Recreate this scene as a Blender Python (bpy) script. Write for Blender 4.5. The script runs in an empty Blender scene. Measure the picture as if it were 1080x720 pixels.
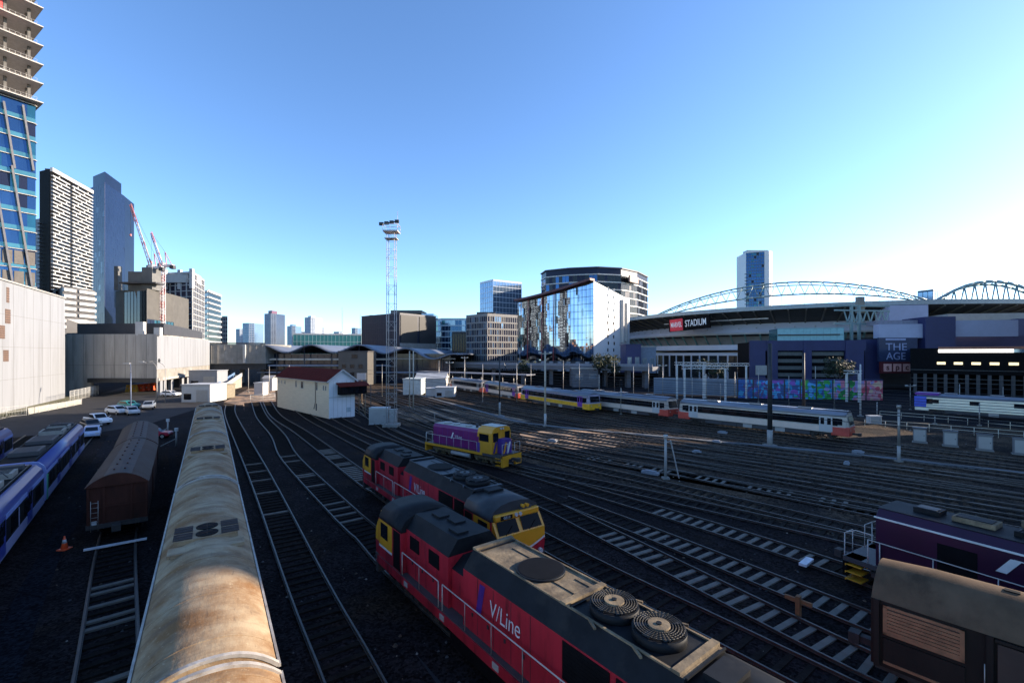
import bpy, math, random
from mathutils import Vector, Matrix
random.seed(7)
R = math.radians
S = bpy.context.scene
COL = S.collection

# ------------------------------------------------------------------ camera, sky, sun, exposure
EYE = 11.0                      # height of the road bridge the picture is taken from
F = 480.0                       # focal length in photo pixels (16 mm on a 36 mm wide frame)
HOR = 373.0                     # horizon row in the photo
cam = bpy.data.cameras.new('camera'); cam.lens = 16.0; cam.sensor_width = 36.0
cam.shift_y = (HOR - 360) / 1080.0
cam.clip_start = 0.1; cam.clip_end = 6000
cam_o = bpy.data.objects.new('camera', cam); COL.objects.link(cam_o)
cam_o.location = (0, 0, EYE); cam_o.rotation_euler = (R(90), 0, 0)
S.camera = cam_o

SUN_AZ, SUN_EL = Vector((0.975, 0.20)).normalized(), R(17.0)
sun_dir = Vector((SUN_AZ.x * math.cos(SUN_EL), SUN_AZ.y * math.cos(SUN_EL), math.sin(SUN_EL)))
w = bpy.data.worlds.new("World"); S.world = w; w.use_nodes = True
nt = w.node_tree
bg = nt.nodes['Background']; sky = nt.nodes.new('ShaderNodeTexSky')
sky.sky_type = 'NISHITA'; sky.sun_disc = False
sky.sun_elevation = SUN_EL
sky.sun_rotation = math.atan2(SUN_AZ.x, SUN_AZ.y)
sky.altitude = 0; sky.air_density = 0.75; sky.dust_density = 0.3; sky.ozone_density = 3.0
hsv = nt.nodes.new('ShaderNodeHueSaturation'); hsv.inputs['Saturation'].default_value = 1.07; hsv.inputs['Hue'].default_value = 0.502
nt.links.new(sky.outputs[0], hsv.inputs['Color']); nt.links.new(hsv.outputs[0], bg.inputs[0])
bg.inputs[1].default_value = 0.15
sl = bpy.data.lights.new('sun', 'SUN'); sl.energy = 5.0; sl.angle = R(0.5); sl.color = (1.0, 0.84, 0.66)
so = bpy.data.objects.new('sun', sl); COL.objects.link(so)
so.rotation_euler = (-sun_dir).to_track_quat('-Z', 'Y').to_euler()
S.view_settings.view_transform = 'Standard'; S.view_settings.look = 'None'
S.view_settings.exposure = 1.36; S.view_settings.gamma = 1.0; S.view_settings.use_curve_mapping = False

# ------------------------------------------------------------------ helpers
def W(px, d):                   # a point at depth d in the direction of a photo column
    return Vector(((px - 540) / F * d, d))
def HT(py, d):                  # height of a photo row at depth d
    return EYE - (py - HOR) / F * d
def G(px, py):                  # the ground point under a photo pixel
    d = F * EYE / (py - HOR); return W(px, d)

_m = {}
def mat(name, col, rough=.6, metal=0., var=.18, scale=1.5, bump=0., bscale=25., spec=.5, streak=None, col2=None, c2at=.62, emit=0, detail=5., coord='Object', c2w=.08, stones=0):
    if name in _m: return _m[name]
    m = bpy.data.materials.new(name); m.use_nodes = True; n = m.node_tree.nodes; l = m.node_tree.links
    p = n['Principled BSDF']
    p.inputs['Roughness'].default_value = rough; p.inputs['Metallic'].default_value = metal
    p.inputs['Specular IOR Level'].default_value = spec
    tc = n.new('ShaderNodeTexCoord'); mp = n.new('ShaderNodeMapping'); l.new(tc.outputs[coord], mp.inputs[0])
    if streak: mp.inputs['Scale'].default_value = streak
    nz = n.new('ShaderNodeTexNoise'); nz.inputs['Scale'].default_value = scale; nz.inputs['Detail'].default_value = detail
    nz.inputs['Roughness'].default_value = .62
    l.new(mp.outputs[0], nz.inputs['Vector'])
    rp = n.new('ShaderNodeValToRGB'); e = rp.color_ramp.elements
    a = [max(0, c * (1 - var)) for c in col]; b = [min(1, c * (1 + var)) for c in col]
    e[0].position = .3; e[0].color = (*a, 1); e[1].position = .7; e[1].color = (*b, 1)
    l.new(nz.outputs['Fac'], rp.inputs[0]); out = rp.outputs[0]
    if col2:
        n2 = n.new('ShaderNodeTexNoise'); n2.inputs['Scale'].default_value = scale * .55; n2.inputs['Detail'].default_value = 8
        n2.inputs['Roughness'].default_value = .68
        mp2 = n.new('ShaderNodeMapping'); mp2.inputs['Location'].default_value = (7, 3, 11)
        if streak: mp2.inputs['Scale'].default_value = streak
        l.new(tc.outputs[coord], mp2.inputs[0]); l.new(mp2.outputs[0], n2.inputs['Vector'])
        r2 = n.new('ShaderNodeValToRGB'); r2.color_ramp.elements[0].position = c2at - c2w; r2.color_ramp.elements[1].position = c2at + c2w
        l.new(n2.outputs['Fac'], r2.inputs[0])
        mx = n.new('ShaderNodeMix'); mx.data_type = 'RGBA'; l.new(r2.outputs[0], mx.inputs['Factor'])
        l.new(out, mx.inputs[6]); mx.inputs[7].default_value = (*col2, 1); out = mx.outputs[2]
    if stones:
        vo = n.new('ShaderNodeTexVoronoi'); vo.inputs['Scale'].default_value = stones; l.new(tc.outputs[coord], vo.inputs['Vector'])
        sp = n.new('ShaderNodeSeparateColor'); l.new(vo.outputs['Color'], sp.inputs[0])
        mr = n.new('ShaderNodeMapRange'); mr.inputs['To Min'].default_value = .25; mr.inputs['To Max'].default_value = 1.9; l.new(sp.outputs[0], mr.inputs['Value'])
        mv = n.new('ShaderNodeVectorMath'); mv.operation = 'SCALE'; l.new(out, mv.inputs[0]); l.new(mr.outputs[0], mv.inputs['Scale']); out = mv.outputs[0]
    l.new(out, p.inputs['Base Color'])
    if bump:
        nb = n.new('ShaderNodeTexNoise'); nb.inputs['Scale'].default_value = bscale; nb.inputs['Detail'].default_value = 4
        l.new(tc.outputs[coord], nb.inputs['Vector'])
        bp = n.new('ShaderNodeBump'); bp.inputs['Strength'].default_value = bump; bp.inputs['Distance'].default_value = .05
        l.new(nb.outputs['Fac'], bp.inputs['Height']); l.new(bp.outputs[0], p.inputs['Normal'])
    if emit:
        p.inputs['Emission Color'].default_value = (*col, 1); p.inputs['Emission Strength'].default_value = emit
    _m[name] = m; return m

class MB:
    """collects shapes and links them as ONE mesh object"""
    def __init__(s): s.v = []; s.f = []; s.mi = []; s.mats = []; s.sm = []
    def idx(s, m):
        if m not in s.mats: s.mats.append(m)
        return s.mats.index(m)
    def add(s, vs, fs, m, smooth=False):
        o = len(s.v); s.v += [tuple(v) for v in vs]; i = s.idx(m)
        for f in fs: s.f.append([o + k for k in f]); s.mi.append(i); s.sm.append(smooth)
        return s
    def box(s, x0, x1, y0, y1, z0, z1, m):
        return s.add([(x0,y0,z0),(x1,y0,z0),(x1,y1,z0),(x0,y1,z0),(x0,y0,z1),(x1,y0,z1),(x1,y1,z1),(x0,y1,z1)],
              [(0,3,2,1),(4,5,6,7),(0,1,5,4),(1,2,6,5),(2,3,7,6),(3,0,4,7)], m)
    def cbox(s, c, h, m, rz=0.):     # centre, half sizes, turn about z
        ca, sa = math.cos(rz), math.sin(rz); vs = []
        for z in (-1, 1):
            for x, y in ((-1,-1),(1,-1),(1,1),(-1,1)):
                a, b = x*h[0], y*h[1]; vs.append((c[0]+a*ca-b*sa, c[1]+a*sa+b*ca, c[2]+z*h[2]))
        return s.add(vs, [(0,3,2,1),(4,5,6,7),(0,1,5,4),(1,2,6,5),(2,3,7,6),(3,0,4,7)], m)
    def beam(s, p, q, wd, hg, m):    # rectangular bar from p to q
        p = Vector(p); q = Vector(q); d = (q - p).normalized()
        u = d.cross(Vector((0,0,1)))
        if u.length < 1e-4: u = Vector((1,0,0))
        u.normalize(); v = u.cross(d).normalized(); u *= wd/2; v *= hg/2
        vs = [p-u-v, p+u-v, p+u+v, p-u+v, q-u-v, q+u-v, q+u+v, q-u+v]
        return s.add(vs, [(0,1,2,3),(7,6,5,4),(0,4,5,1),(1,5,6,2),(2,6,7,3),(3,7,4,0)], m)
    def cyl(s, p, q, r, m, n=10, r2=None, smooth=True):
        p = Vector(p); q = Vector(q); d = (q - p).normalized(); r2 = r if r2 is None else r2
        u = d.orthogonal().normalized(); v = d.cross(u); vs = []
        for k in range(n):
            a = 2*math.pi*k/n; e = u*math.cos(a) + v*math.sin(a); vs += [p + e*r, q + e*r2]
        s.add(vs, [(2*k, 2*((k+1)%n), 2*((k+1)%n)+1, 2*k+1) for k in range(n)], m, smooth)
        o = len(s.v) - 2*n; i = s.idx(m)
        for f in ([o+2*k for k in range(n)][::-1], [o+2*k+1 for k in range(n)]): s.f.append(f); s.mi.append(i); s.sm.append(False)
        return s
    def tube(s, pts, r, m, n=6):
        for a, b in zip(pts, pts[1:]): s.cyl(a, b, r, m, n)
        return s
    def prism(s, poly, z0, z1, m, mtop=None):
        n = len(poly)
        ar = sum(poly[i][0]*poly[(i+1)%n][1]-poly[(i+1)%n][0]*poly[i][1] for i in range(n))
        if ar < 0: poly = list(poly)[::-1]
        vs = [(p[0],p[1],z0) for p in poly] + [(p[0],p[1],z1) for p in poly]
        s.add(vs, [(i,(i+1)%n,n+(i+1)%n,n+i) for i in range(n)] + [tuple(range(n))[::-1]], m)
        o = len(s.v) - 2*n; s.f.append([o+n+i for i in range(n)]); s.mi.append(s.idx(mtop or m)); s.sm.append(False)
        return s
    def loft(s, prof, x0, x1, m, smooth=False, closed=True, caps=True):   # profile in (y, z) run along x
        n = len(prof); vs = [(x0,y,z) for y,z in prof] + [(x1,y,z) for y,z in prof]
        rng = n if closed else n-1
        s.add(vs, [(i,(i+1)%n,n+(i+1)%n,n+i) for i in range(rng)], m, smooth)
        if caps and closed:
            o = len(s.v)-2*n; i = s.idx(m)
            s.f.append([o+k for k in range(n)][::-1]); s.mi.append(i); s.sm.append(False)
            s.f.append([o+n+k for k in range(n)]); s.mi.append(i); s.sm.append(False)
        return s
    def quad(s, a, b, c, d, m): return s.add([a,b,c,d], [(0,1,2,3)], m)
    def build(s, name, parent=None, loc=None, rz=0., bevel=0., kind=None, **props):
        me = bpy.data.meshes.new(name); me.from_pydata(s.v, [], s.f)
        for m in s.mats: me.materials.append(m)
        me.polygons.foreach_set('material_index', s.mi); me.polygons.foreach_set('use_smooth', s.sm); me.update()
        o = bpy.data.objects.new(name, me); COL.objects.link(o)
        if parent: o.parent = parent
        if loc is not None: o.location = loc
        o.rotation_euler.z = rz
        if bevel:
            b = o.modifiers.new('bevel', 'BEVEL'); b.width = bevel; b.segments = 2; b.limit_method = 'ANGLE'; b.angle_limit = R(40)
        if kind: o['kind'] = kind
        for k, v in props.items(): o[k] = v
        return o

def thing(name, label, cat, loc=(0,0,0), rz=0., group=None):
    o = bpy.data.objects.new(name, None); COL.objects.link(o); o.empty_display_size = .3
    o.location = loc; o.rotation_euler.z = rz; o['label'] = label; o['category'] = cat
    if group: o['group'] = group
    return o
def tag(o, label, cat, group=None):
    o['label'] = label; o['category'] = cat
    if group: o['group'] = group
    return o
def kids(o): return [c for c in bpy.data.objects if c.parent == o]
def dup(o, loc=None, rz=None, label=None, group=None, parent=None):
    c = o.copy(); COL.objects.link(c)
    if parent: c.parent = parent
    if loc is not None: c.location = loc
    if rz is not None: c.rotation_euler.z = rz
    if label: c['label'] = label
    if group: c['group'] = group
    for k in kids(o): dup(k, parent=c)
    return c
def child(src, parent, loc, rz=0.):       # one more copy of a part under the same thing
    c = src.copy(); COL.objects.link(c); c.parent = parent; c.location = loc; c.rotation_euler.z = rz; return c
def text(txt, size, m, parent, loc, rot, shear=0., name='lettering', ext=.012, xs=1.0, align='CENTER', off=0.):
    cu = bpy.data.curves.new(name, 'FONT'); cu.body = txt; cu.size = size; cu.extrude = ext; cu.align_x = align; cu.align_y = 'CENTER'
    cu.shear = shear; cu.offset = off; cu.materials.append(m)
    o = bpy.data.objects.new(name, cu); COL.objects.link(o)
    if parent: o.parent = parent
    me = bpy.data.meshes.new_from_object(o.evaluated_get(bpy.context.evaluated_depsgraph_get())); bpy.data.objects.remove(o)
    o = bpy.data.objects.new(name, me); COL.objects.link(o)
    if parent: o.parent = parent
    o.location = loc; o.rotation_euler = rot; o.scale = (xs, 1, 1); return o

# ------------------------------------------------------------------ materials
BALLAST = mat('ballast', (.0135,.0110,.0115), .95, var=.5, scale=.35, bump=.9, bscale=9, col2=(.024,.016,.011), detail=12, spec=.04, stones=11)
def ground_mat():
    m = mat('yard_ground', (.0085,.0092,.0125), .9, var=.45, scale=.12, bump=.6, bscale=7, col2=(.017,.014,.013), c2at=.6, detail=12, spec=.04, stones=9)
    return m
GROUND = ground_mat()
BALLAST_M = mat('mixed_ballast', (.026,.021,.018), .95, var=.5, scale=.3, bump=.9, bscale=8, col2=(.05,.034,.022), c2at=.6, detail=12, spec=.05, stones=9)
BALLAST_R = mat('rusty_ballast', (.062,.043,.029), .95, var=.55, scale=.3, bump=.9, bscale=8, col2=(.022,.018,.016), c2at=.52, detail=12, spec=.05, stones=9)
ASPHALT = mat('asphalt', (.034,.034,.036), .9, var=.25, scale=.5, bump=.3, bscale=30, col2=(.05,.047,.044), spec=.15)
CONC = mat('concrete', (.22,.205,.18), .85, var=.16, scale=.5, bump=.15, bscale=12, col2=(.30,.29,.27), c2at=.6)
CONC_D = mat('weathered_concrete', (.36,.335,.30), .88, var=.16, scale=.35, bump=.15, bscale=10, streak=(1.6,1.6,.16), col2=(.20,.185,.165), c2at=.54)
CREAMW = mat('white_panel', (.235,.246,.264), .7, var=.06, scale=.3, col2=(.18,.187,.198), c2at=.60, streak=(1.8,1.8,.18))
WHITE = mat('white_paint', (.43,.425,.41), .5, var=.08, scale=.8)
GREYW = mat('pale_grey_paint', (.33,.315,.29), .55, var=.1, scale=.8)
STEEL = mat('galvanised_steel', (.34,.32,.29), .45, metal=.5, var=.15, scale=3)
DARKS = mat('dark_steel', (.03,.032,.036), .55, metal=.3, var=.3, scale=2)
BLACK = mat('black', (.005,.005,.006), .7, var=.3, scale=2, spec=.08)
RAILM = mat('rail_steel', (.075,.062,.053), .45, metal=.5, var=.3, scale=2)
SLEEP_C = mat('pale_concrete_sleeper', (.14,.122,.10), .9, var=.2, scale=2, bump=.3, bscale=20)
SLEEP_W = mat('timber_sleeper', (.013,.0105,.009), .95, var=.4, scale=3, bump=.4, bscale=18, spec=.1)
GLASS_D = mat('dark_glass', (.006,.008,.012), .08, var=.3, scale=.5, spec=.3)
GLASS_B = mat('blue_glass', (.03,.08,.17), .05, metal=.75, var=.18, scale=.08)
GLASS_N = mat('navy_glass', (.006,.011,.034), .3, metal=.1, spec=.2, var=.2, scale=.05)
GLASS_T = mat('teal_glass', (.025,.11,.15), .06, metal=.65, var=.2, scale=.2)
GLASS_TL = mat('pale_teal_glass', (.07,.21,.24), .12, metal=.5, var=.2, scale=.3)
GLASS_M = mat('mirror_glass', (.25,.32,.41), .03, metal=1., var=.12, scale=.2)
GLASS_L = mat('light_blue_glass', (.20,.29,.40), .1, metal=.6, var=.1, scale=.1)
NAVY = mat('navy_cladding', (.022,.026,.095), .5, var=.14, scale=.3)
LILAC = mat('lilac_cladding', (.36,.38,.50), .6, var=.08, scale=.3)
CHARC = mat('charcoal_cladding', (.045,.045,.05), .6, var=.2, scale=.4)
BROWNC = mat('brown_grey_cladding', (.085,.078,.068), .6, var=.12, scale=.3)
TIMBER = mat('weathered_timber', (.20,.15,.10), .85, var=.25, scale=2)
# ------------------------------------------------------------------ ground, tracks, roads
g = MB()
def grid_ground():
    xs = [-3000,-800,-300,-150,-80,-40,0,40,80,150,300,800,3000]; ys = [-300,-60,0,30,60,100,160,300,800,3000]
    vs = [(x,y,0) for y in ys for x in xs]; n = len(xs); fs = []
    for j in range(len(ys)-1):
        for i in range(n-1): fs.append((j*n+i, j*n+i+1, (j+1)*n+i+1, (j+1)*n+i))
    g.add(vs, fs, GROUND)
grid_ground(); g.build('ground', kind='structure')

def spline(pts, step=1.4):
    P = [Vector((p[0],p[1])) for p in pts]; P = [P[0]*2-P[1]] + P + [P[-1]*2-P[-2]]; out = []
    for i in range(1, len(P)-2):
        n = max(2, int((P[i+1]-P[i]).length/step))
        for k in range(n):
            t = k/n; a,b,c,d = P[i-1],P[i],P[i+1],P[i+2]
            out.append(.5*((2*b)+(c-a)*t+(2*a-5*b+4*c-d)*t*t+(3*b-a-3*c+d)*t**3))
    out.append(P[-2]); return out
def offset(pts, d):
    out = []
    for i, p in enumerate(pts):
        t = (pts[min(i+1,len(pts)-1)] - pts[max(i-1,0)]).normalized(); out.append(p + Vector((t.y,-t.x))*d)
    return out
def lerp_line(a, b, u):
    sa, sb = spline(a, 3), spline(b, 3); N = 24; out = []
    for k in range(N+1):
        q = sa[min(len(sa)-1, round(k/N*(len(sa)-1)))].lerp(sb[min(len(sb)-1, round(k/N*(len(sb)-1)))], u); out.append(q)
    return out[::3]
def ribbon(b, line, d0, d1, z, m, z2=None):
    L, Rr = offset(line, d0), offset(line, d1); vs = []
    for p, q in zip(L, Rr): vs += [(p.x,p.y,z),(q.x,q.y,z if z2 is None else z2)]
    b.add(vs, [(2*i,2*i+1,2*i+3,2*i+2) for i in range(len(line)-1)], m)
def bar_along(b, line, d, hw, z0, z1, m):
    L, Rr = offset(line, d-hw), offset(line, d+hw); vs = []
    for p, q in zip(L, Rr): vs += [(p.x,p.y,z0),(q.x,q.y,z0),(q.x,q.y,z1),(p.x,p.y,z1)]
    fs = []
    for i in range(len(line)-1):
        o = 4*i
        for a, c in ((0,1),(1,2),(2,3),(3,0)): fs.append((o+a,o+c,o+4+c,o+4+a))
    b.add(vs, fs, m)
sleeper_mesh = None
track_no = [0]
def track(pts, near=None, pale=0., bal=None):
    BALLAST_ = bal or BALLAST
    """a railway track: ballast bed > sleepers, two rails.  near = depth below which sleepers are parts of their own"""
    line = spline(pts)
    t = MB(); track_no[0] += 1; dz = .002 * (track_no[0] % 12)
    ribbon(t, line, -1.75, 1.75, .02 + dz, BALLAST_)
    ribbon(t, line, -2.3, -1.75, .006 + dz*.3, BALLAST_, .02 + dz); ribbon(t, line, 1.75, 2.3, .02 + dz, BALLAST_, .006 + dz*.3)
    o = t.build('railway_track', kind='structure')
    for s in (-1, 1):
        r = MB(); bar_along(r, line, s*.835, .036, .175, .205, RAILM); bar_along(r, line, s*.835, .014, .10, .175, RAILM); bar_along(r, line, s*.835, .07, .085, .10, RAILM)
        r.build('rail', o)
    many = MB(); acc = 0.; nxt = .3; cnt = 0
    for a, b in zip(line, line[1:]):
        d = (b-a); l = d.length
        while acc + l > nxt:
            p = a + d*((nxt-acc)/l); rz = math.atan2(d.y, d.x) + R(random.uniform(-1.2,1.2)); nxt += .7
            m = SLEEP_C if (near and random.random() < pale and near[0] < p.y < near[1]) else SLEEP_W
            if near and near[0] < p.y < near[1] and cnt < 95 and m is SLEEP_C:
                cnt += 1; sb = MB(); sb.cbox((0,0,0), (.125,.76,.055), m); sb.build('sleeper', o, (p.x,p.y,.048), rz)
            else: many.cbox((p.x,p.y,.042), (.115,.95,.05), SLEEP_W, rz)
        acc += l
    many.build('timber_sleepers', o, kind='stuff')
    return line

TRK = {}
TRK['blue_far'] = [(-15,0),(-29.8,17.6),(-50.2,43.5),(-64,61)]
TRK['blue'] = [(-10,1),(-25.5,20.7),(-45.9,46.6),(-57,61)]
TRK['van'] = [(-8.5,9),(-14.3,16.1),(-23.7,27.4),(-31,37.5),(-39.5,48.5),(-50,63)]
TRK['coach'] = [(-1.5,2.2),(-13.4,20),(-26.7,40),(-40,60),(-48,72)]
TRK['T4'] = [(1.2,5.5),(-5.3,15.2),(-9.8,21.7),(-22.5,40.6),(-49.4,80),(-60,97)]
TRK['T5'] = [(10.5,2.4),(6.3,7.9),(.35,15.5),(-5.6,23.1),(-8.6,27.4),(-10.8,30.2),(-23.2,47.6),(-31.2,60.7),(-43.3,78.8),(-58,103)]
TRK['T6'] = [(12.5,5),(5.2,15.2),(.4,21.5),(-10.6,36.6),(-12.2,38.6),(-29.0,62.8),(-41.5,80),(-56,104)]
TRK['T6b'] = [(15.6,8),(8.4,17.6),(3.5,24.0),(-8.0,40.5),(-24.5,63.5),(-36,80),(-52,106)]
TRK['T7'] = [(20.5,6.8),(15.3,12.75),(12.4,16.1),(6.1,26.8),(1.5,34.4),(-7.5,46.5),(-21,64),(-34,84),(-48,108)]
TRK['T8'] = [(20,10.5),(14.2,19),(8.5,27.4),(3.6,34.2)]
TRK['T9'] = [(26,6.5),(20.2,17.0),(17.4,21.8),(14.5,26),(10.5,31),(3,39.8),(-8,53),(-18,68),(-30,88),(-46,116)]
TRK['T10'] = [(34,9),(28,17.5),(22,24.5),(15,31.2),(8,37.5),(-.5,44.2),(-8.5,51.5),(-17,64),(-27,84),(-44,118)]
TRK['T12'] = [(48,9),(38,20),(24.3,33),(9.9,46),(-3,58),(-12,70),(-22,90),(-40,124)]
TRK['T17'] = [(75,22),(57,41),(42.6,57.2),(28.7,72.2),(20.2,83.5),(4,108),(-9,128),(-24,150)]
path = [(75,14),(60,30),(46.8,41.6),(35.6,50.3),(20,60),(3,71),(-6,86),(-20,112),(-36,140)]
for i, u in enumerate((.25,.5,.76)): TRK['T12_%d' % i] = lerp_line(TRK['T12'], path, u)
TRK['T16'] = [(24,63.5),(14,72),(2,88),(-12,112),(-28,142)]
near = {'van': ((10,26.5),.42), 'T5': ((26,50),.42), 'T6': ((37,52),.7), 'T7': ((14,28),.96), 'T8': ((15.5,28.5),.96), 'T9': ((23.5,32),.95), 'T12': ((31,48),.75), 'T4': ((16,60),.12)}
LINES = {}
for k, p in TRK.items():
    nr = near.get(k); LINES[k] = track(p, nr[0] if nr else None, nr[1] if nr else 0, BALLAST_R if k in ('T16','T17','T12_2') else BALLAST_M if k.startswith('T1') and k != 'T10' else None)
base17 = spline(TRK['T17'], 6)
for k in range(1, 9):
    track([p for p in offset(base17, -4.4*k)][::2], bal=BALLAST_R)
# concrete cable trough beside the running lines
t = MB(); bar_along(t, spline(path, 3), 0, .42, 0.003, .16, mat('trough_concrete',(.11,.115,.12),.85,var=.25,scale=.8)); t.build('concrete_path', kind='structure')
# car park and access road beside the white building
rd = MB(); poly = [G(-120,475),G(60,462),G(150,449),G(218,428),G(226,417),G(235,400),G(150,402),G(120,411),G(70,425),G(0,442),G(-160,470)]
rd.add([(p.x,p.y,.012) for p in poly], [tuple(range(len(poly)))[::-1]], ASPHALT); rd.build('road', kind='structure')
vg = MB(); VERGE = mat('dry_grass', (.16,.145,.075), .95, var=.4, scale=1.2, bump=.8, bscale=10, col2=(.09,.09,.035))
pl = [G(-160,470),G(0,442),G(70,425),G(100,415),G(96,413),G(60,420),G(0,434),G(-160,458)]
vg.add([(p.x,p.y,.13) for p in pl], [tuple(range(len(pl)))[::-1]], VERGE)
e = [G(-160,470),G(0,442),G(70,425),G(100,415)]
for a, b in zip(e, e[1:]): vg.beam((a.x,a.y,.075), (b.x,b.y,.075), .16, .15, CONC)
vg.build('grass_ground', kind='structure')
for q in range(7):                       # parking bay lines
    a = G(88+q*9, 447-q*2.6); mk = MB(); mk.cbox((a.x,a.y,.018), (2.3,.05,.002), WHITE, R(125)); mk.build('road_marking', kind='structure')
# brown earth with sunlight put into its colour between the running lines, and the asphalt walkways
def patch(name, pts, m, z):
    b = MB(); b.add([(p.x,p.y,z) for p in pts], [tuple(range(len(pts)))], m); return b.build(name, kind='structure')
SUNLIT_EARTH = mat('sunlit_brown_earth', (.34,.21,.12), .95, var=.5, scale=.6, bump=.8, bscale=6, col2=(.05,.04,.033), c2at=.52)  # brown ground brightened so it reads as sunlit
WALK = mat('tar_walkway', (.024,.026,.031), .85, var=.25, scale=.8, bump=.35, bscale=20, col2=(.028,.03,.034), spec=.15)

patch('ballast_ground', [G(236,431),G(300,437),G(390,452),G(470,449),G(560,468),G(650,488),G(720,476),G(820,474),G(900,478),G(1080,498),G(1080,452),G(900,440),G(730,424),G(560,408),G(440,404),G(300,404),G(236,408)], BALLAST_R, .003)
patch('sunlit_earth_ground', [G(548,458),G(590,452),G(640,458),G(660,466),G(640,476),G(600,474),G(556,468)], SUNLIT_EARTH, .075)
patch('sunlit_earth_ground', [G(395,436),G(430,428),G(520,436),G(560,444),G(540,447),G(440,445)], SUNLIT_EARTH, .07)
lt = MB(); rnd = random.Random(11); LITM = [mat('pale_stone', (.20,.185,.16), .9, var=.3), mat('brown_stone', (.07,.048,.032), .9, var=.3), mat('grey_stone', (.06,.06,.062), .9, var=.3)]
for k in range(1500):
    d = 9 + 70*rnd.random()**1.5; q = Vector((rnd.uniform(-1.0,1.05)*d, d)); r_ = rnd.uniform(.03,.10)*(1.6 if rnd.random() < .08 else 1); m_ = LITM[0 if rnd.random() < .10 else 1 + k%2]; vs = []
    for i in range(6): a = i*1.047+rnd.random()*.5; vs.append((q.x+r_*rnd.uniform(.6,1.2)*math.cos(a), q.y+r_*rnd.uniform(.6,1.2)*math.sin(a), .015))
    vs.append((q.x+rnd.uniform(-.02,.02), q.y, .02+r_*.9)); lt.add(vs, [(i,(i+1)%6,6) for i in range(6)], m_)
lt.build('loose_stones', kind='stuff')
patch('sunlit_earth_ground', [G(236,424),G(262,410),G(290,408),G(291,424),G(262,429)], SUNLIT_EARTH, .008)
patch('tar_path', [G(262,470),G(300,540),G(345,640),G(392,720),G(470,720),G(380,600),G(345,545),G(306,500)], WALK, .004)
patch('tar_path', [G(330,452),G(372,470),G(450,505),G(560,520),G(640,550),G(700,560),G(720,548),G(600,506),G(470,478),G(400,458),G(340,446)], WALK, .005)
patch('tar_path', [G(560,492),G(640,508),G(760,532),G(900,566),G(900,548),G(790,524),G(660,500),G(580,486)], WALK, .0045)
# ------------------------------------------------------------------ buildings
def V3(p, z): return Vector((p[0], p[1], z))
def facade(glass_b, frame_b, p0, p1, z0, z1, nf, nb, gm, fm, slab=.35, mull=.12, proud=.16, out=.03, jit=.0, mix=None, sill=0., slab_m=None):
    """cells of glass behind floor bands and mullions; p0 to p1 runs left to right as one looks at the face"""
    p0 = Vector((p0[0],p0[1])); p1 = Vector((p1[0],p1[1])); d = (p1-p0); L = d.length; d /= L; n = Vector((d.y,-d.x))
    fh = (z1-z0)/nf; bw = L/nb; slab_m = slab_m or fm
    if glass_b is not None:
        for i in range(nf):
            for j in range(nb):
                a = p0 + d*(j*bw) + n*out; c = p0 + d*((j+1)*bw) + n*out; lo = z0+i*fh; hi = lo+fh
                ja, jb = random.uniform(-jit,jit), random.uniform(-jit,jit); jc = random.uniform(-jit,jit)
                m = gm
                if mix and random.random() < mix[1]: m = random.choice(mix[0])
                glass_b.add([V3(a+n*(ja+.0),lo), V3(c+n*(jb),lo), V3(c+n*(jb+jc),hi), V3(a+n*(ja+jc),hi)], [(0,1,2,3)], m)
    def bar(s0, s1, za, zb, pr, m):
        a, c = p0+d*s0, p0+d*s1
        frame_b.add([V3(a+n*-.1,za),V3(c+n*-.1,za),V3(c+n*pr,za),V3(a+n*pr,za),V3(a+n*-.1,zb),V3(c+n*-.1,zb),V3(c+n*pr,zb),V3(a+n*pr,zb)],
            [(0,3,2,1),(4,5,6,7),(0,1,5,4),(1,2,6,5),(2,3,7,6),(3,0,4,7)][::1], m)
    if slab:
        for i in range(nf+1):
            z = z0+i*fh; bar(-.02, L+.02, z-slab/2, z+slab/2+sill, proud, slab_m)
    if mull:
        for j in range(nb+1):
            s = j*bw; bar(s-mull/2, s+mull/2, z0, z1, proud*.8, fm)
def windows_on(parent, p0, p1, rects, gm, fm, depth=.06, name='window'):
    """rects (s0, s1, z0, z1) along the face: each a window part with its frame as sub-part"""
    p0 = Vector((p0[0],p0[1])); p1 = Vector((p1[0],p1[1])); d = (p1-p0).normalized(); n = Vector((d.y,-d.x)); rz = math.atan2(d.y,d.x)
    for s0,s1,z0,z1 in rects:
        c = p0 + d*((s0+s1)/2) + n*.02; b = MB(); b.cbox((0,0,0), ((s1-s0)/2,.02,(z1-z0)/2), gm)
        o = b.build(name, parent, (c.x,c.y,(z0+z1)/2), rz)
        f = MB(); hw, hh, t = (s1-s0)/2, (z1-z0)/2, .07
        f.box(-hw-t,hw+t,-depth-.02,0,-hh-t-.03,-hh,fm); f.box(-hw-t,hw+t,-depth,0,hh,hh+t,fm); f.box(-hw-t,-hw,-depth,0,-hh,hh,fm); f.box(hw,hw+t,-depth,0,-hh,hh,fm)
        f.build('window_frame', o)

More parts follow.
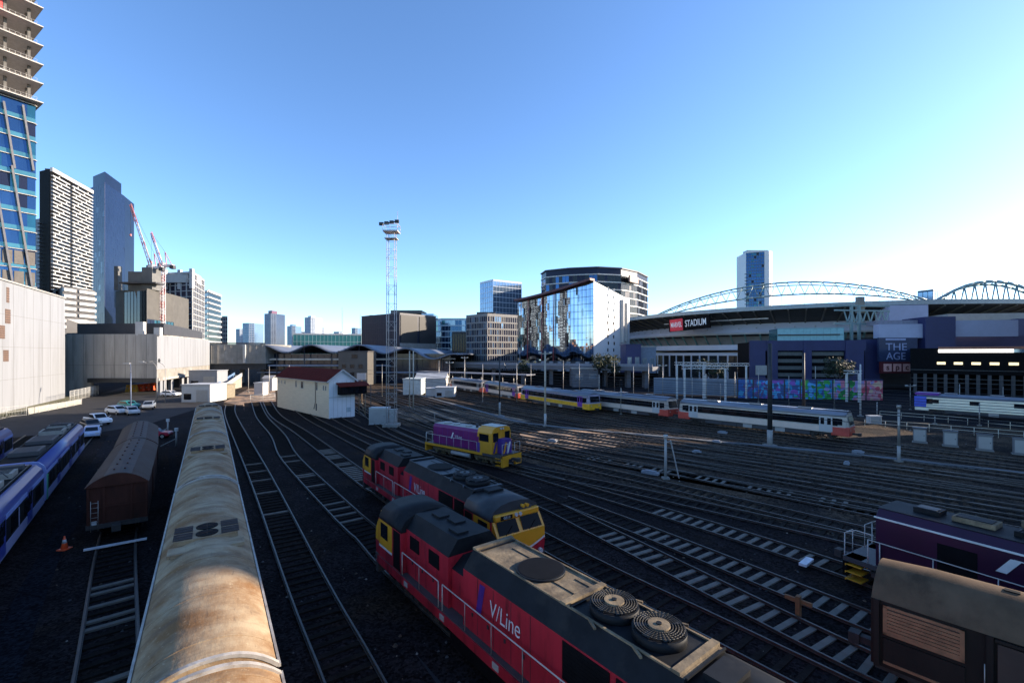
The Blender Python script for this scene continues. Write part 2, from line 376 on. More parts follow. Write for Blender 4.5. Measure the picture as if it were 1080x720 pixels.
# --- white panelled building at the picture's left edge
def white_hall():
    t = thing('white_building', 'windowless-looking white panelled building with a few small brown vents, beside the car park', 'building')
    A, Bp = Vector((-76,52)), Vector((-110.5,112.5)); n = Vector((Bp-A).normalized()); back = Vector((-n.y,n.x))*30
    b = MB(); b.prism([A, Bp, Bp+back, A+back], 0, 24.6, CREAMW); b.build('wall', t)
    JO = mat('panel_joint', (.12,.115,.11), .8)
    j = MB(); L = (Bp-A).length; rz = math.atan2(n.y,n.x); nn = Vector((n.y,-n.x))
    for k in range(1,15):
        p = A + n*(L*k/15) + nn*.004; j.cbox((p.x,p.y,12.3), (.025,.006,12.2), JO, rz)
    for z in (6.1,12.3,18.4):
        p = A + n*(L/2) + nn*.004; j.cbox((p.x,p.y,z), (L/2,.007,.02), JO, rz)
    j.build('panel_joints', t)
    c = MB(); 
    for (a, q) in ((A,Bp),(Bp,Bp+back)): c.beam(V3(a,24.75), V3(q,24.75), .5, .3, GREYW)
    c.build('coping', t)
    BV = mat('brown_louvre', (.16,.10,.07), .7, var=.3, scale=6)
    def at(px):     # distance from Bp back along the wall to the picture column px
        u = (px-540)/F; s = (u*Bp.y - Bp.x)/(-n.x + u*n.y); return s
    for px, y0, y1, wd in ((8,303,319,.5),(8,326,341,1.0),(2,343,357,1.0),(6,369,381,1.0)):
        s = at(px); p = Bp - n*s; z1, z0 = HT(y0,p.y), HT(y1,p.y)
        v = MB(); q = p + nn*.03; v.cbox((q.x,q.y,(z0+z1)/2), (wd,.04,(z1-z0)/2), BV, rz)
        for k in range(6):
            zz = z0+(z1-z0)*(k+.5)/6; v.cbox((q.x+nn.x*.05,q.y+nn.y*.05,zz), (wd,.02,.05), DARKS, rz)
        v.build('vent', t)
white_hall()

# --- tower under construction far left: teal glass below, bare slabs above
def slab_tower():
    t = thing('unfinished_tower', 'tall tower, glazed in teal glass below and bare open concrete floors above', 'tower')
    Bp = W(37.5,118); d = Vector((.53,.848)); A = Bp - d*24; n = Vector((d.y,-d.x)); bk = -n*26; L = 24.
    g, f = MB(), MB(); zc = HT(112,118); z0 = 18.; fh = 4.7; nf = int((zc-z0)/fh)
    core = MB(); core.prism([A-n*.2, Bp-n*.2, Bp+bk, A+bk], 0, zc, GLASS_T); core.build('core_wall', t)
    facade(g, f, A, Bp, zc-nf*fh, zc, nf, 16, GLASS_B, STEEL, slab=.16, mull=0, proud=.45, jit=.03, mix=([GLASS_T,GLASS_B,GLASS_N],.35))
    facade(g, f, Bp, Bp+bk, zc-nf*fh, zc, nf, 14, GLASS_T, STEEL, slab=.16, mull=0, proud=.3, jit=.03)
    g.build('glass', t); f.build('frame', t)
    sp = MB()
    for i in range(nf):                                 # teal spandrel bands under each slab
        z = zc-nf*fh+i*fh; a, c = A+n*.12, Bp+n*.12
        sp.add([V3(a,z+.2),V3(c,z+.2),V3(c,z+1.25),V3(a,z+1.25)], [(0,1,2,3)], GLASS_TL)
    sp.build('spandrel', t)
    br = MB()
    for k in range(5):                                  # slanting fins across the lower face
        s = 21.6-k*3.3; p = A+d*s+n*.7; q = A+d*(s-2.4)+n*.7; zt = zc-1-k*.6
        for h in range(3):
            br.beam(V3(A+d*(s-1.9*((h)%2))+n*.7, zt-h*16), V3(A+d*(s+1.9-1.9*((h)%2))+n*.7, zt-(h+1)*16), .22, .4, mat('dark_fin',(.10,.10,.11),.5))
    br.build('slanting_fin', t)
    # podium floors with brown screens just above the white hall
    SCR = mat('screen_grey_brown', (.10,.09,.08), .7, var=.2)
    for i in range(3):
        z = 23+i*5.2
        for k in range(12):
            p = A+d*(k*2+1)+n*.25; ps = MB(); ps.cbox((p.x,p.y,z+2.0), (.85,.06,1.7), SCR, math.atan2(d.y,d.x)); ps.build('podium_screen', t)
    z = zc; SL = mat('raw_concrete_slab', (.42,.39,.36), .85, var=.15); RED = mat('red_formwork', (.45,.05,.05), .7, var=.3)
    inner = MB(); inner.prism([A+d*3-n*7, Bp-d*5-n*7, Bp-d*5+bk*.7, A+d*3+bk*.7], zc, zc+60, CHARC); inner.build('core', t)
    for i in range(10):
        z = zc + .5 + i*4.9; s = MB(); s.prism([A+n*2.2, Bp+n*2.2+d*1.0, Bp+bk+d*1.0, A+bk], z, z+.26, SL); sl_ = s.build('floor_slab', t)
        if i:
            c = MB()
            for k in range(6):
                p = A+d*(2+k*4.2)-n*1.2; c.cbox((p.x,p.y,z-2.32), (.28,.28,2.32), mat('column_dark_grey',(.10,.095,.09),.8), math.atan2(d.y,d.x))  # columns share one even dark grey
            for k in range(3):
                p = Bp-n*(4+k*7)-d*.8; c.cbox((p.x,p.y,z-2.32), (.28,.28,2.32), mat('column_dark_grey',(.10,.095,.09),.8), math.atan2(d.y,d.x))
            c.build('column', sl_)
            rl = MB()
            for k in range(26):
                p = A+d*(k*.96)+n*1.15; rl.cbox((p.x,p.y,z-4.0), (.025,.025,.55), STEEL)
            a, q = A+n*1.15, Bp+n*1.15
            for hh in (-4.0,-3.45): rl.beam(V3(a,z+hh), V3(q,z+hh), .04,.04, STEEL)
            rl.build('edge_rail', sl_)
            if i > 3:
                rd_ = MB(); p = A+d*(15+1.2*(i%2))-n*1.0; rd_.cbox((p.x,p.y,z-2.4), (2.2,.06,2.0), RED, math.atan2(d.y,d.x)); rd_.build('red_screen', sl_)
slab_tower()

# --- apartment tower with white balcony bands
def apartment_tower():
    t = thing('apartment_tower', 'apartment tower with white balcony bands and one dark end wall', 'tower')
    C = W(53,190); D = W(96.5,217); Lf = C + Vector((-7.2,2.6)); Bk = D + Vector((-14,4)); zt = HT(178,190)
    b = MB(); b.prism([C,D,Bk,Lf], 0, zt, BLACK); b.build('wall', t)
    s = MB(); P = [Lf+Vector((-2.4,2)), Lf, Bk]; sg = MB(); sg.prism([Lf+Vector((-4,1.5)),Lf,Lf+Vector((2,9)),Lf+Vector((-2,10))], 0, zt-20, mat('grey_render',(.22,.23,.26),.7)); sg.build('side_wing', t)
    d = (D-C).normalized(); n = Vector((d.y,-d.x)); L = (D-C).length; nf = 42; z0 = 20.; fh = (zt-1.5-z0)/nf
    gl = MB(); facade(gl, gl, C, D, z0, zt-1.5, nf, 12, GLASS_D, BLACK, slab=0, mull=.25, proud=.1, mix=([GLASS_D,BLACK],.4)); gl.build('window_wall', t)
    rz = math.atan2(d.y,d.x)
    for i in range(nf):
        bb = MB(); z = z0+i*fh
        for s0, s1 in ((0.4,L*.40),(L*.46,L-.2)):
            p = C+d*((s0+s1)/2)+n*.35; bb.cbox((p.x,p.y,z+.45), ((s1-s0)/2,.4,.27), WHITE, rz)
            k = s0+1.6 + ((i*7)%5)*1.3
            while k < s1-1.5:
                p = C+d*k+n*.3; bb.cbox((p.x,p.y,z+fh*.75), (.28,.30,fh*.25), WHITE, rz); k += 7.2
        bb.build('balcony_band', t)
    cr = MB(); cr.beam(V3(C+n*.4,zt-.2), V3(D+n*.4,zt-.2), .9, 1.6, WHITE); p = C.lerp(D,.5)-n*3; cr.cbox((p.x,p.y,zt+.8),(L*.3,2,1.0),CHARC,rz); cr.build('parapet', t)
    for i in range(3,26):
        z = 26+i*fh; q = Lf.lerp(C,.28); e = MB(); e.cbox((q.x-.3,q.y-.9,z), (1.0,.6,.12), CHARC, math.atan2(2.6-0,-7.2)+math.pi); e.build('end_balcony', t)
    # stepped lower wing
    E = W(66,186); H_ = W(100,200); u = thing('apartment_podium', 'lower apartment block with striped white balconies below the tall balcony tower', 'building')
    zl = HT(303,190); pb = MB(); pb.prism([E,H_,H_+Vector((-10,8)),E+Vector((-10,8))], 0, zl, CHARC); pb.build('wall', u)
    dd = (H_-E).normalized(); nn = Vector((dd.y,-dd.x)); LL = (H_-E).length
    for i in range(7):
        z = zl-1.4-i*2.55; bb = MB()
        for s0, s1 in ((0,LL*.36),(LL*.46,LL)):
            p = E+dd*((s0+s1)/2)+nn*.3; bb.cbox((p.x,p.y,z), ((s1-s0)/2,.4,.6), WHITE, math.atan2(dd.y,dd.x))
        bb.build('balcony_band', u)
apartment_tower()

def navy_tower():
    t = thing('navy_glass_tower', 'slim dark navy glass tower with a stepped top, beside the white balcony tower', 'tower')
    A = W(89.5,262); M1 = W(110.5,250); Bp = W(131.5,272); zt = HT(181,250)
    b = MB(); b.prism([A,M1,Bp,Bp+Vector((-6,14)),A+Vector((-4,16))], 0, zt-6, GLASS_N); b.build('shaft', t)
    g, f = MB(), MB(); FN = mat('navy_mullion', (.02,.03,.09), .4, metal=.3)
    facade(g, f, A, M1, 0, zt-6, 34, 10, GLASS_N, FN, slab=.12, mull=.07, proud=.06, jit=.02, mix=([GLASS_D],.1))
    facade(g, f, M1, Bp, 0, zt-6, 34, 10, mat('royal_glass',(.008,.018,.056),.3,metal=.1,spec=.2,var=.12,scale=.05), FN, slab=.10, mull=.06, proud=.06, jit=.02)
    g.build('glass', t); f.build('mullions', t)
    c = MB(); A2 = A.lerp(M1,.42); c.prism([A2, M1+Vector((0,0)), M1.lerp(Bp,.82), M1.lerp(Bp,.8)+Vector((-8,8)), A2+Vector((1,10))], zt-6, zt, GLASS_N); c.build('crown', t)
navy_tower()

def office(name, label, p0, pm, p1, ztop, nf, nb, gm, fm, back=14., slab=.5, mull=.25, wall=None, mix=None, proud=.2, jit=.015, cat='building', z0=0., roof=None, top=None):
    """an office block seen at its corner: left face p0-pm, right face pm-p1 (pm may be None)"""
    t = thing(name, label, cat); wall = wall or fm
    pts = [p0, p1] if pm is None else [p0, pm, p1]
    q1 = p1 + (p1.normalized() + Vector((-.25,0))).normalized()*back; q0 = p0 + (p0.normalized() + Vector((.25,0))).normalized()*back
    b = MB(); b.prism(pts + [q1, q0], 0, ztop, wall, roof); b.build('wall', t)
    g, f = MB(), MB()
    for a, c in zip(pts, pts[1:]):
        k = max(2, round(nb*(c-a).length/sum((v-u).length for u, v in zip(pts, pts[1:]))))
        facade(g, f, a, c, z0, ztop-.4, nf, k, gm, fm, slab=slab, mull=mull, proud=proud, jit=jit, mix=mix)
    g.build('glass', t); f.build('facade_grid', t)
    r = MB(); ring = pts + [q1, q0]
    for a, c in zip(ring, ring[1:]+ring[:1]): r.beam(V3(a,ztop+.3), V3(c,ztop+.3), .4, .8, fm)
    r.build('parapet', t)
    if top:
        m = MB(); cx = sum((p for p in ring), Vector((0,0)))/len(ring); 
        for (dx,dy,hx,hy,hz,mm) in top: m.cbox((cx.x+dx,cx.y+dy,ztop+hz), (hx,hy,hz), mm)
        m.build('roof_plant', t)
    return t
# --- construction block with cranes, and the blocks beyond it
cb = thing('concrete_core_block', 'half built block with grey concrete cores and teal lower glazing under the cranes', 'building')
A, Mm, Bp = W(122,232), W(155,222), W(183,246); zt = HT(305,225)
b = MB(); b.prism([A,Mm,Bp,Bp+Vector((-6,20)),A+Vector((-2,22))], 0, zt, mat('brown_concrete',(.085,.08,.072),.8,var=.15,scale=.3)); b.build('wall', cb)
g_, f_ = MB(), MB(); facade(g_, f_, A.lerp(Mm,.28), Mm, 12, zt-1, 1, 7, GLASS_D, CHARC, slab=0, mull=.2, jit=.03)
facade(g_, f_, Mm, Bp, 12, 28, 5, 8, GLASS_T, CHARC, slab=.25, mull=.15, jit=.03, mix=([GLASS_L,GLASS_N],.4)); g_.build('glass', cb); f_.build('facade_grid', cb)
c = MB()
for px, y, wd, hd in ((124.5,281,1.0,1.2),(147,287,4,2),(160,283,2.6,3)): p = W(px,229); c.cbox((p.x,p.y,(HT(y,229)+zt)/2), (wd,hd,(HT(y,229)-zt)/2), mat('core_grey',(.13,.13,.128),.85,var=.2,scale=.3))
p = W(150,226); c.cbox((p.x,p.y,HT(299,226)), (9,3,.35), CHARC); c.build('lift_core', cb)
office('slab_office_block', 'dark glazed office block with pale roof band behind the cranes', W(134,330), None, W(176,330), HT(291,330), 18, 9, GLASS_N, GREYW, slab=.4, mull=.5)
wt = office('white_framed_office', 'white framed office slab with dark window strips, right of the red and white cranes', W(174,275), W(203,270), W(215,300), HT(289,275), 17, 12, GLASS_N, WHITE, slab=.45, mull=.7, proud=.5)
b = MB()
for px in (175,190.5,203): p = W(px,273 if px<203 else 269.4); b.cbox((p.x,p.y-.6,HT(330,272)+20), (.9,.9,HT(288,272)-HT(330,272)-18), WHITE)
p = W(189,272); b.cbox((p.x,p.y-.5,HT(294,272)), (8.2,.8,2.4), WHITE); p = W(209.5,285); b.cbox((p.x+.3,p.y-.6,HT(294,280)), (5.4,.5,2.8), WHITE, math.atan2(30,W(215,300).x-W(203,270).x)); b.build('white_pier', wt)
st = office('striped_office', 'office block with stacked white sunshade stripes at the edge of the tower cluster', W(214.5,325), W(219.5,318), W(233,345), HT(307,320), 14, 8, GLASS_D, WHITE, slab=1.1, mull=0, proud=.6)
office('grey_strip_tower', 'narrow blue grey tower just right of the striped office block', W(233,420), None, W(240,420), HT(334,420), 12, 3, GLASS_N, GREYW)

def crane(base_px, depth, ytop_m, tip, label, by=345):
    p = W(base_px, depth); zt = HT(ytop_m, depth); z0 = HT(by, depth)
    CR = mat('crane_red', (.50,.17,.16), .5, var=.2); CWh = mat('crane_white', (.66,.60,.60), .5)
    t = thing('tower_crane', label, 'crane', (p.x,p.y,0)); s = .8; m = MB()
    for sx in (-s,s):
        for sy in (-s,s): m.beam((sx,sy,z0), (sx,sy,zt), .22,.22, CWh)
    k = 0; z = z0
    while z < zt-1.6:
        mm = CR if (k//2)%2 else CWh
        for q in ((-s,-s,s,-s),(s,-s,s,s),(s,s,-s,s),(-s,s,-s,-s)):
            m.beam((q[0],q[1],z), (q[2],q[3],z+1.7), .14,.14, mm); m.beam((q[0],q[1],z), (q[2],q[3],z), .12,.12, mm)
        z += 1.7; k += 1
    m.build('mast', t)
    q = W(tip[0], depth) - p; tipz = HT(tip[1], depth); d = Vector((q.x, -3, tipz-zt)); j = MB(); N = 14; side = Vector((.35,.55,.15))
    a0 = Vector((0,0,zt+.6)); a = [a0 + d*(k/N) for k in range(N+1)]
    for k in range(N):
        wv = .75*(1-.45*k/N); mm = CR if k > 9 or k in (0,1,5) else CWh
        o1, o2, o3 = Vector((wv,0,-.3)), Vector((-wv,0,-.3)), Vector((0,.2,.9*wv))
        for o in (o1,o2,o3): j.beam(a[k]+o, a[k+1]+o, .36,.36, mm)
        j.beam(a[k]+o1, a[k+1]+o3, .1,.1, mm); j.beam(a[k]+o2, a[k+1]+o3, .1,.1, mm); j.beam(a[k]+o1, a[k+1]+o2, .1,.1, mm)
    j.build('jib', t)
    c = MB(); c.box(-1.1,1.1,-1.2,1.2,zt,zt+2.2,CWh); c.box(1.1,5.5,-.9,.9,zt+.2,zt+1.4,CWh); c.box(4.2,6.2,-1.0,1.0,zt-.8,zt+1.0,CHARC); c.build('machinery_deck', t)
    c = MB(); c.beam((2,0,zt+1.5),(1.2,0,zt+8),.3,.3,CR); c.beam((4.6,0,zt+1.5),(1.2,0,zt+8),.2,.2,CR); c.cyl((1.2,0,zt+8), a0+d*.92+Vector((0,0,.6)), .05, DARKS, 5); c.build('back_mast', t)
    cb_ = MB(); cb_.box(-1.9,-1.1,-1.1,.3,zt+.2,zt+1.9,GLASS_D); cb_.build('operator_cab', t)
    h = MB(); h.cyl((d.x,d.y,tipz-1),(d.x,d.y,tipz-14),.05,DARKS,5); h.box(d.x-.3,d.x+.3,d.y-.3,d.y+.3,tipz-15,tipz-14,CR); h.build('hoist_cable', t)
crane(160,228,284,(143,219),'red and white luffing crane with the longer jib leaning up to the left', 305)
crane(171.5,234,282,(164.5,248),'red and white luffing crane with the shorter steep jib', 345)

# --- weathered grey concrete building over an open undercroft
def concrete_depot():
    t = thing('concrete_building', 'low grey concrete building with a bright end wall, raised over an open undercroft', 'building')
    A, Mm, Bp = W(66,120.5), W(165.5,119.5), W(221,166); z1 = 16.2; z0 = 3.9
    b = MB(); b.prism([A,Mm,Bp+Vector((-.5,0)),Bp+Vector((-22,0)),A+Vector((-3,34))], z0, z1, CONC_D); b.build('wall', t)
    # bright end wall, panelled
    d = (Bp-Mm).normalized(); n = Vector((d.y,-d.x)); L = (Bp-Mm).length; e = MB(); e.prism([Mm+n*.03,Bp+n*.03,Bp+Vector((-2,.1)),Mm+Vector((-1,1.2))], 6.9, 15.95, CREAMW); e.build('end_wall', t)
    lw = MB(); lw.prism([Mm+n*.015,Bp+n*.015,Bp+Vector((-2,.1)),Mm+Vector((-1,1.2))], 4.0, 6.85, CONC); lw.build('lower_wall', t)
    j = MB(); JO = mat('concrete_joint', (.13,.125,.12), .9)
    dd = (Mm-A).normalized()
    for k in range(1,9):
        p = A+dd*((Mm-A).length*k/9); j.cbox((p.x,p.y-.01,10), (.03,.02,6.1), JO)
    j.box(A.x+.2,Mm.x-.2,A.y-1.03,A.y-1.0,8,8.05,JO)
    for k in range(1,9):
        p = Mm+d*(L*k/9)+n*.03; j.cbox((p.x,p.y,11.4), (.02,.02,4.4), mat('panel_joint',(.4,.39,.37),.8), math.atan2(d.y,d.x))
    j.build('panel_joints', t)
    bm = MB(); bm.box(W(92,119).x, Mm.x+.1, 119.0, 120.4, 3.5, 4.6, DARKS); bm.beam(V3(Mm+n*.15,4.25), V3(Bp+n*.15,4.25), .5,.7, CONC_D); bm.build('edge_beam', t)
    for px, dp in ((168.5,122),(172.5,126),(180,133),(191.5,143),(197,148)):
        p = W(px,dp); c = MB(); c.cbox((p.x,p.y,2.0), (.45,.45,2.1), CREAMW); c.build('column', t)
    fl = MB(); fl.box(A.x-2,W(95,120).x,120.2,121,0,3.9,CONC_D); fl.build('undercroft_wall', t); fl = MB(); fl.box(A.x,Mm.x+2,150,151,0,4,CHARC); fl.build('undercroft_wall', t)
    r = MB(); r.prism([A+Vector((1,3)),Mm+Vector((-.5,3)),Bp+Vector((-3,-1)),Bp+Vector((-8,8)),A+Vector((2,24))], z1, z1+3.0, CHARC); r.build('roof_storey', t)
    sl_ = MB(); a = W(70,128); c = W(121,140); sl_.add([V3(a,20.8),V3(c,16.6),V3(c+Vector((0,6)),16.8),V3(a+Vector((0,6)),21)], [(0,1,2,3)], GREYW); sl_.add([V3(a,16.2),V3(c,16.2),V3(c,16.6),V3(a,20.8)], [(0,1,2,3)], CHARC); sl_.build('sloping_roof', t)
    for px, y0, y1, wd in ((146.5,340,353,1.05),(165,346,354,.8)):
        p = W(px,119.6); q = MB(); q.cbox((p.x,p.y+.6,(HT(y0,119.6)+16.0)/2), (wd,.5,(HT(y0,119.6)-16.0)/2+.2), WHITE); q.build('roof_box', t)
    ro = MB(); p = W(107,170); ro.cbox((p.x,p.y,15.5), (8,4,6.0), mat('terracotta',(.42,.17,.09),.8)); ro.build('terracotta_roof', t)
    v = MB(); p = Mm+d*1.2+n*.05; v.cyl((p.x,p.y,9.2),(p.x+n.x*.15,p.y+n.y*.15,9.2),.55,DARKS,16); v.build('vent', t)
concrete_depot()
def overpass():
    t = thing('road_bridge', 'cream concrete road bridge crossing the tracks before the station roof', 'bridge')
    A, Bp = W(219.5,167), W(280,172); b = MB(); b.prism([A,Bp,Bp+Vector((2,16)),A+Vector((2,16))], HT(383.5,169), HT(363,169), CONC); b.build('deck', t)
    d = (Bp-A).normalized()
    u = MB(); u.prism([A+Vector((0,.8)),Bp+Vector((-.2,.8)),Bp+Vector((1,15)),A+Vector((1,15))], HT(390,169), HT(383.5,169)-.02, DARKS); u.build('girder', t)
    f = MB(); p = A.lerp(Bp,.63); f.cbox((p.x,p.y-.15,HT(373,169)), (.45,.3,3.4), WHITE); f.build('pier_strip', t)
    for k in (.15,.42,.8):
        p = A.lerp(Bp,k)+Vector((0,6)); c = MB(); c.cbox((p.x,p.y,2.4),(.7,.5,2.45),CONC); c.build('column', t)
    for k in range(9):
        p = A.lerp(Bp,(k+.5)/9); q = MB(); q.cbox((p.x,p.y-.03,HT(373,169)),(.03,.05,3.4),CONC_D); q.build('deck_joint', t)
    r = MB(); r.beam(V3(A,HT(362,169)),V3(Bp,HT(362,169)),.3,.5,CHARC); r.build('parapet', t)
overpass()
# ramp, retaining walls and sheds where the tracks run under the bridge
def ramp():
    t = thing('access_ramp', 'white parapet ramp climbing beside the tracks under the cream bridge', 'ramp')
    a, c = W(231,128), W(255,150); b = MB()
    b.add([V3(a,0),V3(c,0),V3(c,HT(395,150)-.8),V3(a,HT(411,128)-.8)] + [V3(a+Vector((-3,1)),0),V3(c+Vector((-3,1)),0),V3(c+Vector((-3,1)),HT(395,150)-.8),V3(a+Vector((-3,1)),HT(411,128)-.8)],
          [(0,1,2,3),(7,6,5,4),(3,2,6,7),(0,3,7,4),(1,5,6,2)], mat('dirty_concrete',(.30,.27,.22),.9,var=.2)); b.build('ramp_wall', t)
    r = MB(); r.beam(V3(a,HT(411,128)), V3(c,HT(395,150)), .25, 1.2, WHITE); r.beam(V3(a+Vector((-3,1)),HT(411,128)+.1), V3(c+Vector((-3,1)),HT(395,150)+.1), .25, 1.2, mat('blue_grey_panel',(.12,.2,.32),.6)); r.build('parapet', t)
ramp()
def shed(name, label, px0, px1, ybase, ytop, m, depth=6., door=True, roofm=None, pitch=0., cat='shed'):
    a, c = G(px0,ybase), G(px1,ybase); h = HT(ytop,a.y); t = thing(name, label, cat, (a.x,a.y,0)); wd = c.x-a.x
    b = MB(); b.box(0,wd,0,depth,0,h,m); b.build('wall', t)
    r = MB()
    if pitch: 
        r.add([(-.2,-.3,h),(wd+.2,-.3,h),(wd+.2,depth+.3,h),(-.2,depth+.3,h),(-.2,depth/2,h+pitch),(wd+.2,depth/2,h+pitch)], [(0,1,5,4),(3,4,5,2),(0,4,3),(1,2,5),(0,3,2,1)], roofm or m)
    else: r.box(-.15,wd+.15,-.2,depth+.2,h+.003,h+.18,roofm or m)
    r.build('roof', t)
    if door:
        d = MB(); d.box(wd*.52,wd*.92,-.06,-.005,.05,h*.72,GREYW)
        for k in range(8): d.box(wd*.52,wd*.92,-.085,-.06,.1+k*h*.085,.14+k*h*.085,STEEL)
        d.build('roller_door', t); d = MB(); d.box(wd*.08,wd*.34,-.05,-.005,h*.15,h*.5,GLASS_D); d.build('window', t)
    return t
shed('white_shed', 'white site shed with a grey roller door at the end of the old coaches', 191.5, 221.5, 424, 406, WHITE)
shed('beige_hut', 'beige block wall hut behind the white site shed', 223, 232, 421, 407, mat('beige_block',(.20,.17,.12),.85), door=False)
shed('pale_undercroft_hut', 'flat pale hut with openings behind the white shed, under the bright end wall', 199, 229, 412, 391, CREAMW, 5, True)
# red and orange barriers stacked in the undercroft
ORG = mat('orange_plastic', (.75,.10,.03), .5, var=.2); YEL = mat('yellow_plastic', (.75,.45,.08), .5)
for i, (px, y, m, lab) in enumerate(((139,412,YEL,'yellow barrier at the near end of the barriers under the concrete building'),(146,411,ORG,'orange barrier between the yellow ones and the red ones in the undercroft'),(152,410,ORG,'red orange barrier in the middle of the undercroft row'),(157,408.5,ORG,'red orange barrier second from the lit end of the undercroft'),(161.5,407.5,YEL,'yellow orange barrier at the lit far end of the undercroft'))):
    p = W(px, 132+i*2); bb = MB(); h = 2.0
    bb.add([(-1.6,-.5,0),(1.6,-.5,0),(1.6,.5,0),(-1.6,.5,0),(-1.45,-.15,h),(1.45,-.15,h),(1.45,.15,h),(-1.45,.15,h)], [(0,1,5,4),(1,2,6,5),(2,3,7,6),(3,0,4,7),(4,5,6,7)], m)
    for k in (-1,0,1): bb.box(k-.18,k+.18,-.36,-.30,.5,1.2,WHITE)
    tag(bb.build('barrier', loc=(p.x,p.y,.0), bevel=.06), lab, 'barrier', 'barriers in the undercroft')
# ------------------------------------------------------------------ far skyline over the station
def far_tower(px0, px1, y, d, gm, label, nf=24, nb=5, name='distant_tower', crown=None, cap=None):
    t = thing(name, label, 'tower', group='distant skyline towers'); a, c = W(px0,d), W(px1,d); z = HT(y,d); w_ = (c.x-a.x)
    b = MB(); q = [a, Vector((a.x+w_*.7,a.y-w_*.25)), c, c+Vector((w_*.3,w_)), a+Vector((w_*.1,w_))]; b.prism(q, 0, z, gm); b.build('shaft', t)
    f = MB(); FM = mat('far_mullion', (.22,.26,.32), .5)
    facade(None, f, q[0], q[1], 20, z, nf, nb, gm, FM, slab=.8, mull=.5, proud=.2); facade(None, f, q[1], q[2], 20, z, nf, 2, gm, FM, slab=.8, mull=.5, proud=.2); f.build('facade_grid', t)
    if crown: cb = MB(); k = w_*.22; cb.prism([Vector((a.x+k,a.y+.2*w_)),Vector((a.x+w_*.7,a.y-w_*.1)),Vector((a.x+w_*.75,a.y+w_*.7)),Vector((a.x+k,a.y+w_*.7))], z, z+crown, cap or gm); cb.build('crown', t)
    return t
GF = mat('far_blue_glass', (.10,.17,.28), .15, metal=.5, var=.15, scale=.02); GD = mat('far_dark_glass', (.03,.05,.10), .15, metal=.4, var=.2, scale=.02); GW = mat('far_pale', (.45,.50,.56), .5, var=.1, scale=.02)
far_tower(249,256,347,700,GW,'stubby pale distant tower left of the blue one', 12)
far_tower(256,268,341,650,GF,'square blue glass distant tower above the cream bridge', 14)
far_tower(279,291,331,800,GD,'tallest dark distant tower with a purple brown crown', 30, crown=6, cap=mat('purple_brown',(.12,.05,.09),.5))
far_tower(290,292.5,333,815,GF,'thin blue slip tower hugging the tallest dark distant tower', 20)
far_tower(303,311.5,344,760,GF,'blue distant tower with a small spire', 16, crown=3)
far_tower(312,323,350,780,GD,'low dark distant block between the spired and the pale curved towers', 8)
far_tower(321.5,332,335,720,GW,'pale glassy distant tower with a rounded shoulder', 22, crown=3)
far_tower(335,342,346,760,GW,'small pale grey distant tower beside the rounded one', 14)
far_tower(352,361,350,690,GW,'low grey distant block behind the teal roofed building', 7)
far_tower(371,377,346,680,GF,'small blue grey distant tower next to the dark cube', 12)
# two hair thin lattice cranes on the skyline
for px, y, lab in ((361,324,'faint tall distant mast left of the dark cube building'),(380,332,'faint shorter distant mast right at the dark cube building')):
    p = W(px,640); b = MB()
    for sx in (-.5,.5): b.beam((sx,0,0),(sx,0,HT(y,640)),.18,.18,STEEL)
    for k in range(20): b.beam((-.5,0,20+k*2.4),(.5,0,22.4+k*2.4),.1,.1,STEEL)
    tag(b.build('distant_mast', loc=(p.x,p.y,0)), lab, 'mast')

# --- low teal building behind the station roof
office('teal_roof_building', 'long low dark teal office block with a white roof edge behind the wavy station roof', W(309,330), None, W(381,345), HT(352.5,335), 5, 18, mat('deep_teal_glass',(.02,.12,.14),.1,metal=.5), mat('white_roof_edge',(.5,.52,.52),.6), slab=.2, mull=.15, back=30)
# --- railway station with a wavy roof
def station():
    t = thing('railway_station', 'long railway station under a pale wavy roof, above white fascia bands and dark glass', 'station')
    RO = mat('wavy_roof_metal', (.15,.17,.21), .45, metal=.3, var=.12, scale=.15)
    x0, x1, y0, y1 = -98., -20., 172., 300.; nx, ny = 130, 26
    def hz(x, y): 
        ph = (x + 76.3)/18.3
        e = max(0, 1-(y-y0)/14); return 11.7 + 2.9*(.5+.5*math.cos(2*math.pi*ph)) - max(0,(x+52))*.11
    b = MB(); vs = []; fs = []
    for j in range(ny+1):
        for i in range(nx+1):
            x = x0+(x1-x0)*i/nx; y = y0+(y1-y0)*j/ny; vs.append((x,y,hz(x,y)))
    n = nx+1
    for j in range(ny):
        for i in range(nx): fs.append((j*n+i,j*n+i+1,(j+1)*n+i+1,(j+1)*n+i))
    b.add(vs, fs, RO, True); o = b.build('roof', t); so_ = o.modifiers.new('thick','SOLIDIFY'); so_.thickness = .55
    DK = mat('station_glass', (.012,.02,.04), .12, var=.3, scale=.2)
    w_ = MB(); w_.box(x0+1,x1-4,y0+5,y0+6,0,11.0,DK); w_.build('glass_wall', t)
    for z, th, pr, m, xe in ((8.6,.55,2.6,mat('fascia_cream',(.58,.55,.48),.6),-47),(6.3,.5,3.2,mat('fascia_blue',(.22,.27,.36),.6),-47),(8.9,.35,1.5,GREYW,-22),(3.6,.5,2.0,mat('fascia_blue',(.22,.27,.36),.6),-22)):
        f = MB(); f.box(x0,xe,y0+5-pr,y0+5.2,z,z+th,m); f.build('fascia', t)
    mm = MB()
    for k in range(30): x = x0+2+k*2.55; mm.box(x-.06,x+.06,y0+4.9,y0+5.02,0,10.5,DARKS)
    mm.build('mullions', t)
    for k in range(7):
        x = x0+8+k*10.5; c = MB(); c.cyl((x,y0+2.2,0),(x,y0+2.2,hz(x,y0)-.3),.2,CHARC,10); c.build('column', t)
station()
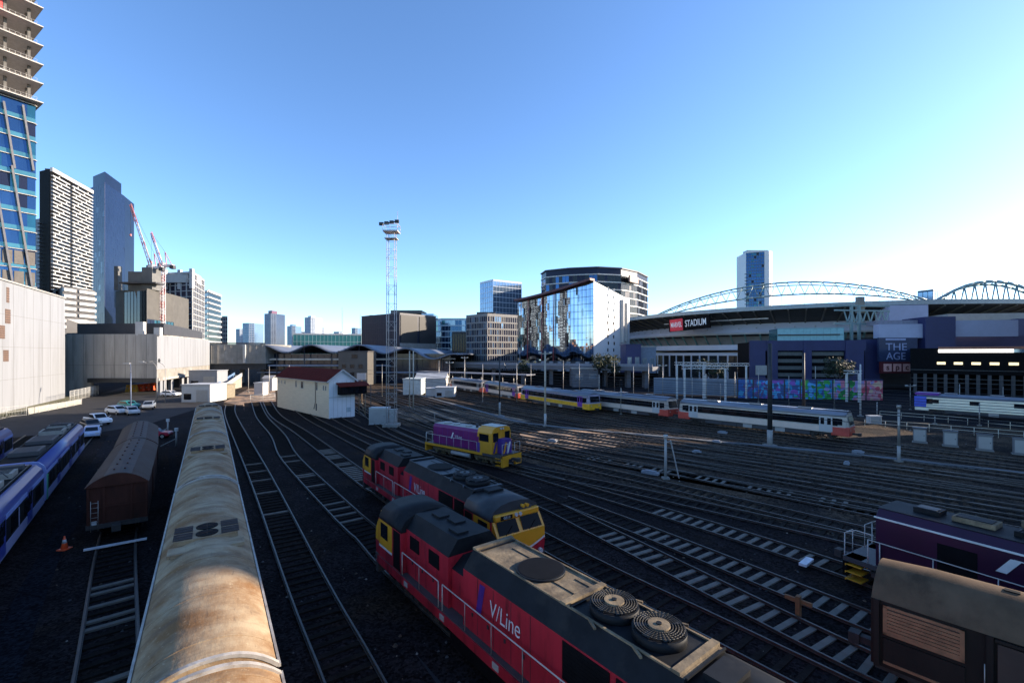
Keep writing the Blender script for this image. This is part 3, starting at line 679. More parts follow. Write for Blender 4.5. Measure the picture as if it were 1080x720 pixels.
# --- small brown block in front of the station
bs = thing('brown_equipment_block', 'square brown grey equipment block with a few windows in front of the station', 'building')
a, c = W(357,158), W(387.5,158); zt = HT(371,158); b = MB(); b.box(a.x,c.x,158,168,0,zt,BROWNC); b.build('wall', bs)
windows_on(bs, a, c, [(1.2+k*2.9, 2.6+k*2.9, z, z+1.3) for k in range(3) for z in (3.2,6.0)] + [(4.6,6.6,zt-2.2,zt-.9)], GLASS_D, CHARC)
b = MB(); b.box(a.x-.2,c.x+.2,157.8,168.2,zt,zt+.35,CHARC); b.build('parapet', bs)

# --- the dark cube and the offices right of it
dc = office('dark_cube_office', 'bulky dark office cube behind the mast, one side navy, the other grey brown', W(381.5,262), W(421.5,240), W(459.5,262), HT(332,245), 10, 30, mat('navy_screen',(.013,.018,.036),.4,spec=.3), mat('navy_screen_bar',(.02,.026,.045),.5), slab=.1, mull=.25, proud=.12, back=40, top=[(6,0,9,8,2.2,BROWNC),(16,0,6,8,1.2,GLASS_L),(-10,0,6,6,.9,CHARC)])
b = MB(); p0, p1 = W(421.5,240), W(459.5,262); d = (p1-p0).normalized(); n = Vector((d.y,-d.x)); L = (p1-p0).length
for s0, s1 in ((.6,L*.46),(L*.52,L-.5)):
    q = p0+d*((s0+s1)/2)+n*.12; b.cbox((q.x,q.y,21), ((s1-s0)/2,.2,10.5), mat('bronze_grille',(.02,.0195,.0185),.6,var=.12,scale=.5), math.atan2(d.y,d.x))
q = p0+d*(L*.5)+n*.3; b.cbox((q.x,q.y,HT(367,250)), (L*.5,.3,2.6), CONC, math.atan2(d.y,d.x)); b.build('grille_panel', dc)
office('striped_teal_office', 'teal glass office with horizontal white stripes beside the dark cube', W(458,300), W(466,292), W(494,292), HT(337,295), 9, 12, GLASS_B, mat('pale_stripe',(.5,.6,.62),.5), slab=.7, mull=.1, mix=([GLASS_TL,GLASS_L],.35))
office('charcoal_fin_block', 'small charcoal block with white vertical fins, between teal and grid offices', W(477,262), None, W(493,262), HT(351,262), 1, 6, GLASS_D, CHARC, slab=.2, mull=.5, back=10)
gr = office('grid_office', 'beige grid fronted office with rows of small dark windows below the pale blue tower', W(492,250), W(514,238), W(547,250), HT(333,245), 9, 26, GLASS_N, mat('beige_grid',(.22,.21,.20),.7,var=.1), slab=.75, mull=.35, mix=([GLASS_L,CHARC],.4), top=[(-3,0,5,4,1.2,CHARC)])
office('pale_blue_tower', 'pale blue glass tower with a dark top edge behind the grid office', W(506.5,330), W(520,316), W(550,330), HT(297,322), 17, 16, GLASS_L, mat('pale_line',(.55,.6,.66),.5), slab=.35, mull=.12, cat='tower', roof=CHARC)
# --- curved banded office behind the mirrored hotel
def banded():
    t = thing('banded_office', 'big curved office with dark glass floors and thin white bands behind the mirrored building', 'building')
    pts = [W(571,300),W(576,288),W(600,280),W(630,276),W(655,280),W(672,292),W(683,312)]; zt = HT(284,282); nf = 13; fh = (zt-3)/nf
    ring = pts + [W(680,350),W(575,350)]
    b = MB(); b.prism(ring, 0, zt, GLASS_N, CHARC); b.build('glass', t)
    g2 = MB(); r2 = MB()
    for a, c in zip(pts, pts[1:]):
        facade(g2, r2, a, c, 0, zt-4, nf, max(2,int((c-a).length/2.2)), GLASS_B if c.x < W(645,280).x else GLASS_D, CHARC, slab=0, mull=.12, proud=.08, jit=.02, mix=([GLASS_N,GLASS_D],.4))
    g2.build('window_wall', t); r2.build('mullions', t)
    for i in range(1,nf+1):
        s = MB(); z = (zt-4)*i/nf
        for a, c in zip(pts, pts[1:]): s.beam(V3(a,z), V3(c,z), 1.0, .65, WHITE)
        s.build('floor_band', t)
    k = MB()
    for a, c in zip(pts, pts[1:]): k.beam(V3(a,zt+.2), V3(c,zt+.2), 1.4, .7, CHARC)
    k.build('roof_edge', t)
    s = MB(); p = W(668,285); s.cbox((p.x,p.y-.6,zt-6), (6.2,.5,2.0), mat('brown_band',(.22,.13,.11),.6), math.atan2(12,10)); s.build('brown_panel', t)
banded()
# --- hotel with a faceted mirror front and a white end wall
def hotel():
    t = thing('mirrored_hotel', 'mirror fronted building with red seams, rising roofline and a white end wall', 'building')
    A, Mm, Bp = W(546,214), W(626,182), W(664,216); z0 = 8.
    def top(u): return HT(309,214)*(1-u) + HT(297,182)*u if u < 0 else (HT(318,214) + (HT(297,184)-HT(318,214))*u**1.5)
    d = (Mm-A); L = d.length; d.normalize(); n = Vector((d.y,-d.x)); core = MB(); N = 16; zs = [top(k/N) for k in range(N+1)]
    vs = []; 
    for k in range(N+1): p = A+d*(L*k/N)-n*.4; vs += [V3(p,0), V3(p,zs[k]), V3(p+Vector((0,12)),0), V3(p+Vector((0,12)),zs[k]-1)]
    fs = []
    for k in range(N): o = 4*k; fs += [(o,o+4,o+5,o+1),(o+1,o+5,o+7,o+3),(o+3,o+7,o+6,o+2)]
    fs += [(0,1,3,2),(4*N,4*N+2,4*N+3,4*N+1)]; core.add(vs, fs, CHARC); core.build('core', t)
    gl = MB(); nb, fh = 44, 2.9; random.seed(5)
    for j in range(nb):
        u0, u1 = j/nb, (j+1)/nb; bulge = .5*math.sin(j*.9)+.35*math.sin(j*2.1)
        ztop = top((u0+u1)/2)-.6; nfl = int((ztop-z0)/fh)
        for i in range(nfl):
            a = A+d*(L*u0); c = A+d*(L*u1); za = z0+(ztop-z0)*i/nfl; zb = z0+(ztop-z0)*(i+1)/nfl
            k0, k1 = random.uniform(-.012,.012), random.uniform(-.012,.012); w0 = .03*math.sin(i*.8+j*.5); 
            o0 = .09*math.sin(u0*19); o1 = .09*math.sin(u1*19)
            m = GLASS_M if random.random() < .9 else random.choice([GLASS_L, GLASS_M, GLASS_D])
            gl.add([V3(a+n*(o0+k0+w0),za),V3(c+n*(o1+k1+w0),za),V3(c+n*(o1+k1-w0),zb),V3(a+n*(o0+k0-w0),zb)], [(0,1,2,3)], m)
    gl.build('mirror_glass', t)
    fr = MB()
    for j in range(0,nb+1,2): p = A+d*(L*j/nb)+n*.32; fr.beam(V3(p,z0), V3(p,top(j/nb)-.6), .08,.12, DARKS)
    for i in range(1,15):
        z = z0+i*2.9; u = 0 if z < top(0) else None
        s0 = 0
        while top(s0/L)-.8 < z and s0 < L: s0 += 1
        if s0 < L-2: fr.beam(V3(A+d*s0+n*.3,z), V3(Mm+n*.3,z), .1,.07, DARKS)
    fr.build('mullions', t)
    for u in (.16,.36,.52):
        s = MB(); p = A+d*(L*u)+n*.5; s.beam(V3(p,z0), V3(p+d*.5,top(u)), .35,.3, mat('red_seam',(.28,.05,.05),.5)); s.build('red_seam', t)
    rs = MB()
    for k in range(N): p, q = A+d*(L*k/N)+n*.8, A+d*(L*(k+1)/N)+n*.8; rs.beam(V3(p,zs[k]+.5), V3(q,zs[k+1]+.5), 3.2, .9, mat('dark_red_roof',(.10,.035,.04),.6))
    rs.build('roof_edge', t)
    d2 = (Bp-Mm).normalized(); n2 = Vector((d2.y,-d2.x)); L2 = (Bp-Mm).length; zt = zs[-1]
    b = MB(); zb = HT(316,216); vs = [V3(Mm+d*.0,0),V3(Bp,0),V3(Bp,zb),V3(Mm,zt),V3(Mm+Vector((.5,13)),0),V3(Bp+Vector((-6,5)),0),V3(Bp+Vector((-6,5)),zb),V3(Mm+Vector((.5,13)),zt)]
    b.add(vs, [(0,1,2,3),(7,6,5,4),(3,2,6,7),(1,5,6,2),(0,3,7,4)], mat('bright_white_wall',(.55,.56,.57),.6,var=.04,scale=.3)); b.build('end_wall', t)
    rects = []
    for k in range(10):
        for s in (.34,.5): rects.append((L2*s+.6*(k%2), L2*s+1.2+.6*(k%2), 12+k*2.9, 13.3+k*2.9))
    windows_on(t, Mm, Bp, rects, GLASS_D, GREYW, .04)
    rb = MB()
    for s in (.74,.86): p = Mm+d2*(L2*s)+n2*.5; rb.cbox((p.x,p.y,(zt*.5+8)-3*s), (1.2,.7,zt*.5-6-6*s), GREYW if s<.5 else WHITE, math.atan2(d2.y,d2.x)+.2)
    rb.build('wall_fold', t)
    bs_ = MB(); bs_.prism([A-n*.2,Mm-n*.2,Bp+Vector((-2,0)),Bp+Vector((-6,12)),A+Vector((0,12))], 0, 8, CHARC); bs_.build('base_storey', t)
    for j in range(9):
        p = A+d*(L*(j+.5)/9)+n*.8; q = MB(); q.cbox((p.x,p.y,5.2),(1.0,.25,2.6),mat('stone_light',(.25,.25,.27),.7),math.atan2(d.y,d.x)); q.build('base_pier', t)
hotel()

# ------------------------------------------------------------------ stadium
ST_C, ST_R = Vector((165,262)), 104.
def arc_pts(r, a0, a1, n): return [ST_C + Vector((math.cos(R(a0+(a1-a0)*k/n)), math.sin(R(a0+(a1-a0)*k/n))))*r for k in range(n+1)]
A0, A1 = 150, 330
def stadium():
    t = thing('stadium', 'large round stadium with a dark overhanging roof rim and curved grey tiers', 'stadium')
    def ring(name, r0, z0, r1, z1, m, n=90, a0=A0, a1=A1):
        b = MB(); P, Q = arc_pts(r0,a0,a1,n), arc_pts(r1,a0,a1,n); vs = []
        for p, q in zip(P,Q): vs += [V3(p,z0), V3(q,z1)]
        b.add(vs, [(2*i,2*i+2,2*i+3,2*i+1) for i in range(n)], m, True); return b.build(name, t)
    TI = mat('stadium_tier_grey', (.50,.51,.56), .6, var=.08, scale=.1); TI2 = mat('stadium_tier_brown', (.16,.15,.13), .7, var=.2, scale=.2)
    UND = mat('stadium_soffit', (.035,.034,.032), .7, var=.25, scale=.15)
    # roof: rim, soffit and a rising skin
    ring('roof_rim', ST_R+4, 28.0, ST_R+4, 29.6, mat('roof_rim_grey',(.30,.34,.34),.5), a0=140)
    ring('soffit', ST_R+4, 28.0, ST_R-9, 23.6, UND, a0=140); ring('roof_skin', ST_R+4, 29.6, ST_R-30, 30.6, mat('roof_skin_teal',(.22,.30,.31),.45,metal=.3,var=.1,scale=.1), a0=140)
    sr = MB()
    for p, q in zip(arc_pts(ST_R+3.5,A0-8,A1,60), arc_pts(ST_R-9,A0-8,A1,60)): sr.beam(V3(p,27.75), V3(q,23.5), .5,.7, mat('soffit_rib',(.10,.09,.07),.6))
    sr.build('soffit_rib', t)
    lg = MB(); P = arc_pts(ST_R-3,205,232,30)
    for p, q in zip(P,P[1:]): lg.beam(V3(p,25.2), V3(q,25.2), .5,.5, WHITE)
    lg.build('white_edge_beam', t)
    # tiers, top to bottom
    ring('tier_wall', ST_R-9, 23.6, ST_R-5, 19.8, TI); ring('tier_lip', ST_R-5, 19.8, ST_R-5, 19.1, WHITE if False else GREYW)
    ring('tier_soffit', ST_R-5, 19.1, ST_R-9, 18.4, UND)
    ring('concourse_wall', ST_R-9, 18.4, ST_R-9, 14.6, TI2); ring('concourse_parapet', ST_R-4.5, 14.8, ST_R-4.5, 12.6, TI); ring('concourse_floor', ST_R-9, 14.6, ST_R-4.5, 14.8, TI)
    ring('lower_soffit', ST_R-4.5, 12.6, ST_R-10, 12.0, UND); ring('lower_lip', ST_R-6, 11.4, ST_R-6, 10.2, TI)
    ring('lower_glass', ST_R-10, 12.0, ST_R-10, 0, mat('stadium_glass',(.02,.025,.03),.15,var=.4,scale=.2)); ring('lower_lip_top', ST_R-6, 11.4, ST_R-10, 11.5, TI)
    ck = MB()
    for p in arc_pts(ST_R-6.2,A0,A1,72): ck.beam(V3(p,0), V3(p,10.3), .5,.5, TI)
    ck.build('column', t)
    GC = mat('green_strut', (.10,.20,.18), .6)
    for p, q in zip(arc_pts(ST_R-8.8,A0,A1,54), arc_pts(ST_R-5.2,A0,A1,54)): ck = MB(); ck.beam(V3(p,14.9), V3(q,19.0), .5,.5, GC); ck.build('raking_strut', t)
    sg = MB()
    for k in range(26):
        p = arc_pts(ST_R-6.6,185+k*4,186,1)[0]; sg.cyl((p.x,p.y,21.6),(p.x,p.y-.3,21.8),.28,WHITE,8)
    sg.build('rim_lamp', t)
    # inner bowl so that the roof does not float
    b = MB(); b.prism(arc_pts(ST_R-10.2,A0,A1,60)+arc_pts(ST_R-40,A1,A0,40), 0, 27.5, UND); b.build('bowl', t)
    # sign on the rim: white lettering on a red block and on black
    def on_rim(px): 
        u = Vector(((px-540)/F, 1)); c = ST_C; a = u.dot(u); bq = -2*u.dot(c); cq = c.dot(c)-(ST_R+4.3)**2; s = (-bq-math.sqrt(bq*bq-4*a*cq))/(2*a); return u*s
    p, q = on_rim(707), on_rim(750); d = (q-p).normalized(); rz = math.atan2(d.y,d.x); L = (q-p).length; mid = (p+q)/2; n = Vector((d.y,-d.x)); mid += n*.7
    zt, zb = HT(334,mid.y), HT(348.5,mid.y); zc = (zt+zb)/2; hz = (zt-zb)/2*.92
    sgn = MB(); sgn.cbox((0,0,0), (L/2,.4,hz), BLACK); so_ = sgn.build('sign_board', t, (mid.x,mid.y,zc), rz); so_.rotation_euler.y = R(-3)
    rb = MB(); rb.box(-L/2+.6,-L/2+L*.36,-.52,-.41,-hz*.95,hz*.95,mat('sign_red',(.72,.02,.05),.5)); rb.build('red_block', so_)
    WL = mat('sign_white', (.85,.85,.85), .5); tx = -L/2+.6+(L*.36-.6)/2
    text('MARVEL', hz*1.15, WL, so_, (tx,-.54,0), (R(90),0,0), name='lettering', xs=.74*L*.36/(hz*1.15*3.4), ext=.03, off=.02)
    text('STADIUM', hz*1.45, WL, so_, (L*.17,-.43,0), (R(90),0,0), name='lettering', xs=L*.56/(hz*1.45*4.6), ext=.03, off=.02)
stadium()

def roof_arch(label, A, Bp, peak, lower, N=26, sep=3.4, tk=1.0):
    """a long curved roof truss: two top chords, a bottom chord and zigzag webs"""
    TR = mat('truss_teal', (.20,.29,.30), .5, metal=.2, var=.1)
    t = thing('roof_arch', label, 'truss', group='roof trusses over the stadium'); d = (Vector(Bp)-Vector(A)); hn = Vector((d.y,-d.x,0)).normalized()
    def pt(u, h): b = Vector(A).lerp(Vector(Bp),u); return b + Vector((0,0,h*(1-(2*u-1)**2)**.9))
    ch = {'top_chord':(peak,0), 'bottom_chord':(lower,0)}; 
    for nm, (h, o) in ch.items():
        b = MB(); b.tube([pt(k/N,h)+hn*o for k in range(N+1)], .38*tk, TR, 6); b.build(nm, t)
    for o in (-sep,):
        b = MB(); b.tube([pt(k/N,peak*.93)+hn*o for k in range(N+1)], .28*tk, TR, 6); b.build('top_chord', t)
    wb = MB()
    for k in range(N):
        u, v = k/N, (k+.5)/N
        wb.cyl(pt(u,peak), pt(v,lower), .16*tk, TR, 5); wb.cyl(pt(v,lower), pt((k+1)/N,peak), .16*tk, TR, 5); wb.cyl(pt(u,peak), pt(u,peak*.93)-hn*sep, .10, TR, 5)
        wb.cyl(pt(v,lower), Vector((pt(v,lower).x,pt(v,lower).y,29)), .07, TR, 5)
    wb.build('web', t)
def P3(px, py, d): p = W(px,d); return (p.x,p.y,HT(py,d))
roof_arch('long low arched roof truss sweeping over the sign side of the stadium', P3(676,342,262), P3(992,322,214), HT(301,240)-30, (HT(301,240)-30)*.62)
roof_arch('steeper arched roof truss with bold zigzag webs at the right end of the stadium', P3(974,331,196), P3(1118,329,188), HT(296,192)-28.5, 1.0, 13, 2.6, 1.7)

# --- towers behind the stadium
def res_tower():
    t = thing('residential_tower', 'slim blue glass residential tower with a rounded white side behind the stadium arch', 'tower')
    d = 420; A, Bp = W(787,d), W(806,d-6); zt = HT(266,d); P = [A,Bp]; C_ = W(809,d+2); r = 9
    b = MB(); ring = [A,Bp] + [Vector((Bp.x+2+r*math.sin(R(k*18)), Bp.y+r-r*math.cos(R(k*18)))) for k in range(1,10)] + [A+Vector((2,22))]
    b.prism(ring, 0, zt, mat('white_round_wall',(.62,.62,.62),.5,var=.05)); b.build('wall', t)
    g, f = MB(), MB(); facade(g, f, A, Bp, 20, zt-1, 30, 7, GLASS_B, mat('slate_mullion',(.08,.12,.16),.5), slab=.6, mull=.3, mix=([GLASS_N,GLASS_T],.25), jit=.01); g.build('glass', t); f.build('facade_grid', t)
    for i in range(16):
        bb = MB(); z = 38+i*3.1; bb.cbox((A.x-.3,A.y-.4,z), (1.0,1.0,.28), mat('slate_mullion',(.08,.12,.16),.5)); bb.build('balcony', t)
    c = MB(); c.box(A.x+1,Bp.x+7,A.y,A.y+8,zt,zt+2,WHITE); c.build('crown', t)
res_tower()
office('blue_glass_block', 'low blue glass block behind the stadium between its two roof trusses', W(968,300), W(984,292), W(1001,302), HT(307,296), 8, 10, GLASS_L, mat('slate_mullion',(.08,.12,.16),.5), slab=.3, mull=.2)
office('teal_glass_block', 'teal glass block half hidden behind the zigzag truss', W(1040,296), None, W(1073,300), HT(318,298), 5, 10, GLASS_T, mat('slate_mullion',(.08,.12,.16),.5), slab=.4, mull=.2)

# ------------------------------------------------------------------ buildings at the foot of the stadium
def navy_hall():
    t = thing('navy_carpark_building', 'navy clad hall with dark louvred bays and tall piers at the foot of the stadium', 'building')
    d = 146.; A, Bp = W(790,d), W(912,d-8); zt = HT(359,d-3); L = (Bp-A).length; u = (Bp-A).normalized(); n = Vector((u.y,-u.x)); rz = math.atan2(u.y,u.x)
    b = MB(); b.prism([A,Bp,Bp-n*16,A-n*16], 0, zt-.5, BLACK); b.build('wall', t)
    for s0, s1 in ((0,.14),(.16,.25),(.475,.545),(.83,.98)):
        q = MB(); p = A+u*(L*(s0+s1)/2)+n*.5; q.cbox((p.x,p.y,zt/2), (L*(s1-s0)/2,.6,zt/2), NAVY, rz); q.build('pier', t)
    q = MB(); p = A+u*(L/2)+n*.35; q.cbox((p.x,p.y,zt-1.6), (L/2,.5,1.6), NAVY, rz); q.build('top_band', t)
    LV = mat('louvre_green_grey', (.075,.085,.085), .5, var=.2)
    for s0, s1 in ((.255,.47),(.55,.825)):
        for i in range(5):
            q = MB(); z = 2.2+i*2.2; p = A+u*(L*(s0+s1)/2)+n*.25; q.cbox((p.x,p.y,z), (L*(s1-s0)/2-.1,.2,.55), LV, rz); q.build('louvre', t)
    q = MB(); p = A+u*(L*.1)+n*1.2; q.cbox((p.x,p.y,HT(390,d)), (1.6,.3,1.5), GREYW, rz); q.build('pale_panel', t)
    # teal glazed box on the roof
    k = thing('teal_roof_box', 'pale teal glazed box sitting on the navy hall', 'building'); A2, B2 = W(820,d+6), W(890,d+1); zt2 = HT(346,d+3); u2 = (B2-A2).normalized(); n2 = Vector((u2.y,-u2.x))
    b = MB(); b.prism([A2,B2,B2-n2*10,A2-n2*10], zt-.5, zt2, GLASS_TL); b.build('wall', k)
    g_, f_ = MB(), MB(); facade(g_, f_, A2, B2, zt, zt2, 2, 10, mat('pale_teal_panel',(.25,.48,.50),.35,var=.1), mat('teal_frame',(.20,.36,.38),.5), slab=.3, mull=.08, proud=.12); g_.build('glass', k); f_.build('facade_grid', k)
    sl_ = MB(); p = A2.lerp(B2,.47)+n2*.2; sl_.cbox((p.x,p.y,HT(352.5,d)), (9,.15,.2), CHARC, math.atan2(u2.y,u2.x)); sl_.build('slot', k)
navy_hall()
def entrance_block():
    t = thing('stadium_entrance_block', 'entrance block of lilac panels and a tall navy box below the zigzag truss', 'building')
    d = 140.
    def slabp(px0,px1,y0,y1,dd,m,name,th=3.):
        a, c = W(px0,dd), W(px1,dd-(px1-px0)*.05); u = (c-a).normalized(); n = Vector((u.y,-u.x)); b = MB(); b.prism([a,c,c-n*th,a-n*th], HT(y1,dd), HT(y0,dd), m); return b.build(name, t)
    slabp(927,976,342,356.5,d,LILAC,'lilac_panel'); slabp(938,979,322,342,d+18,LILAC,'lilac_upper_panel',8); slabp(1007,1074,338,355,d-3,LILAC,'lilac_panel')
    slabp(976,1008,334,369,d-3.5,NAVY,'navy_box',8); slabp(960,977,336,369,d+1,NAVY,'navy_return',4)
    slabp(925,978,338,343,d+2,mat('grey_purple_band',(.2,.2,.25),.6),'band',6); slabp(912,928,358,400,d+1,NAVY,'navy_pier',6)
    slabp(1008,1100,354.5,366,d+2,NAVY,'navy_band',6); slabp(1074,1100,336,356,d+4,NAVY,'navy_end',6); slabp(1000,1100,331,338,d+10,GREYW,'pale_roof_edge',14)
    slabp(905,1100,356,420,d+8,CHARC,'back_wall',8)
    rt = MB()                                      # green steel frame between hall and entrance
    GC = mat('truss_teal', (.20,.29,.30), .5)
    for px in (898,906): a = W(px,d+8); rt.beam(V3(a,0), V3(a,HT(322,d+8)), .7,.7, GC)
    for y in (322,327,341): rt.beam(V3(W(880,d+8),HT(y,d+8)), V3(W(938,d+8),HT(y+1,d+8)), .5,.5, GC)
    for k in range(6): rt.beam(V3(W(890+k*8,d+8),HT(327,d+8)), V3(W(894+k*8,d+8),HT(340,d+8)), .3,.3, GC); rt.beam(V3(W(898+k*8,d+8),HT(327,d+8)), V3(W(894+k*8,d+8),HT(340,d+8)), .3,.3, GC)
    rt.build('steel_frame', t)
    m_ = MB(); a = W(907,d+9); m_.beam(V3(a,HT(330,d+9)), V3(a,HT(313,d+9)), 2.2, 1.2, CONC); m_.build('mast_stub', t)
entrance_block()
def hoarding():
    t = thing('newspaper_sign', 'dark blue billboard with pale capital lettering above a row of three pink squares', 'sign'); d = 137.
    a, c = W(927,d), W(974,d-2); b = MB(); zt, zb = HT(356,d), HT(381,d); L = c.x-a.x
    b.box(a.x,c.x,d,d+.6,zb,zt,mat('billboard_navy',(.022,.035,.085),.5)); b.build('board', t)
    TL = mat('sign_lilac', (.30,.34,.52), .6); cx = a.x + L*.45
    text('THE', 3.1, TL, t, (cx,d-.03,HT(366,d)), (R(90),0,0), ext=.03, xs=1.15); text('AGE', 3.1, TL, t, (a.x+L*.44,d-.03,HT(375.8,d)), (R(90),0,0), ext=.03, xs=1.0)
    f = MB(); f.box(cx-3.2,cx+2.8,d-.06,d-.004,HT(358.8,d),HT(356.8,d),TL); f.build('pale_strip', t)
    k = MB(); k.box(a.x+.2,W(961,d).x,d-.3,d+.2,HT(393.5,d),HT(381.5,d),mat('sign_maroon',(.10,.015,.02),.6)); k.build('maroon_band', t)
    for i, ch in enumerate('spc'):
        x0 = W(931+i*10.2,d).x; q = MB(); q.box(x0,x0+2.35,d-.42,d-.302,HT(391.5,d),HT(383.5,d),mat('pink_square',(.72,.38,.34),.5)); o = q.build('pink_square', t)
        text(ch, 2.4, mat('sign_maroon',(.10,.015,.02),.6), t, (x0+1.17,d-.44,HT(387.3,d)), (R(90),0,0), ext=.015, off=.05)
hoarding()
def dark_viaduct():
    t = thing('covered_stand_building', 'long black shaded building with one bright strip of windows and small warm lights', 'building'); d = 128.
    a, c = W(960,d), W(1130,d-20); u = (c-a).normalized(); n = Vector((u.y,-u.x)); rz = math.atan2(u.y,u.x); L = (c-a).length
    b = MB(); b.prism([a,c,c-n*14,a-n*14], 5.5, HT(367,d-6), BLACK); b.build('upper_storey', t)
    lo = MB(); lo.prism([a-n*4,c-n*4,c-n*14,a-n*14], 0, 5.5, BLACK); lo.build('lower_wall', t)
    s = MB(); s0, s1 = L*.20, L*.68; p = a+u*((s0+s1)/2)+n*.2; s.cbox((p.x,p.y,HT(370,d-6)), ((s1-s0)/2,.15,.42), mat('lit_strip',(1,.93,.82),.5,emit=1.1), rz); s.build('window_strip', t)
    s = MB(); p = a+u*(L*.84)+n*.2; s.cbox((p.x,p.y,HT(370,d-6)), (L*.16,.15,.42), GLASS_L, rz); s.build('window_strip', t)
    br = MB(); p = a+u*(L*.6)+n*.25; br.cbox((p.x,p.y,HT(367,d-6)), (L*.4,.2,.35), mat('copper_fascia',(.30,.12,.07),.6), rz); br.build('fascia', t)
    WG = mat('warm_lit_window', (1,.78,.42), .5, emit=.55)
    for k in range(6):
        q = MB(); p = a+u*(L*(.22+k*.115))+n*.12; q.cbox((p.x,p.y,HT(383,d-6)), (.85,.08,.34), WG, rz); q.build('lit_window', t)
    for k in range(14):
        q = MB(); p = a+u*(L*(k+.5)/14)-n*.5; q.cbox((p.x,p.y,2.75),(.35,.35,2.75),CHARC,rz); q.build('column', t)
    h = MB()
    for z in (3.2,4.3,6.6): p = a+u*(L/2)+n*.12; h.cbox((p.x,p.y,z), (L/2,.05,.05), mat('dull_rail',(.10,.10,.10),.6), rz)
    h.build('rail_line', t)
dark_viaduct()
# --- road viaduct / retaining structures between the running lines and the towers
def flyover():
    t = thing('elevated_road', 'dark elevated road on columns running below the mirrored hotel and the offices', 'bridge')
    pts = [W(440,205),W(480,190),W(540,172),W(600,160),W(655,152),W(692,146)]; b = MB(); p_ = MB(); c_ = MB()
    DR = mat('flyover_concrete', (.13,.135,.15), .85, var=.2, scale=.3)
    for a, c in zip(pts, pts[1:]): b.beam(V3(a,6.2), V3(c,6.2), 9, 1.3, DR); 
    b.build('deck', t)
    for a, c in zip(pts, pts[1:]): n = (c-a).normalized(); n = Vector((n.y,-n.x))*4.6; p_.beam(V3(a+n,7.3), V3(c+n,7.3), .2, .9, mat('parapet_grey',(.2,.21,.24),.8))
    p_.build('parapet', t)
    for a, c in zip(pts, pts[1:]):
        for k in (.2,.7): q = a.lerp(c,k); cc = MB(); cc.cbox((q.x,q.y,2.8),(.6,1.6,2.8),DR); cc.build('column', t)
    w_ = MB()
    for a, c in zip(pts, pts[1:]): w_.beam(V3(a+Vector((2,4)),2.3), V3(c+Vector((2,4)),2.3), .3, 4.6, BLACK)
    w_.build('back_wall', t)
flyover()
# --- corrugated blue grey wall and the painted wall along the far tracks
bw = thing('corrugated_wall', 'plain blue grey corrugated wall running up to the painted graffiti wall', 'wall'); a, c = W(690,122), W(780,115); b = MB(); CW = mat('blue_grey_sheet', (.17,.22,.28), .6, var=.15, scale=.3, streak=(1,1,.2))
b.prism([a,c,c+Vector((0,.4)),a+Vector((0,.4))], .3, HT(399,118), CW); b.build('wall', bw); b = MB(); N = 60
for k in range(N): p = a.lerp(c,(k+.5)/N); b.cbox((p.x,p.y-.03,2.4),(.09,.05,2.0),CW)
b.build('rib', bw)
def graffiti_mat():
    m = bpy.data.materials.new('graffiti_paint'); m.use_nodes = True; n = m.node_tree.nodes; l = m.node_tree.links; p = n['Principled BSDF']; p.inputs['Roughness'].default_value = .6
    tc = n.new('ShaderNodeTexCoord'); nz = n.new('ShaderNodeTexNoise'); nz.inputs['Scale'].default_value = .5; nz.inputs['Detail'].default_value = 3; l.new(tc.outputs['Object'], nz.inputs['Vector'])
    ad = n.new('ShaderNodeVectorMath'); ad.operation = 'MULTIPLY_ADD'; ad.inputs[1].default_value = (1.6,1.6,1.6); l.new(nz.outputs['Color'], ad.inputs[0]); l.new(tc.outputs['Object'], ad.inputs[2])
    vo = n.new('ShaderNodeTexVoronoi'); vo.inputs['Scale'].default_value = 1.15; vo.inputs['Randomness'].default_value = 1; l.new(ad.outputs[0], vo.inputs['Vector'])
    sp = n.new('ShaderNodeSeparateXYZ'); l.new(tc.outputs['Object'], sp.inputs[0])
    # a run of colour schemes along the wall: blue, green, pink, orange; the scheme is shuffled cell by cell
    rp = n.new('ShaderNodeValToRGB'); cr = rp.color_ramp; cr.interpolation = 'CONSTANT'
    cols = [(0,(.03,.12,.40)),(.08,(.05,.35,.60)),(.15,(.10,.08,.22)),(.22,(.25,.10,.45)),(.29,(.10,.40,.75)),(.36,(.04,.10,.28)),(.43,(.03,.28,.55)),(.5,(.05,.40,.08)),(.57,(.02,.22,.05)),(.64,(.32,.28,.55)),(.71,(.60,.20,.28)),(.78,(.62,.30,.33)),(.85,(.60,.08,.12)),(.92,(.65,.45,.30))]
    cr.elements[0].position = 0; cr.elements[0].color = (*cols[0][1],1); cr.elements[1].position = cols[1][0]; cr.elements[1].color = (*cols[1][1],1)
    for q, c in cols[2:]: e = cr.elements.new(q); e.color = (*c,1)
    sc = n.new('ShaderNodeMath'); sc.operation = 'MULTIPLY'; sc.inputs[1].default_value = 1/37.; l.new(sp.outputs[0], sc.inputs[0])
    s2 = n.new('ShaderNodeSeparateColor'); l.new(vo.outputs['Color'], s2.inputs[0]); mm = n.new('ShaderNodeMath'); mm.operation = 'MULTIPLY_ADD'; mm.inputs[1].default_value = .30
    l.new(s2.outputs[0], mm.inputs[0]); l.new(sc.outputs[0], mm.inputs[2]); sb = n.new('ShaderNodeMath'); sb.operation = 'SUBTRACT'; sb.inputs[1].default_value = .14; l.new(mm.outputs[0], sb.inputs[0])
    l.new(sb.outputs[0], rp.inputs[0]); l.new(rp.outputs[0], p.inputs['Base Color']); return m
gw = thing('graffiti_wall', 'low wall covered in bright blue, green and pink graffiti beside the far tracks', 'wall', (W(778,114).x,114,0), math.atan2(-6, W(931,108).x-W(778,114).x))
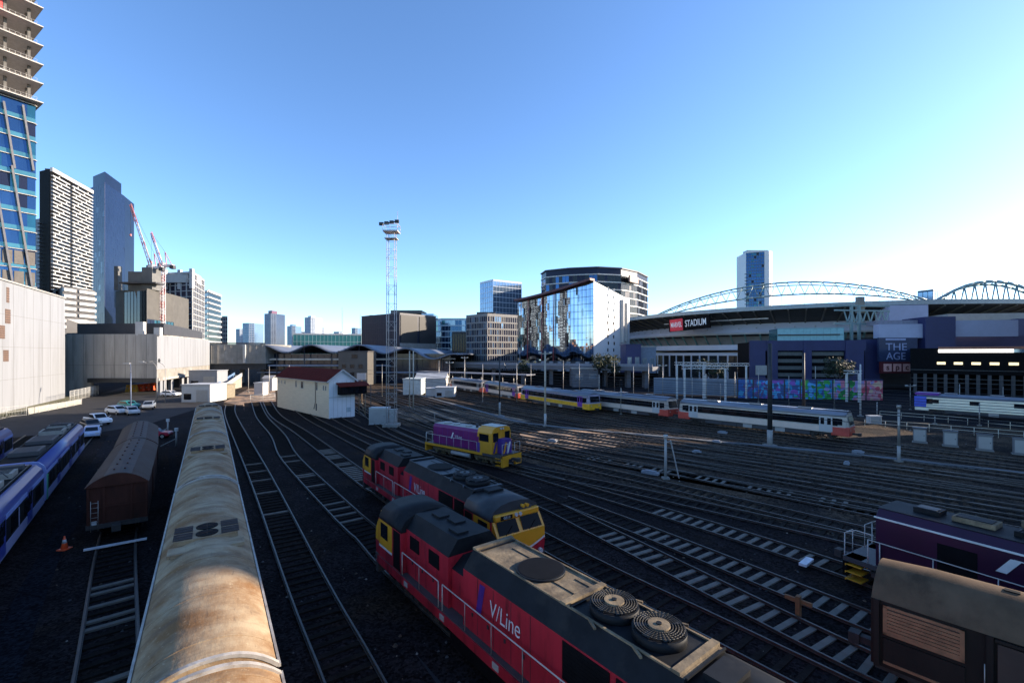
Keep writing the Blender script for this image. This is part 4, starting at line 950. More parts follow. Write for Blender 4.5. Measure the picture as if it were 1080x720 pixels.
L = (W(931,108)-W(778,114)).length; b = MB(); b.box(0,L,0,.3,.0,HT(400.5,112),graffiti_mat()); b.build('painted_panel', gw); b = MB(); b.box(-.1,L+.1,-.06,.36,HT(400.5,112),HT(399.5,112)+.1,NAVY); b.build('coping', gw)
for k in range(9): b = MB(); b.box(L*k/9-.12,L*k/9+.12,-.12,-.004,0,HT(400.5,112),CHARC); b.build('post', gw)
# ------------------------------------------------------------------ rolling stock
TYRE = mat('wheel_steel', (.05,.045,.04), .5, metal=.6, var=.3)
BOGIE = mat('bogie_grime', (.035,.03,.027), .8, var=.4, scale=3)
_whl = {}
def wheel_mesh():
    if 'w' not in _whl:
        b = MB()
        for s in (-1,1): b.cyl((0,s*.76,0),(0,s*.90,0),.46,TYRE,18); b.cyl((0,s*.73,0),(0,s*.76,0),.50,TYRE,18)
        b.cyl((0,-.75,0),(0,.75,0),.09,BOGIE,8); o = b.build('wheelset'); _whl['w'] = o.data; bpy.data.objects.remove(o)
    return _whl['w']
def bogie(parent, x, m=None, axles=2, pitch=2.0):
    m = m or BOGIE; b = MB(); h = pitch*(axles-1)/2+.7
    for s in (-1,1):
        b.box(-h,h,s*1.0-.09,s*1.0+.09,.72,.98,m)
        for k in range(axles): a = (k-(axles-1)/2)*pitch; b.box(a-.16,a+.16,s*1.06-.1,s*1.06+.1,.52,.9,m); b.cyl((a,s*1.1,.7),(a,s*1.2,.7),.13,m,8)
        for k in range(axles-1): a = (k-(axles-2)/2)*pitch; b.cyl((a-.15,s*1.05,.5),(a-.15,s*1.05,.95),.1,m,8); b.cyl((a+.15,s*1.05,.5),(a+.15,s*1.05,.95),.1,m,8); b.box(a-.4,a+.4,s*.98-.1,s*.98+.1,.42,.52,m)
    b.box(-.25,.25,-1,1,.62,.95,m); o = b.build('bogie', parent, (x,0,0))
    for k in range(axles):
        w_ = bpy.data.objects.new('wheelset', wheel_mesh()); COL.objects.link(w_); w_.parent = o; w_.location = ((k-(axles-1)/2)*pitch,0,.72)
    return o
def coupler(parent, x, s):
    b = MB(); b.box(x if s>0 else x-.75, x+.75 if s>0 else x, -.13,.13,.85,1.08,BOGIE); b.cbox((x+s*.78,0,.96),(.16,.2,.18),BOGIE); b.build('coupler', parent)
def place(p, q):              # origin and heading of a vehicle whose ends stand at p and q
    p, q = Vector(p), Vector(q); m = (p+q)/2; d = q-p; return (m.x,m.y,0), math.atan2(d.y,d.x), d.length
def along(line, y0, y1):      # end points on a polyline at two depths
    def at(y):
        for a, b in zip(line, line[1:]):
            if (a.y-y)*(b.y-y) <= 0 and a.y != b.y: return a.lerp(b,(y-a.y)/(b.y-a.y))
        return line[0]
    return at(y0), at(y1)
def roof_profile(hw, ze, zc, n=14, skirt=.0, pw=2.2):
    out = []
    for k in range(n+1):
        u = -1+2*k/n; out.append((u*hw, ze+(zc-ze)*(1-abs(u)**pw)))
    return out

# --- old coaches with rust stained pale roofs, under the camera
def rust_roof(name, base, rust, dark, seed=0., ro=.68, sp=.15):
    m = bpy.data.materials.new(name); m.use_nodes = True; n = m.node_tree.nodes; l = m.node_tree.links; p = n['Principled BSDF']
    p.inputs['Roughness'].default_value = ro; p.inputs['Specular IOR Level'].default_value = sp
    tc = n.new('ShaderNodeTexCoord')
    def noise(sc, mp, det=9, ro=.65):
        mm = n.new('ShaderNodeMapping'); mm.inputs['Scale'].default_value = mp; mm.inputs['Location'].default_value = (seed,seed*.7,0); l.new(tc.outputs['Object'], mm.inputs[0])
        z = n.new('ShaderNodeTexNoise'); z.inputs['Scale'].default_value = sc; z.inputs['Detail'].default_value = det; z.inputs['Roughness'].default_value = ro; l.new(mm.outputs[0], z.inputs['Vector']); return z.outputs['Fac']
    def mix(fac, a, b, lo, hi):
        r = n.new('ShaderNodeValToRGB'); r.color_ramp.elements[0].position = lo; r.color_ramp.elements[1].position = hi; l.new(fac, r.inputs[0])
        x = n.new('ShaderNodeMix'); x.data_type = 'RGBA'; l.new(r.outputs[0], x.inputs['Factor'])
        (l.new(a, x.inputs[6]) if hasattr(a,'links') else setattr(x.inputs[6],'default_value',(*a,1))); x.inputs[7].default_value = (*b,1); return x.outputs[2]
    c = mix(noise(.55,(1,.8,1)), base, rust, .36, .62)
    c = mix(noise(1.3,(1.4,.25,1),6), c, [v*.55+.03 for v in rust], .50, .74)
    c = mix(noise(3.5,(.35,2.4,1),7), c, dark, .62, .85)
    c = mix(noise(9,(1,1,1),4), c, [min(1,v*1.25) for v in base], .60, .82)
    l.new(c, p.inputs['Base Color'])
    bp = n.new('ShaderNodeBump'); bp.inputs['Strength'].default_value = .35; bp.inputs['Distance'].default_value = .04; l.new(noise(5,(.5,1.2,1),4), bp.inputs['Height']); l.new(bp.outputs[0], p.inputs['Normal'])
    return m
COACH_RF = [rust_roof('stained_coach_roof', (.37,.285,.18), (.19,.095,.036), (.05,.036,.03), s) for s in (0.,4.3)]
COACH_SIDE = mat('coach_side', (.28,.26,.25), .5, var=.2, scale=1.2, streak=(1,1,.3), col2=(.14,.10,.08))
def old_coach(p, q, label, mi, rust_patch=True):
    loc, rz, L = place(p, q); h = L/2; RFm = COACH_RF[mi]
    t = thing('old_coach', label, 'coach', loc, rz, 'row of stained old coaches')
    b = MB(); b.box(-h,h,-1.40,1.40,1.05,3.40,COACH_SIDE); b.build('body', t)
    r = MB(); pr = roof_profile(1.47,3.40,4.02,18,pw=2.4); n = len(pr); N = 36; vs = []; fs = []
    for i in range(N+1):
        x = -h-.05+(L+.1)*i/N; e = min(1,(min(i,N-i)/1.6)); k = .93+.07*e
        for y, z in pr: vs.append((x,y,3.40+(z-3.40)*k))
    for i in range(N):
        for j in range(n-1): fs.append((i*n+j,(i+1)*n+j,(i+1)*n+j+1,i*n+j+1))
    r.add(vs, fs, RFm, True); r.add([(-h-.05,y,z) for y,z in pr]+[(h+.05,y,z) for y,z in pr], [tuple(range(n)), tuple(range(n,2*n))[::-1]], RFm); r.build('roof', t)
    GE = mat('gutter_pale', (.34,.31,.27), .5, var=.3, scale=2, col2=(.15,.10,.06))
    for s in (-1,1): g_ = MB(); g_.box(-h-.06,h+.06,s*1.49-.03,s*1.49+.03,3.36,3.44,GE); g_.build('gutter', t)
    for x in (-h*.9,-h*.62,-h*.31,h*.31,h*.62,h*.9):
        rb = MB(); P = [(y*1.001,z+.008) for y, z in pr]; Q = [(y*.99,z-.03) for y, z in pr][::-1]; rb.loft(P+Q, x-.03, x+.03, RFm); rb.build('roof_rib', t)
    for s in (-1,1):
        rb = MB(); P = [(y*1.01,z+.05) for y, z in pr]; Q = [(y*.98,z-.03) for y, z in pr][::-1]; rb.loft(P+Q, s*h-.06, s*h+.06, GE); rb.build('end_moulding', t)
    # air conditioning hatch with two round fans
    PN = mat('dull_hatch', (.045,.028,.022), .7, var=.4, scale=3, spec=.15); hb = MB(); hb.box(-.85,.85,-1.0,1.0,3.86,4.07,RFm)
    for s in (-1,1):
        hb.box(-.78,-.05,s*.76-.30,s*.76+.30,4.07,4.085,PN); hb.box(.05,.78,s*.76-.30,s*.76+.30,4.07,4.085,PN)
        for k in range(5): hb.box(-.72+k*.3,-.69+k*.3,s*.76-.30,s*.76+.30,4.085,4.10,DARKS)
    hb.box(-1.75,-1.0,-1.18,1.18,3.80,3.93,RFm)
    ho = hb.build('roof_hatch', t, bevel=.01)
    for s in (-1,1):
        f = MB(); f.cyl((s*.40,0,4.06),(s*.40,0,4.10),.37,BLACK,24,smooth=False)
        for k in range(6): a = R(k*60); f.cyl((s*.40,0,4.105),(s*.40+.35*math.cos(a),.35*math.sin(a),4.105),.012,PN,4)
        f.build('roof_fan', ho)
    wn = MB(); wn.box(-.55,.55,-.01,.01,-.38,.38,GLASS_D); proto = None; k = 0
    for s in (-1,1):
        for i in range(9):
            x = -h+1.9+i*(L-3.8)/8; loc_ = (x, s*1.412, 2.55)
            if proto is None: proto = wn.build('window', t, loc_)
            else: child(proto, t, loc_)
    for s in (-1,1):
        d = MB(); d.box(s*h-.0 if s>0 else s*h-.35, s*h+.35 if s>0 else s*h, -.5,.5,1.2,3.2,BLACK); d.build('gangway', t)
        for ss in (-1,1): rl = MB(); rl.beam((s*(h-.7),ss*1.46,1.3),(s*(h-.7),ss*1.46,2.5),.03,.03,STEEL); rl.build('handrail', t)
        bogie(t, s*(h-3.0)); 
    u = MB(); u.box(-h+.2,h-.2,-1.3,1.3,.9,1.05,BOGIE); u.box(-3.5,3.5,-1.1,1.1,.45,.9,BOGIE); u.build('underframe', t)
CL = LINES['coach']
for i, (y0, y1, lab) in enumerate(((4.6,10.0,'nearest old coach, rusty stained roof cut off by the bottom of the picture'),(10.35,25.6,'old coach in the foreground with a tan rust streaked roof and two round roof fans'),(26.0,41.2,'second old coach of the row, shaded stained roof with a fan hatch halfway'),(41.6,57.0,'third old coach of the row, with a blue grey shaded roof'),(57.4,64.5,'farthest old coach, its short dark roof end near the white site shed'))):
    p, q = along(CL, y0, y1)
    if i == 0: q2 = q; p = q + (q-along(CL,10.35,25.6)[1]).normalized()*8.; 
    old_coach(p, q, lab, i % 2)

# --- rusty covered vans
VAN_RF = rust_roof('rusty_van_roof', (.058,.033,.024), (.045,.016,.009), (.025,.018,.016), 2.)
VAN_RF2 = mat('rust_brown_roof', (.045,.021,.014), .7, var=.4, scale=1.2, col2=(.026,.018,.014))
VAN_SD = mat('rust_brown_planks', (.050,.016,.010), .8, var=.3, scale=1.6, streak=(1,1,.4), bump=.2, col2=(.02,.010,.008), spec=.2)
def goods_van(p, q, label):
    loc, rz, L = place(p, q); h = L/2; t = thing('goods_van', label, 'wagon', loc, rz, 'rust brown goods vans')
    b = MB(); b.box(-h,h,-1.38,1.38,1.0,3.28,VAN_SD); 
    b.build('body', t)
    pr = roof_profile(1.46,3.26,3.98,14,pw=2.0); r = MB(); n = len(pr); r.add([(-h-.15,y,z) for y,z in pr]+[(h+.15,y,z) for y,z in pr], [(j,n+j,n+j+1,j+1) for j in range(n-1)], VAN_RF, True)
    r.add([(-h-.15,y,z) for y,z in pr]+[(h+.15,y,z) for y,z in pr], [tuple(range(n)),tuple(range(n,2*n))[::-1]], VAN_SD)
    c = [v for v in pr if abs(v[0]) < .66]; P = [(y,z+.012) for y,z in c]; Q = [(y,z-.03) for y,z in c][::-1]; r.loft(P+Q, -h-.16, h+.16, VAN_RF2); r.build('roof', t)
    v = MB()
    for k in range(8):
        for s in (-.25,.25): v.cyl((-h+1+k*(L-2)/7,s,3.93),(-h+1+k*(L-2)/7,s,4.03),.05,VAN_SD,8)
    v.build('roof_vent', t)
    for s in (-1,1):
        e = MB()
        for y in (-1.3,-.62,.62,1.3): e.box(min(s*h,s*(h+.09)),max(s*h,s*(h+.09)),y-.05,y+.05,1.0,3.2,VAN_SD)
        e.box(min(s*h,s*(h+.06)),max(s*h,s*(h+.06)),-1.38,1.38,2.0,2.08,VAN_SD); e.box(min(s*h,s*(h+.12)),max(s*h,s*(h+.12)),-1.4,1.4,.85,1.1,BOGIE)
        for k in range(5): z = 1.25+k*.28; e.cyl((s*(h+.13),-1.18,z),(s*(h+.13),-.86,z),.012,STEEL,5)
        for y in (-1.18,-.86): e.cyl((s*(h+.13),y,.75),(s*(h+.13),y,2.5),.014,STEEL,5)
        e.build('end_framing', t)
    lb = MB(); lb.box(h+.0,h+.10,-1.15,-.93,1.05,1.3,WHITE); lb.build('label_plate', t)
    for s in (-1,1):
        d = MB(); d.box(-1.1,1.1,s*1.41-.03,s*1.41+.03,1.05,3.2,VAN_SD); d.build('sliding_door', t); bogie(t, s*(h-2.2)); coupler(t, s*h, s)
    u = MB(); u.box(-h,h,-1.2,1.2,.8,1.0,BOGIE); u.build('underframe', t)
VL = LINES['van']
goods_van(*along(VL,47.6,38.3), 'farther rust brown goods van, behind the other goods van')
goods_van(*along(VL,37.8,27.0), 'nearer rust brown goods van showing its planked end and curved roof')
# coupling the buffer stop boards left on the sleepers ahead of the van
pb = MB(); q = along(VL,25.6,25.6)[0]; pb.cbox((0,0,.0),(.06,1.35,.05),mat('pale_plank',(.55,.56,.6),.5)); tag(pb.build('plank', loc=(q.x,q.y,.31), rz=R(-54)), 'pale plank lying across the rails in front of the nearer goods van', 'plank')

# --- blue suburban trains
BLUE = mat('train_blue', (.035,.05,.22), .32, var=.1, scale=.5, spec=.5); BLUE_L = mat('train_pale_blue', (.20,.25,.50), .35, var=.08); TRN_W = mat('train_white', (.24,.25,.40), .4, var=.06)
GREEN = mat('door_green', (.05,.28,.18), .4); ACU = mat('roof_unit', (.24,.225,.195), .6, var=.2, scale=2)
def suburban(p, q, label, far_end=True):
    loc, rz, L = place(p, q); h = L/2; t = thing('suburban_train_car', label, 'train', loc, rz, 'blue suburban train cars')
    prof = [(-1.42,1.0),(1.42,1.0),(1.47,1.6),(1.46,3.0),(1.36,3.35),(1.1,3.62),(.8,3.70),(-.8,3.70),(-1.1,3.62),(-1.36,3.35),(-1.46,3.0),(-1.47,1.6)]
    b = MB(); b.loft(prof, -h, h, BLUE, True); b.build('body', t)
    for s in (-1,1):
        w_ = MB(); w_.box(-h+.05,h-.05,s*1.475-.012,s*1.475+.012,1.05,1.62,TRN_W); w_.build('white_stripe', t)
        w_ = MB(); w_.box(-h+.05,h-.05,s*1.475-.012,s*1.475+.012,2.78,3.02,BLUE_L); w_.build('pale_stripe', t)
        wb = MB(); wb.box(-h+.3,h-.3,s*1.474-.02,s*1.474+.02,1.66,2.74,BLACK); wb.build('window_band', t)
        for i in range(7):
            x = -h+2.2+i*(L-4.4)/6; wn = MB(); wn.box(-.8,.8,-.008,.008,-.42,.42,mat('train_black_glass',(.004,.005,.007),.15,spec=.1)); wn.build('window', t, (x,s*1.50,2.22))
        for x in (-h*.52,h*.05,h*.6):
            d = MB(); d.box(-.65,.65,-.012,.012,-.95,.95,BLUE); d.box(-.5,-.06,-.02,.02,.0,.8,GLASS_D); d.box(.06,.5,-.02,.02,.0,.8,GLASS_D); do = d.build('door', t, (x,s*1.492,2.1))
            if s < 0: pass
        gd = MB(); gd.box(-h+.06,-h+.45,s*1.49-.02,s*1.49+.02,1.05,2.74,GREEN); gd.build('green_end_panel', t)
        gp = MB(); gp.box(h*.35-.04,h*.35+.04,s*1.50-.02,s*1.50+.02,1.7,2.7,TRN_W); gp.build('grab_pole', t)
    # black roof well with equipment
    rw = MB(); rw.box(-h+.3,h-.5,-.98,.98,3.68,3.74,BLACK); rw.build('roof_deck', t)
    for x, l, hh, m in ((-h*.65,2.6,.30,CHARC),(-h*.1,3.4,.26,CHARC),(h*.34,2.2,.34,ACU),(h*.66,1.5,.32,ACU),(h*.86,.7,.25,CHARC)):
        u = MB(); u.box(x-l/2,x+l/2,-.78,.78,3.74,3.74+hh,m)
        for k in range(int(l/.36)): u.box(x-l/2+.12+k*.36,x-l/2+.3+k*.36,-.62,.62,3.74+hh,3.755+hh,BLACK if m is ACU else DARKS)
        u.build('roof_unit', t, bevel=.02)
    cb_ = MB()
    for y in (-.9,.9): cb_.tube([(-h+.5,y,3.80),(h-.6,y,3.80)], .03, DARKS, 5)
    cb_.tube([(h*.5,-.8,4.05),(h*.62,0,4.5),(h*.5,.8,4.05)], .025, DARKS, 5); cb_.build('roof_cable', t)
    for s in (-1,1):
        e = MB(); e.box(min(s*h,s*(h+.18)),max(s*h,s*(h+.18)),-.65,.65,1.1,3.4,BLACK); e.build('gangway' if s<0 else 'cab_door', t); bogie(t, s*(h-3)); coupler(t, s*h, s)
    bm = MB(); P = [(y*1.012,z+.03 if z>2 else z) for y,z in prof]; bm.loft(P, -h-.05, -h+.08, BLUE_L); bm.build('end_frame', t)
    u = MB(); u.box(-h+.3,h-.3,-1.25,1.25,.55,1.0,BLACK); u.build('underframe', t)
    return t
BLN = LINES['blue']; BLF = LINES['blue_far']
suburban(*along(BLN,11.6,29.6), 'nearer blue suburban train car, cut by the left edge, green panel at its joint')
suburban(*along(BLN,30.2,47.2), 'blue suburban train car with pale roof units, ending beside the parked cars')
suburban(*along(BLF,28.2,44.6), 'blue train car on the outermost track, only its blue shoulder and red end in view')

# --- double ended red diesel locomotives
LRED = mat('loco_red', (.36,.017,.030), .45, spec=.3, var=.16, scale=1.2, col2=(.10,.008,.013), c2at=.60, streak=(2.2,2.2,.4)); LYEL = mat('loco_yellow', (.60,.27,.015), .4, var=.08); LGRY = mat('loco_sill', (.05,.045,.045), .6)
LROOF = mat('loco_roof_dark', (.010,.0115,.014), .6, var=.4, scale=1.2, col2=(.024,.023,.022), spec=.12); LTOP = mat('loco_roof_sunlit_dust', (.20,.155,.10), .85, var=.35, scale=1.8, bump=.25, bscale=10, col2=(.055,.048,.042), c2at=.55, c2w=.12, spec=.1); PURP = mat('logo_purple', (.06,.012,.16), .5); LWH = mat('logo_white', (.6,.58,.55), .5); RAILW = mat('handrail_white', (.45,.42,.38), .4)  # tan roof dust brightened as sunlit; shaded roof stretches get the dark colour
def hood_prof(hw, zs, ch, zt, z0=1.45): return [(-hw,z0),(hw,z0),(hw,zs),(hw-ch,zt),(-(hw-ch),zt),(-hw,zs)]
def diesel(p, q, label, dusty=True, number='G513', rails=True):
    loc, rz, L = place(p, q); h = L/2; t = thing('diesel_locomotive', label, 'locomotive', loc, rz, 'red diesel locomotives')
    TOP = LTOP if dusty else mat('loco_roof_bluish', (.016,.019,.025), .5, var=.3, scale=1.0, col2=(.04,.044,.05), c2at=.6, spec=.35)
    def hood(x0, x1, hw, zs, zt, m=LRED, ch=.42, name='hood', top=None):
        b = MB(); b.loft([(-hw,1.45),(hw,1.45),(hw,zs),(-hw,zs)], x0, x1, m); o = b.build(name, t)
        r = MB(); r.add([(x0,-hw,zs),(x1,-hw,zs),(x1,-(hw-ch),zt),(x0,-(hw-ch),zt),(x0,hw,zs),(x1,hw,zs),(x1,hw-ch,zt),(x0,hw-ch,zt)], [(0,1,2,3),(5,4,7,6),(0,3,7,4),(1,5,6,2)], LROOF)
        r.add([(x0,-(hw-ch),zt),(x1,-(hw-ch),zt),(x1,hw-ch,zt),(x0,hw-ch,zt)], [(0,1,2,3)], top or TOP); r.build('roof_panel', t)
        se = MB(); k = x0+.9
        while k < x1-.4:
            for s in (-1,1): se.box(k-.012,k+.012,s*hw-.008,s*hw+.008,1.5,zs-.03,mat('seam_dark',(.12,.012,.02),.6))
            k += .92
        if len(se.v): se.build('panel_seam', o)
        if zs > 3.3 and x1-x0 > 3:                 # door latches and hinges along the hood doors
            k = x0+.6; n_ = 0
            while k < x1-.5:
                for s in (-1,1):
                    la = MB(); la.box(k-.04,k+.04,s*(hw+.012)-.014,s*(hw+.012)+.014,2.0,2.12,DARKS); la.build('door_latch', o)
                k += .92
        return o
    # frame with walkway and red sill
    f = MB(); f.box(-h+.2,h-.2,-1.44,1.44,1.18,1.44,LGRY); f.build('frame', t)
    sl_ = MB()
    for s in (-1,1): sl_.box(-h+.5,h-.5,s*1.455-.02,s*1.455+.02,1.05,1.40,LRED); 
    sl_.build('red_sill', t)
    for x in (-h*.62,-h*.3,h*.05,h*.38): lp = MB(); lp.box(x-.16,x+.16,-1.50,-1.478,1.14,1.34,GREYW); lp.build('lift_plate', t)
    tk = MB(); tk.box(-2.6,2.6,-1.3,1.3,.4,1.18,BLACK); tk.build('fuel_tank', t)
    hood(-h+3.1,-h+6.7,1.18,3.35,3.92, top=LROOF)
    hood(-h+6.7,-h+7.9,1.02,2.9,3.3, LRED, .5, 'low_hood', top=LROOF)  # tops of the first hoods darkened as in shadow
    hood(-h+7.9,-h+12.6,1.26,3.42,3.98)
    hood(-h+12.6,-h+16.0,1.26,3.42,3.98, LRED, .42, 'radiator_hood', top=LROOF); hood(-h+16.0,h-3.1,1.26,3.42,3.98, LRED, .42, 'end_hood')
    for s in (-1,1):
        for x0, x1 in ((-h+12.9,-h+14.5),(-h+14.7,h-3.4)):
            gr = MB()
            gr.box(x0,x1,s*1.27-.02,s*1.27+.02,2.35,3.36,BLACK)
            for k in range(9): z = 2.4+k*.105; gr.box(x0+.03,x1-.03,s*1.29-.012,s*1.29+.012,z,z+.02,BLACK)
            gr.build('radiator_grille', t)
    for x in (-h+3.9,-h+5.6):
        for s in (-1,1): wn = MB(); wn.box(-.42,.42,-.012,.012,-.28,.28,BLACK); wn.build('side_grille', t, (x,s*1.192,2.9))
    # cabs
    for s in (-1,1):
        x0, x1 = s*(h-3.1), s*(h-.25)
        rp = [(-1.44,3.18),(-1.44,3.32),(-1.25,3.66),(-.85,3.88),(-.3,3.96),(.3,3.96),(.85,3.88),(1.25,3.66),(1.44,3.32),(1.44,3.18)]
        b = MB(); b.loft([(-1.44,1.44),(1.44,1.44),(1.44,3.2),(-1.44,3.2)], min(x0,x1-s*.35), max(x0,x1-s*.35), LRED); c = b.build('cab', t)
        fx = x1; n = 1
        # raked nose: yellow upper face, white curved stripe, red lower face
        nb = MB(); zs = [1.0,1.95,2.05,2.62,3.2]; out = [.0,.12,.12,.10,-.30]
        def face(z0, z1, m, off=0., y0=-1.40, y1=1.40):
            def xo(z):
                for a, bb, o0, o1 in zip(zs, zs[1:], out, out[1:]):
                    if a <= z <= bb: return o0+(o1-o0)*(z-a)/(bb-a)
                return out[-1]
            X0, X1 = fx+s*(xo(z0)+off), fx+s*(xo(z1)+off); xb = s*(h-.62)
            nb.add([(X0,y0,z0),(X0,y1,z0),(X1,y1,z1),(X1,y0,z1),(xb,y0,z0),(xb,y1,z0),(xb,y1,z1),(xb,y0,z1)], [(0,1,2,3),(4,7,6,5),(0,4,5,1),(1,5,6,2),(2,6,7,3),(3,7,4,0)], m)
        face(1.0,1.95,LRED); face(1.952,2.048,LRED); face(2.05,2.6,LYEL); face(2.602,3.2,LYEL); nb.build('nose', t)
        st_ = MB()                                        # white curved stripe
        for k in range(16):
            ya, yb = -1.38+2.76*k/16, -1.38+2.76*(k+1)/16
            za = 2.12-.42*math.cos(ya/1.4*1.5)*1.0; zb_ = 2.12-.42*math.cos(yb/1.4*1.5)*1.0; X = fx+s*.135
            st_.add([(X,ya,za),(X,yb,zb_),(X,yb,zb_+.10),(X,ya,za+.10)], [(0,1,2,3)], LWH)
            st_.add([(X-s*.004,ya,za+.09),(X-s*.004,yb,zb_+.09),(X-s*.004,yb,2.1),(X-s*.004,ya,2.1)], [(0,1,2,3)], LYEL)
        st_.build('white_nose_stripe', t)
        for y0, y1 in ((-1.26,-.10),(.10,1.26)):            # windscreens
            wn = MB(); wd = (y1-y0)/2; wn.add([(0,-wd,-.27),(0,wd,-.27),(-s*.30,wd*.94,.27),(-s*.30,-wd*.94,.27)], [(0,1,2,3)], mat('black_windscreen',(.004,.004,.005),.15,spec=.08)); wn.build('windscreen', t, (fx+s*.075,(y0+y1)/2,2.93))
            wp = MB(); wp.beam((fx+s*.10,(y0+y1)/2-.2,2.64),(fx-s*.06,(y0+y1)/2+.25,2.95),.02,.02,BLACK); wp.build('wiper', t)
        hb = MB(); hb.box(min(fx-s*.75,fx-s*.2),max(fx-s*.75,fx-s*.2),-1.3,1.3,3.2,3.50,LYEL); hb.build('headlamp_panel', t, bevel=.06)
        nbx = MB(); nbx.box(min(fx-s*.2,fx-s*.16),max(fx-s*.2,fx-s*.16),-1.0,-.35,3.26,3.44,BLACK); no = nbx.build('number_box', t)
        text(number, .17, LWH, no, (fx-s*.155,-.675,3.35), (R(90),0,R(90*s)), ext=.004)
        for y in (-.12,.12): hl = MB(); hl.cyl((fx-s*.22,y,3.37),(fx-s*.13,y,3.37),.085,WHITE,12); hl.build('headlight', t)
        ac = MB(); ac.box(min(fx-s*.5,fx-s*.3),max(fx-s*.5,fx-s*.3),.2,.9,3.5,3.62,CHARC)
        for y in (.35,.6): ac.cyl((fx-s*.55,y,3.68),(fx-s*.2,y,3.68),.05,LYEL,8,r2=.09)
        ac.build('horn', t)
        rr = MB(); rr.loft(rp, min(x0,fx-s*.4), max(x0,fx-s*.4), LROOF if not (s>0 and not dusty) else mat('loco_roof_grey',(.035,.037,.04),.5,var=.2,spec=.3), True); rr.build('cab_roof', t)
        for q in (-1,1):                                    # cab side: yellow panel, window, recessed door
            yp = MB(); yp.box(min(x1-s*.45,x1-s*1.9),max(x1-s*.45,x1-s*1.9),q*1.445-.012,q*1.445+.012,2.02,3.18,LYEL); yo = yp.build('yellow_side_panel', t)
            wn = MB(); wn.box(-.40,.40,-.012,.012,-.34,.34,GLASS_D); wn.build('side_window', t, (x1-s*1.05,q*1.462,2.75))
            ws = MB(); ws.box(min(x1-s*.45,x1-s*1.9),max(x1-s*.45,x1-s*1.9),q*1.447-.012,q*1.447+.012,1.92,2.01,LWH); ws.build('white_side_stripe', t)
            dr = MB(); dr.box(min(x1-s*2.05,x1-s*2.75),max(x1-s*2.05,x1-s*2.75),q*1.443-.01,q*1.443+.01,1.5,3.15,BLACK); dr.build('cab_door', t)
        pl = MB(); pl.box(min(s*h,s*(h-.3)),max(s*h,s*(h-.3)),-1.35,1.35,.45,1.0,LGRY); pl.build('pilot', t)
        for y in (-.95,.95): ll = MB(); ll.cyl((s*h-.0,y,1.6),(s*(h+.16),y,1.6),.11,WHITE,12); ll.build('marker_light', t)
        coupler(t, s*h, s)
    # roof gear: exhaust opening, two radiator fans in round guards, cross ribs
    ex = MB(); xc = -h+10.6; ex.cyl((xc,0,3.97),(xc,0,4.06),.80,LROOF,28); ex.cyl((xc,0,4.06),(xc,0,4.07),.74,BLACK,28); ex.build('exhaust_cowl', t)
    for xc in (-h+13.6,-h+15.0):
        fn = MB(); fn.cyl((xc,0,3.97),(xc,0,4.22),.66,LROOF,32); fn.cyl((xc,0,4.22),(xc,0,4.225),.61,BLACK,32); fo = fn.build('radiator_fan', t)
        hub = MB(); hub.cyl((xc,0,4.225),(xc,0,4.32),.27,TOP,24); hub.cyl((xc,0,4.32),(xc,0,4.35),.07,LROOF,10)
        for k in range(5): r_ = .33+k*.068; N = 36; hub.tube([(xc+r_*math.cos(2*math.pi*i/N), r_*math.sin(2*math.pi*i/N), 4.29) for i in range(N+1)], .012, mat('fan_ring',(.05,.047,.042),.7,spec=.2) if dusty else DARKS, 5)
        for k in range(8): a = R(45*k+12); hub.beam((xc+.28*math.cos(a),.28*math.sin(a),4.275),(xc+.65*math.cos(a),.65*math.sin(a),4.255),.025,.03,LROOF)
        for k in range(7): a = R(51.4*k); hub.beam((xc+.2*math.cos(a),.2*math.sin(a),4.235),(xc+.58*math.cos(a+.25),.58*math.sin(a+.25),4.235),.16,.012,DARKS)
        hub.build('fan_guard', fo)
        for s in (-1,1): fb = MB(); fb.beam((xc-.2,s*.8,4.0),(xc+.2,s*1.0,3.99),.06,.06,TOP); fb.build('fan_bracket', t)
    for x in (-h+12.5,-h+16.0,-h+8.0): rb = MB(); rb.box(x-.10,x+.10,-.86,.86,3.985,4.07,TOP); rb.build('roof_rib', t); rb = MB(); rb.box(x+.22,x+.27,-.84,.84,3.985,4.03,LROOF); rb.build('roof_strip', t)
    def plate(nm, *a): rb = MB(); rb.box(*a); rb.build(nm, t)
    for s in (-1,1): plate('roof_edge_strip', -h+7.95,h-3.2,s*.82-.03,s*.82+.03,3.985,4.03,TOP)
    for x, y, a in ((-h+9.2,.3,.3),(-h+11.7,-.2,.5),(-h+12.0,.45,.2)): plate('roof_seam', x-a*1.6,x+a*1.6,y-.012,y+.012,3.985,4.0,LROOF)
    for x, y in ((-h+5.0,.2),(-h+6.0,-.3),(-h+4.0,0)): plate('roof_hatch', x-.35,x+.35,y-.25,y+.25,3.92,4.0,LROOF)
    sm = MB(); sm.box(h-2.9,h-2.3,-.45,.45,3.9,4.08,LROOF); sm.build('roof_box', t)
    # logo on both sides
    for s in (-1,1):
        x = -h+9.0 if s < 0 else -h+11.6
        pz = MB(); k = -s; pz.add([(x-.28*k*1,s*1.272,2.30),(x+.02*k,s*1.272,2.30),(x+.26*k,s*1.272,3.30),(x-.04*k,s*1.272,3.30)], [(0,1,2,3)], PURP); po = pz.build('logo_slash', t)
        text('V/Line', .78, mat('logo_soft_white',(.55,.53,.53),.5), po, (x+k*1.3,s*1.276,2.72), (R(90),0,0 if s<0 else R(180)), shear=.12, ext=.003, xs=.80, off=-.004)
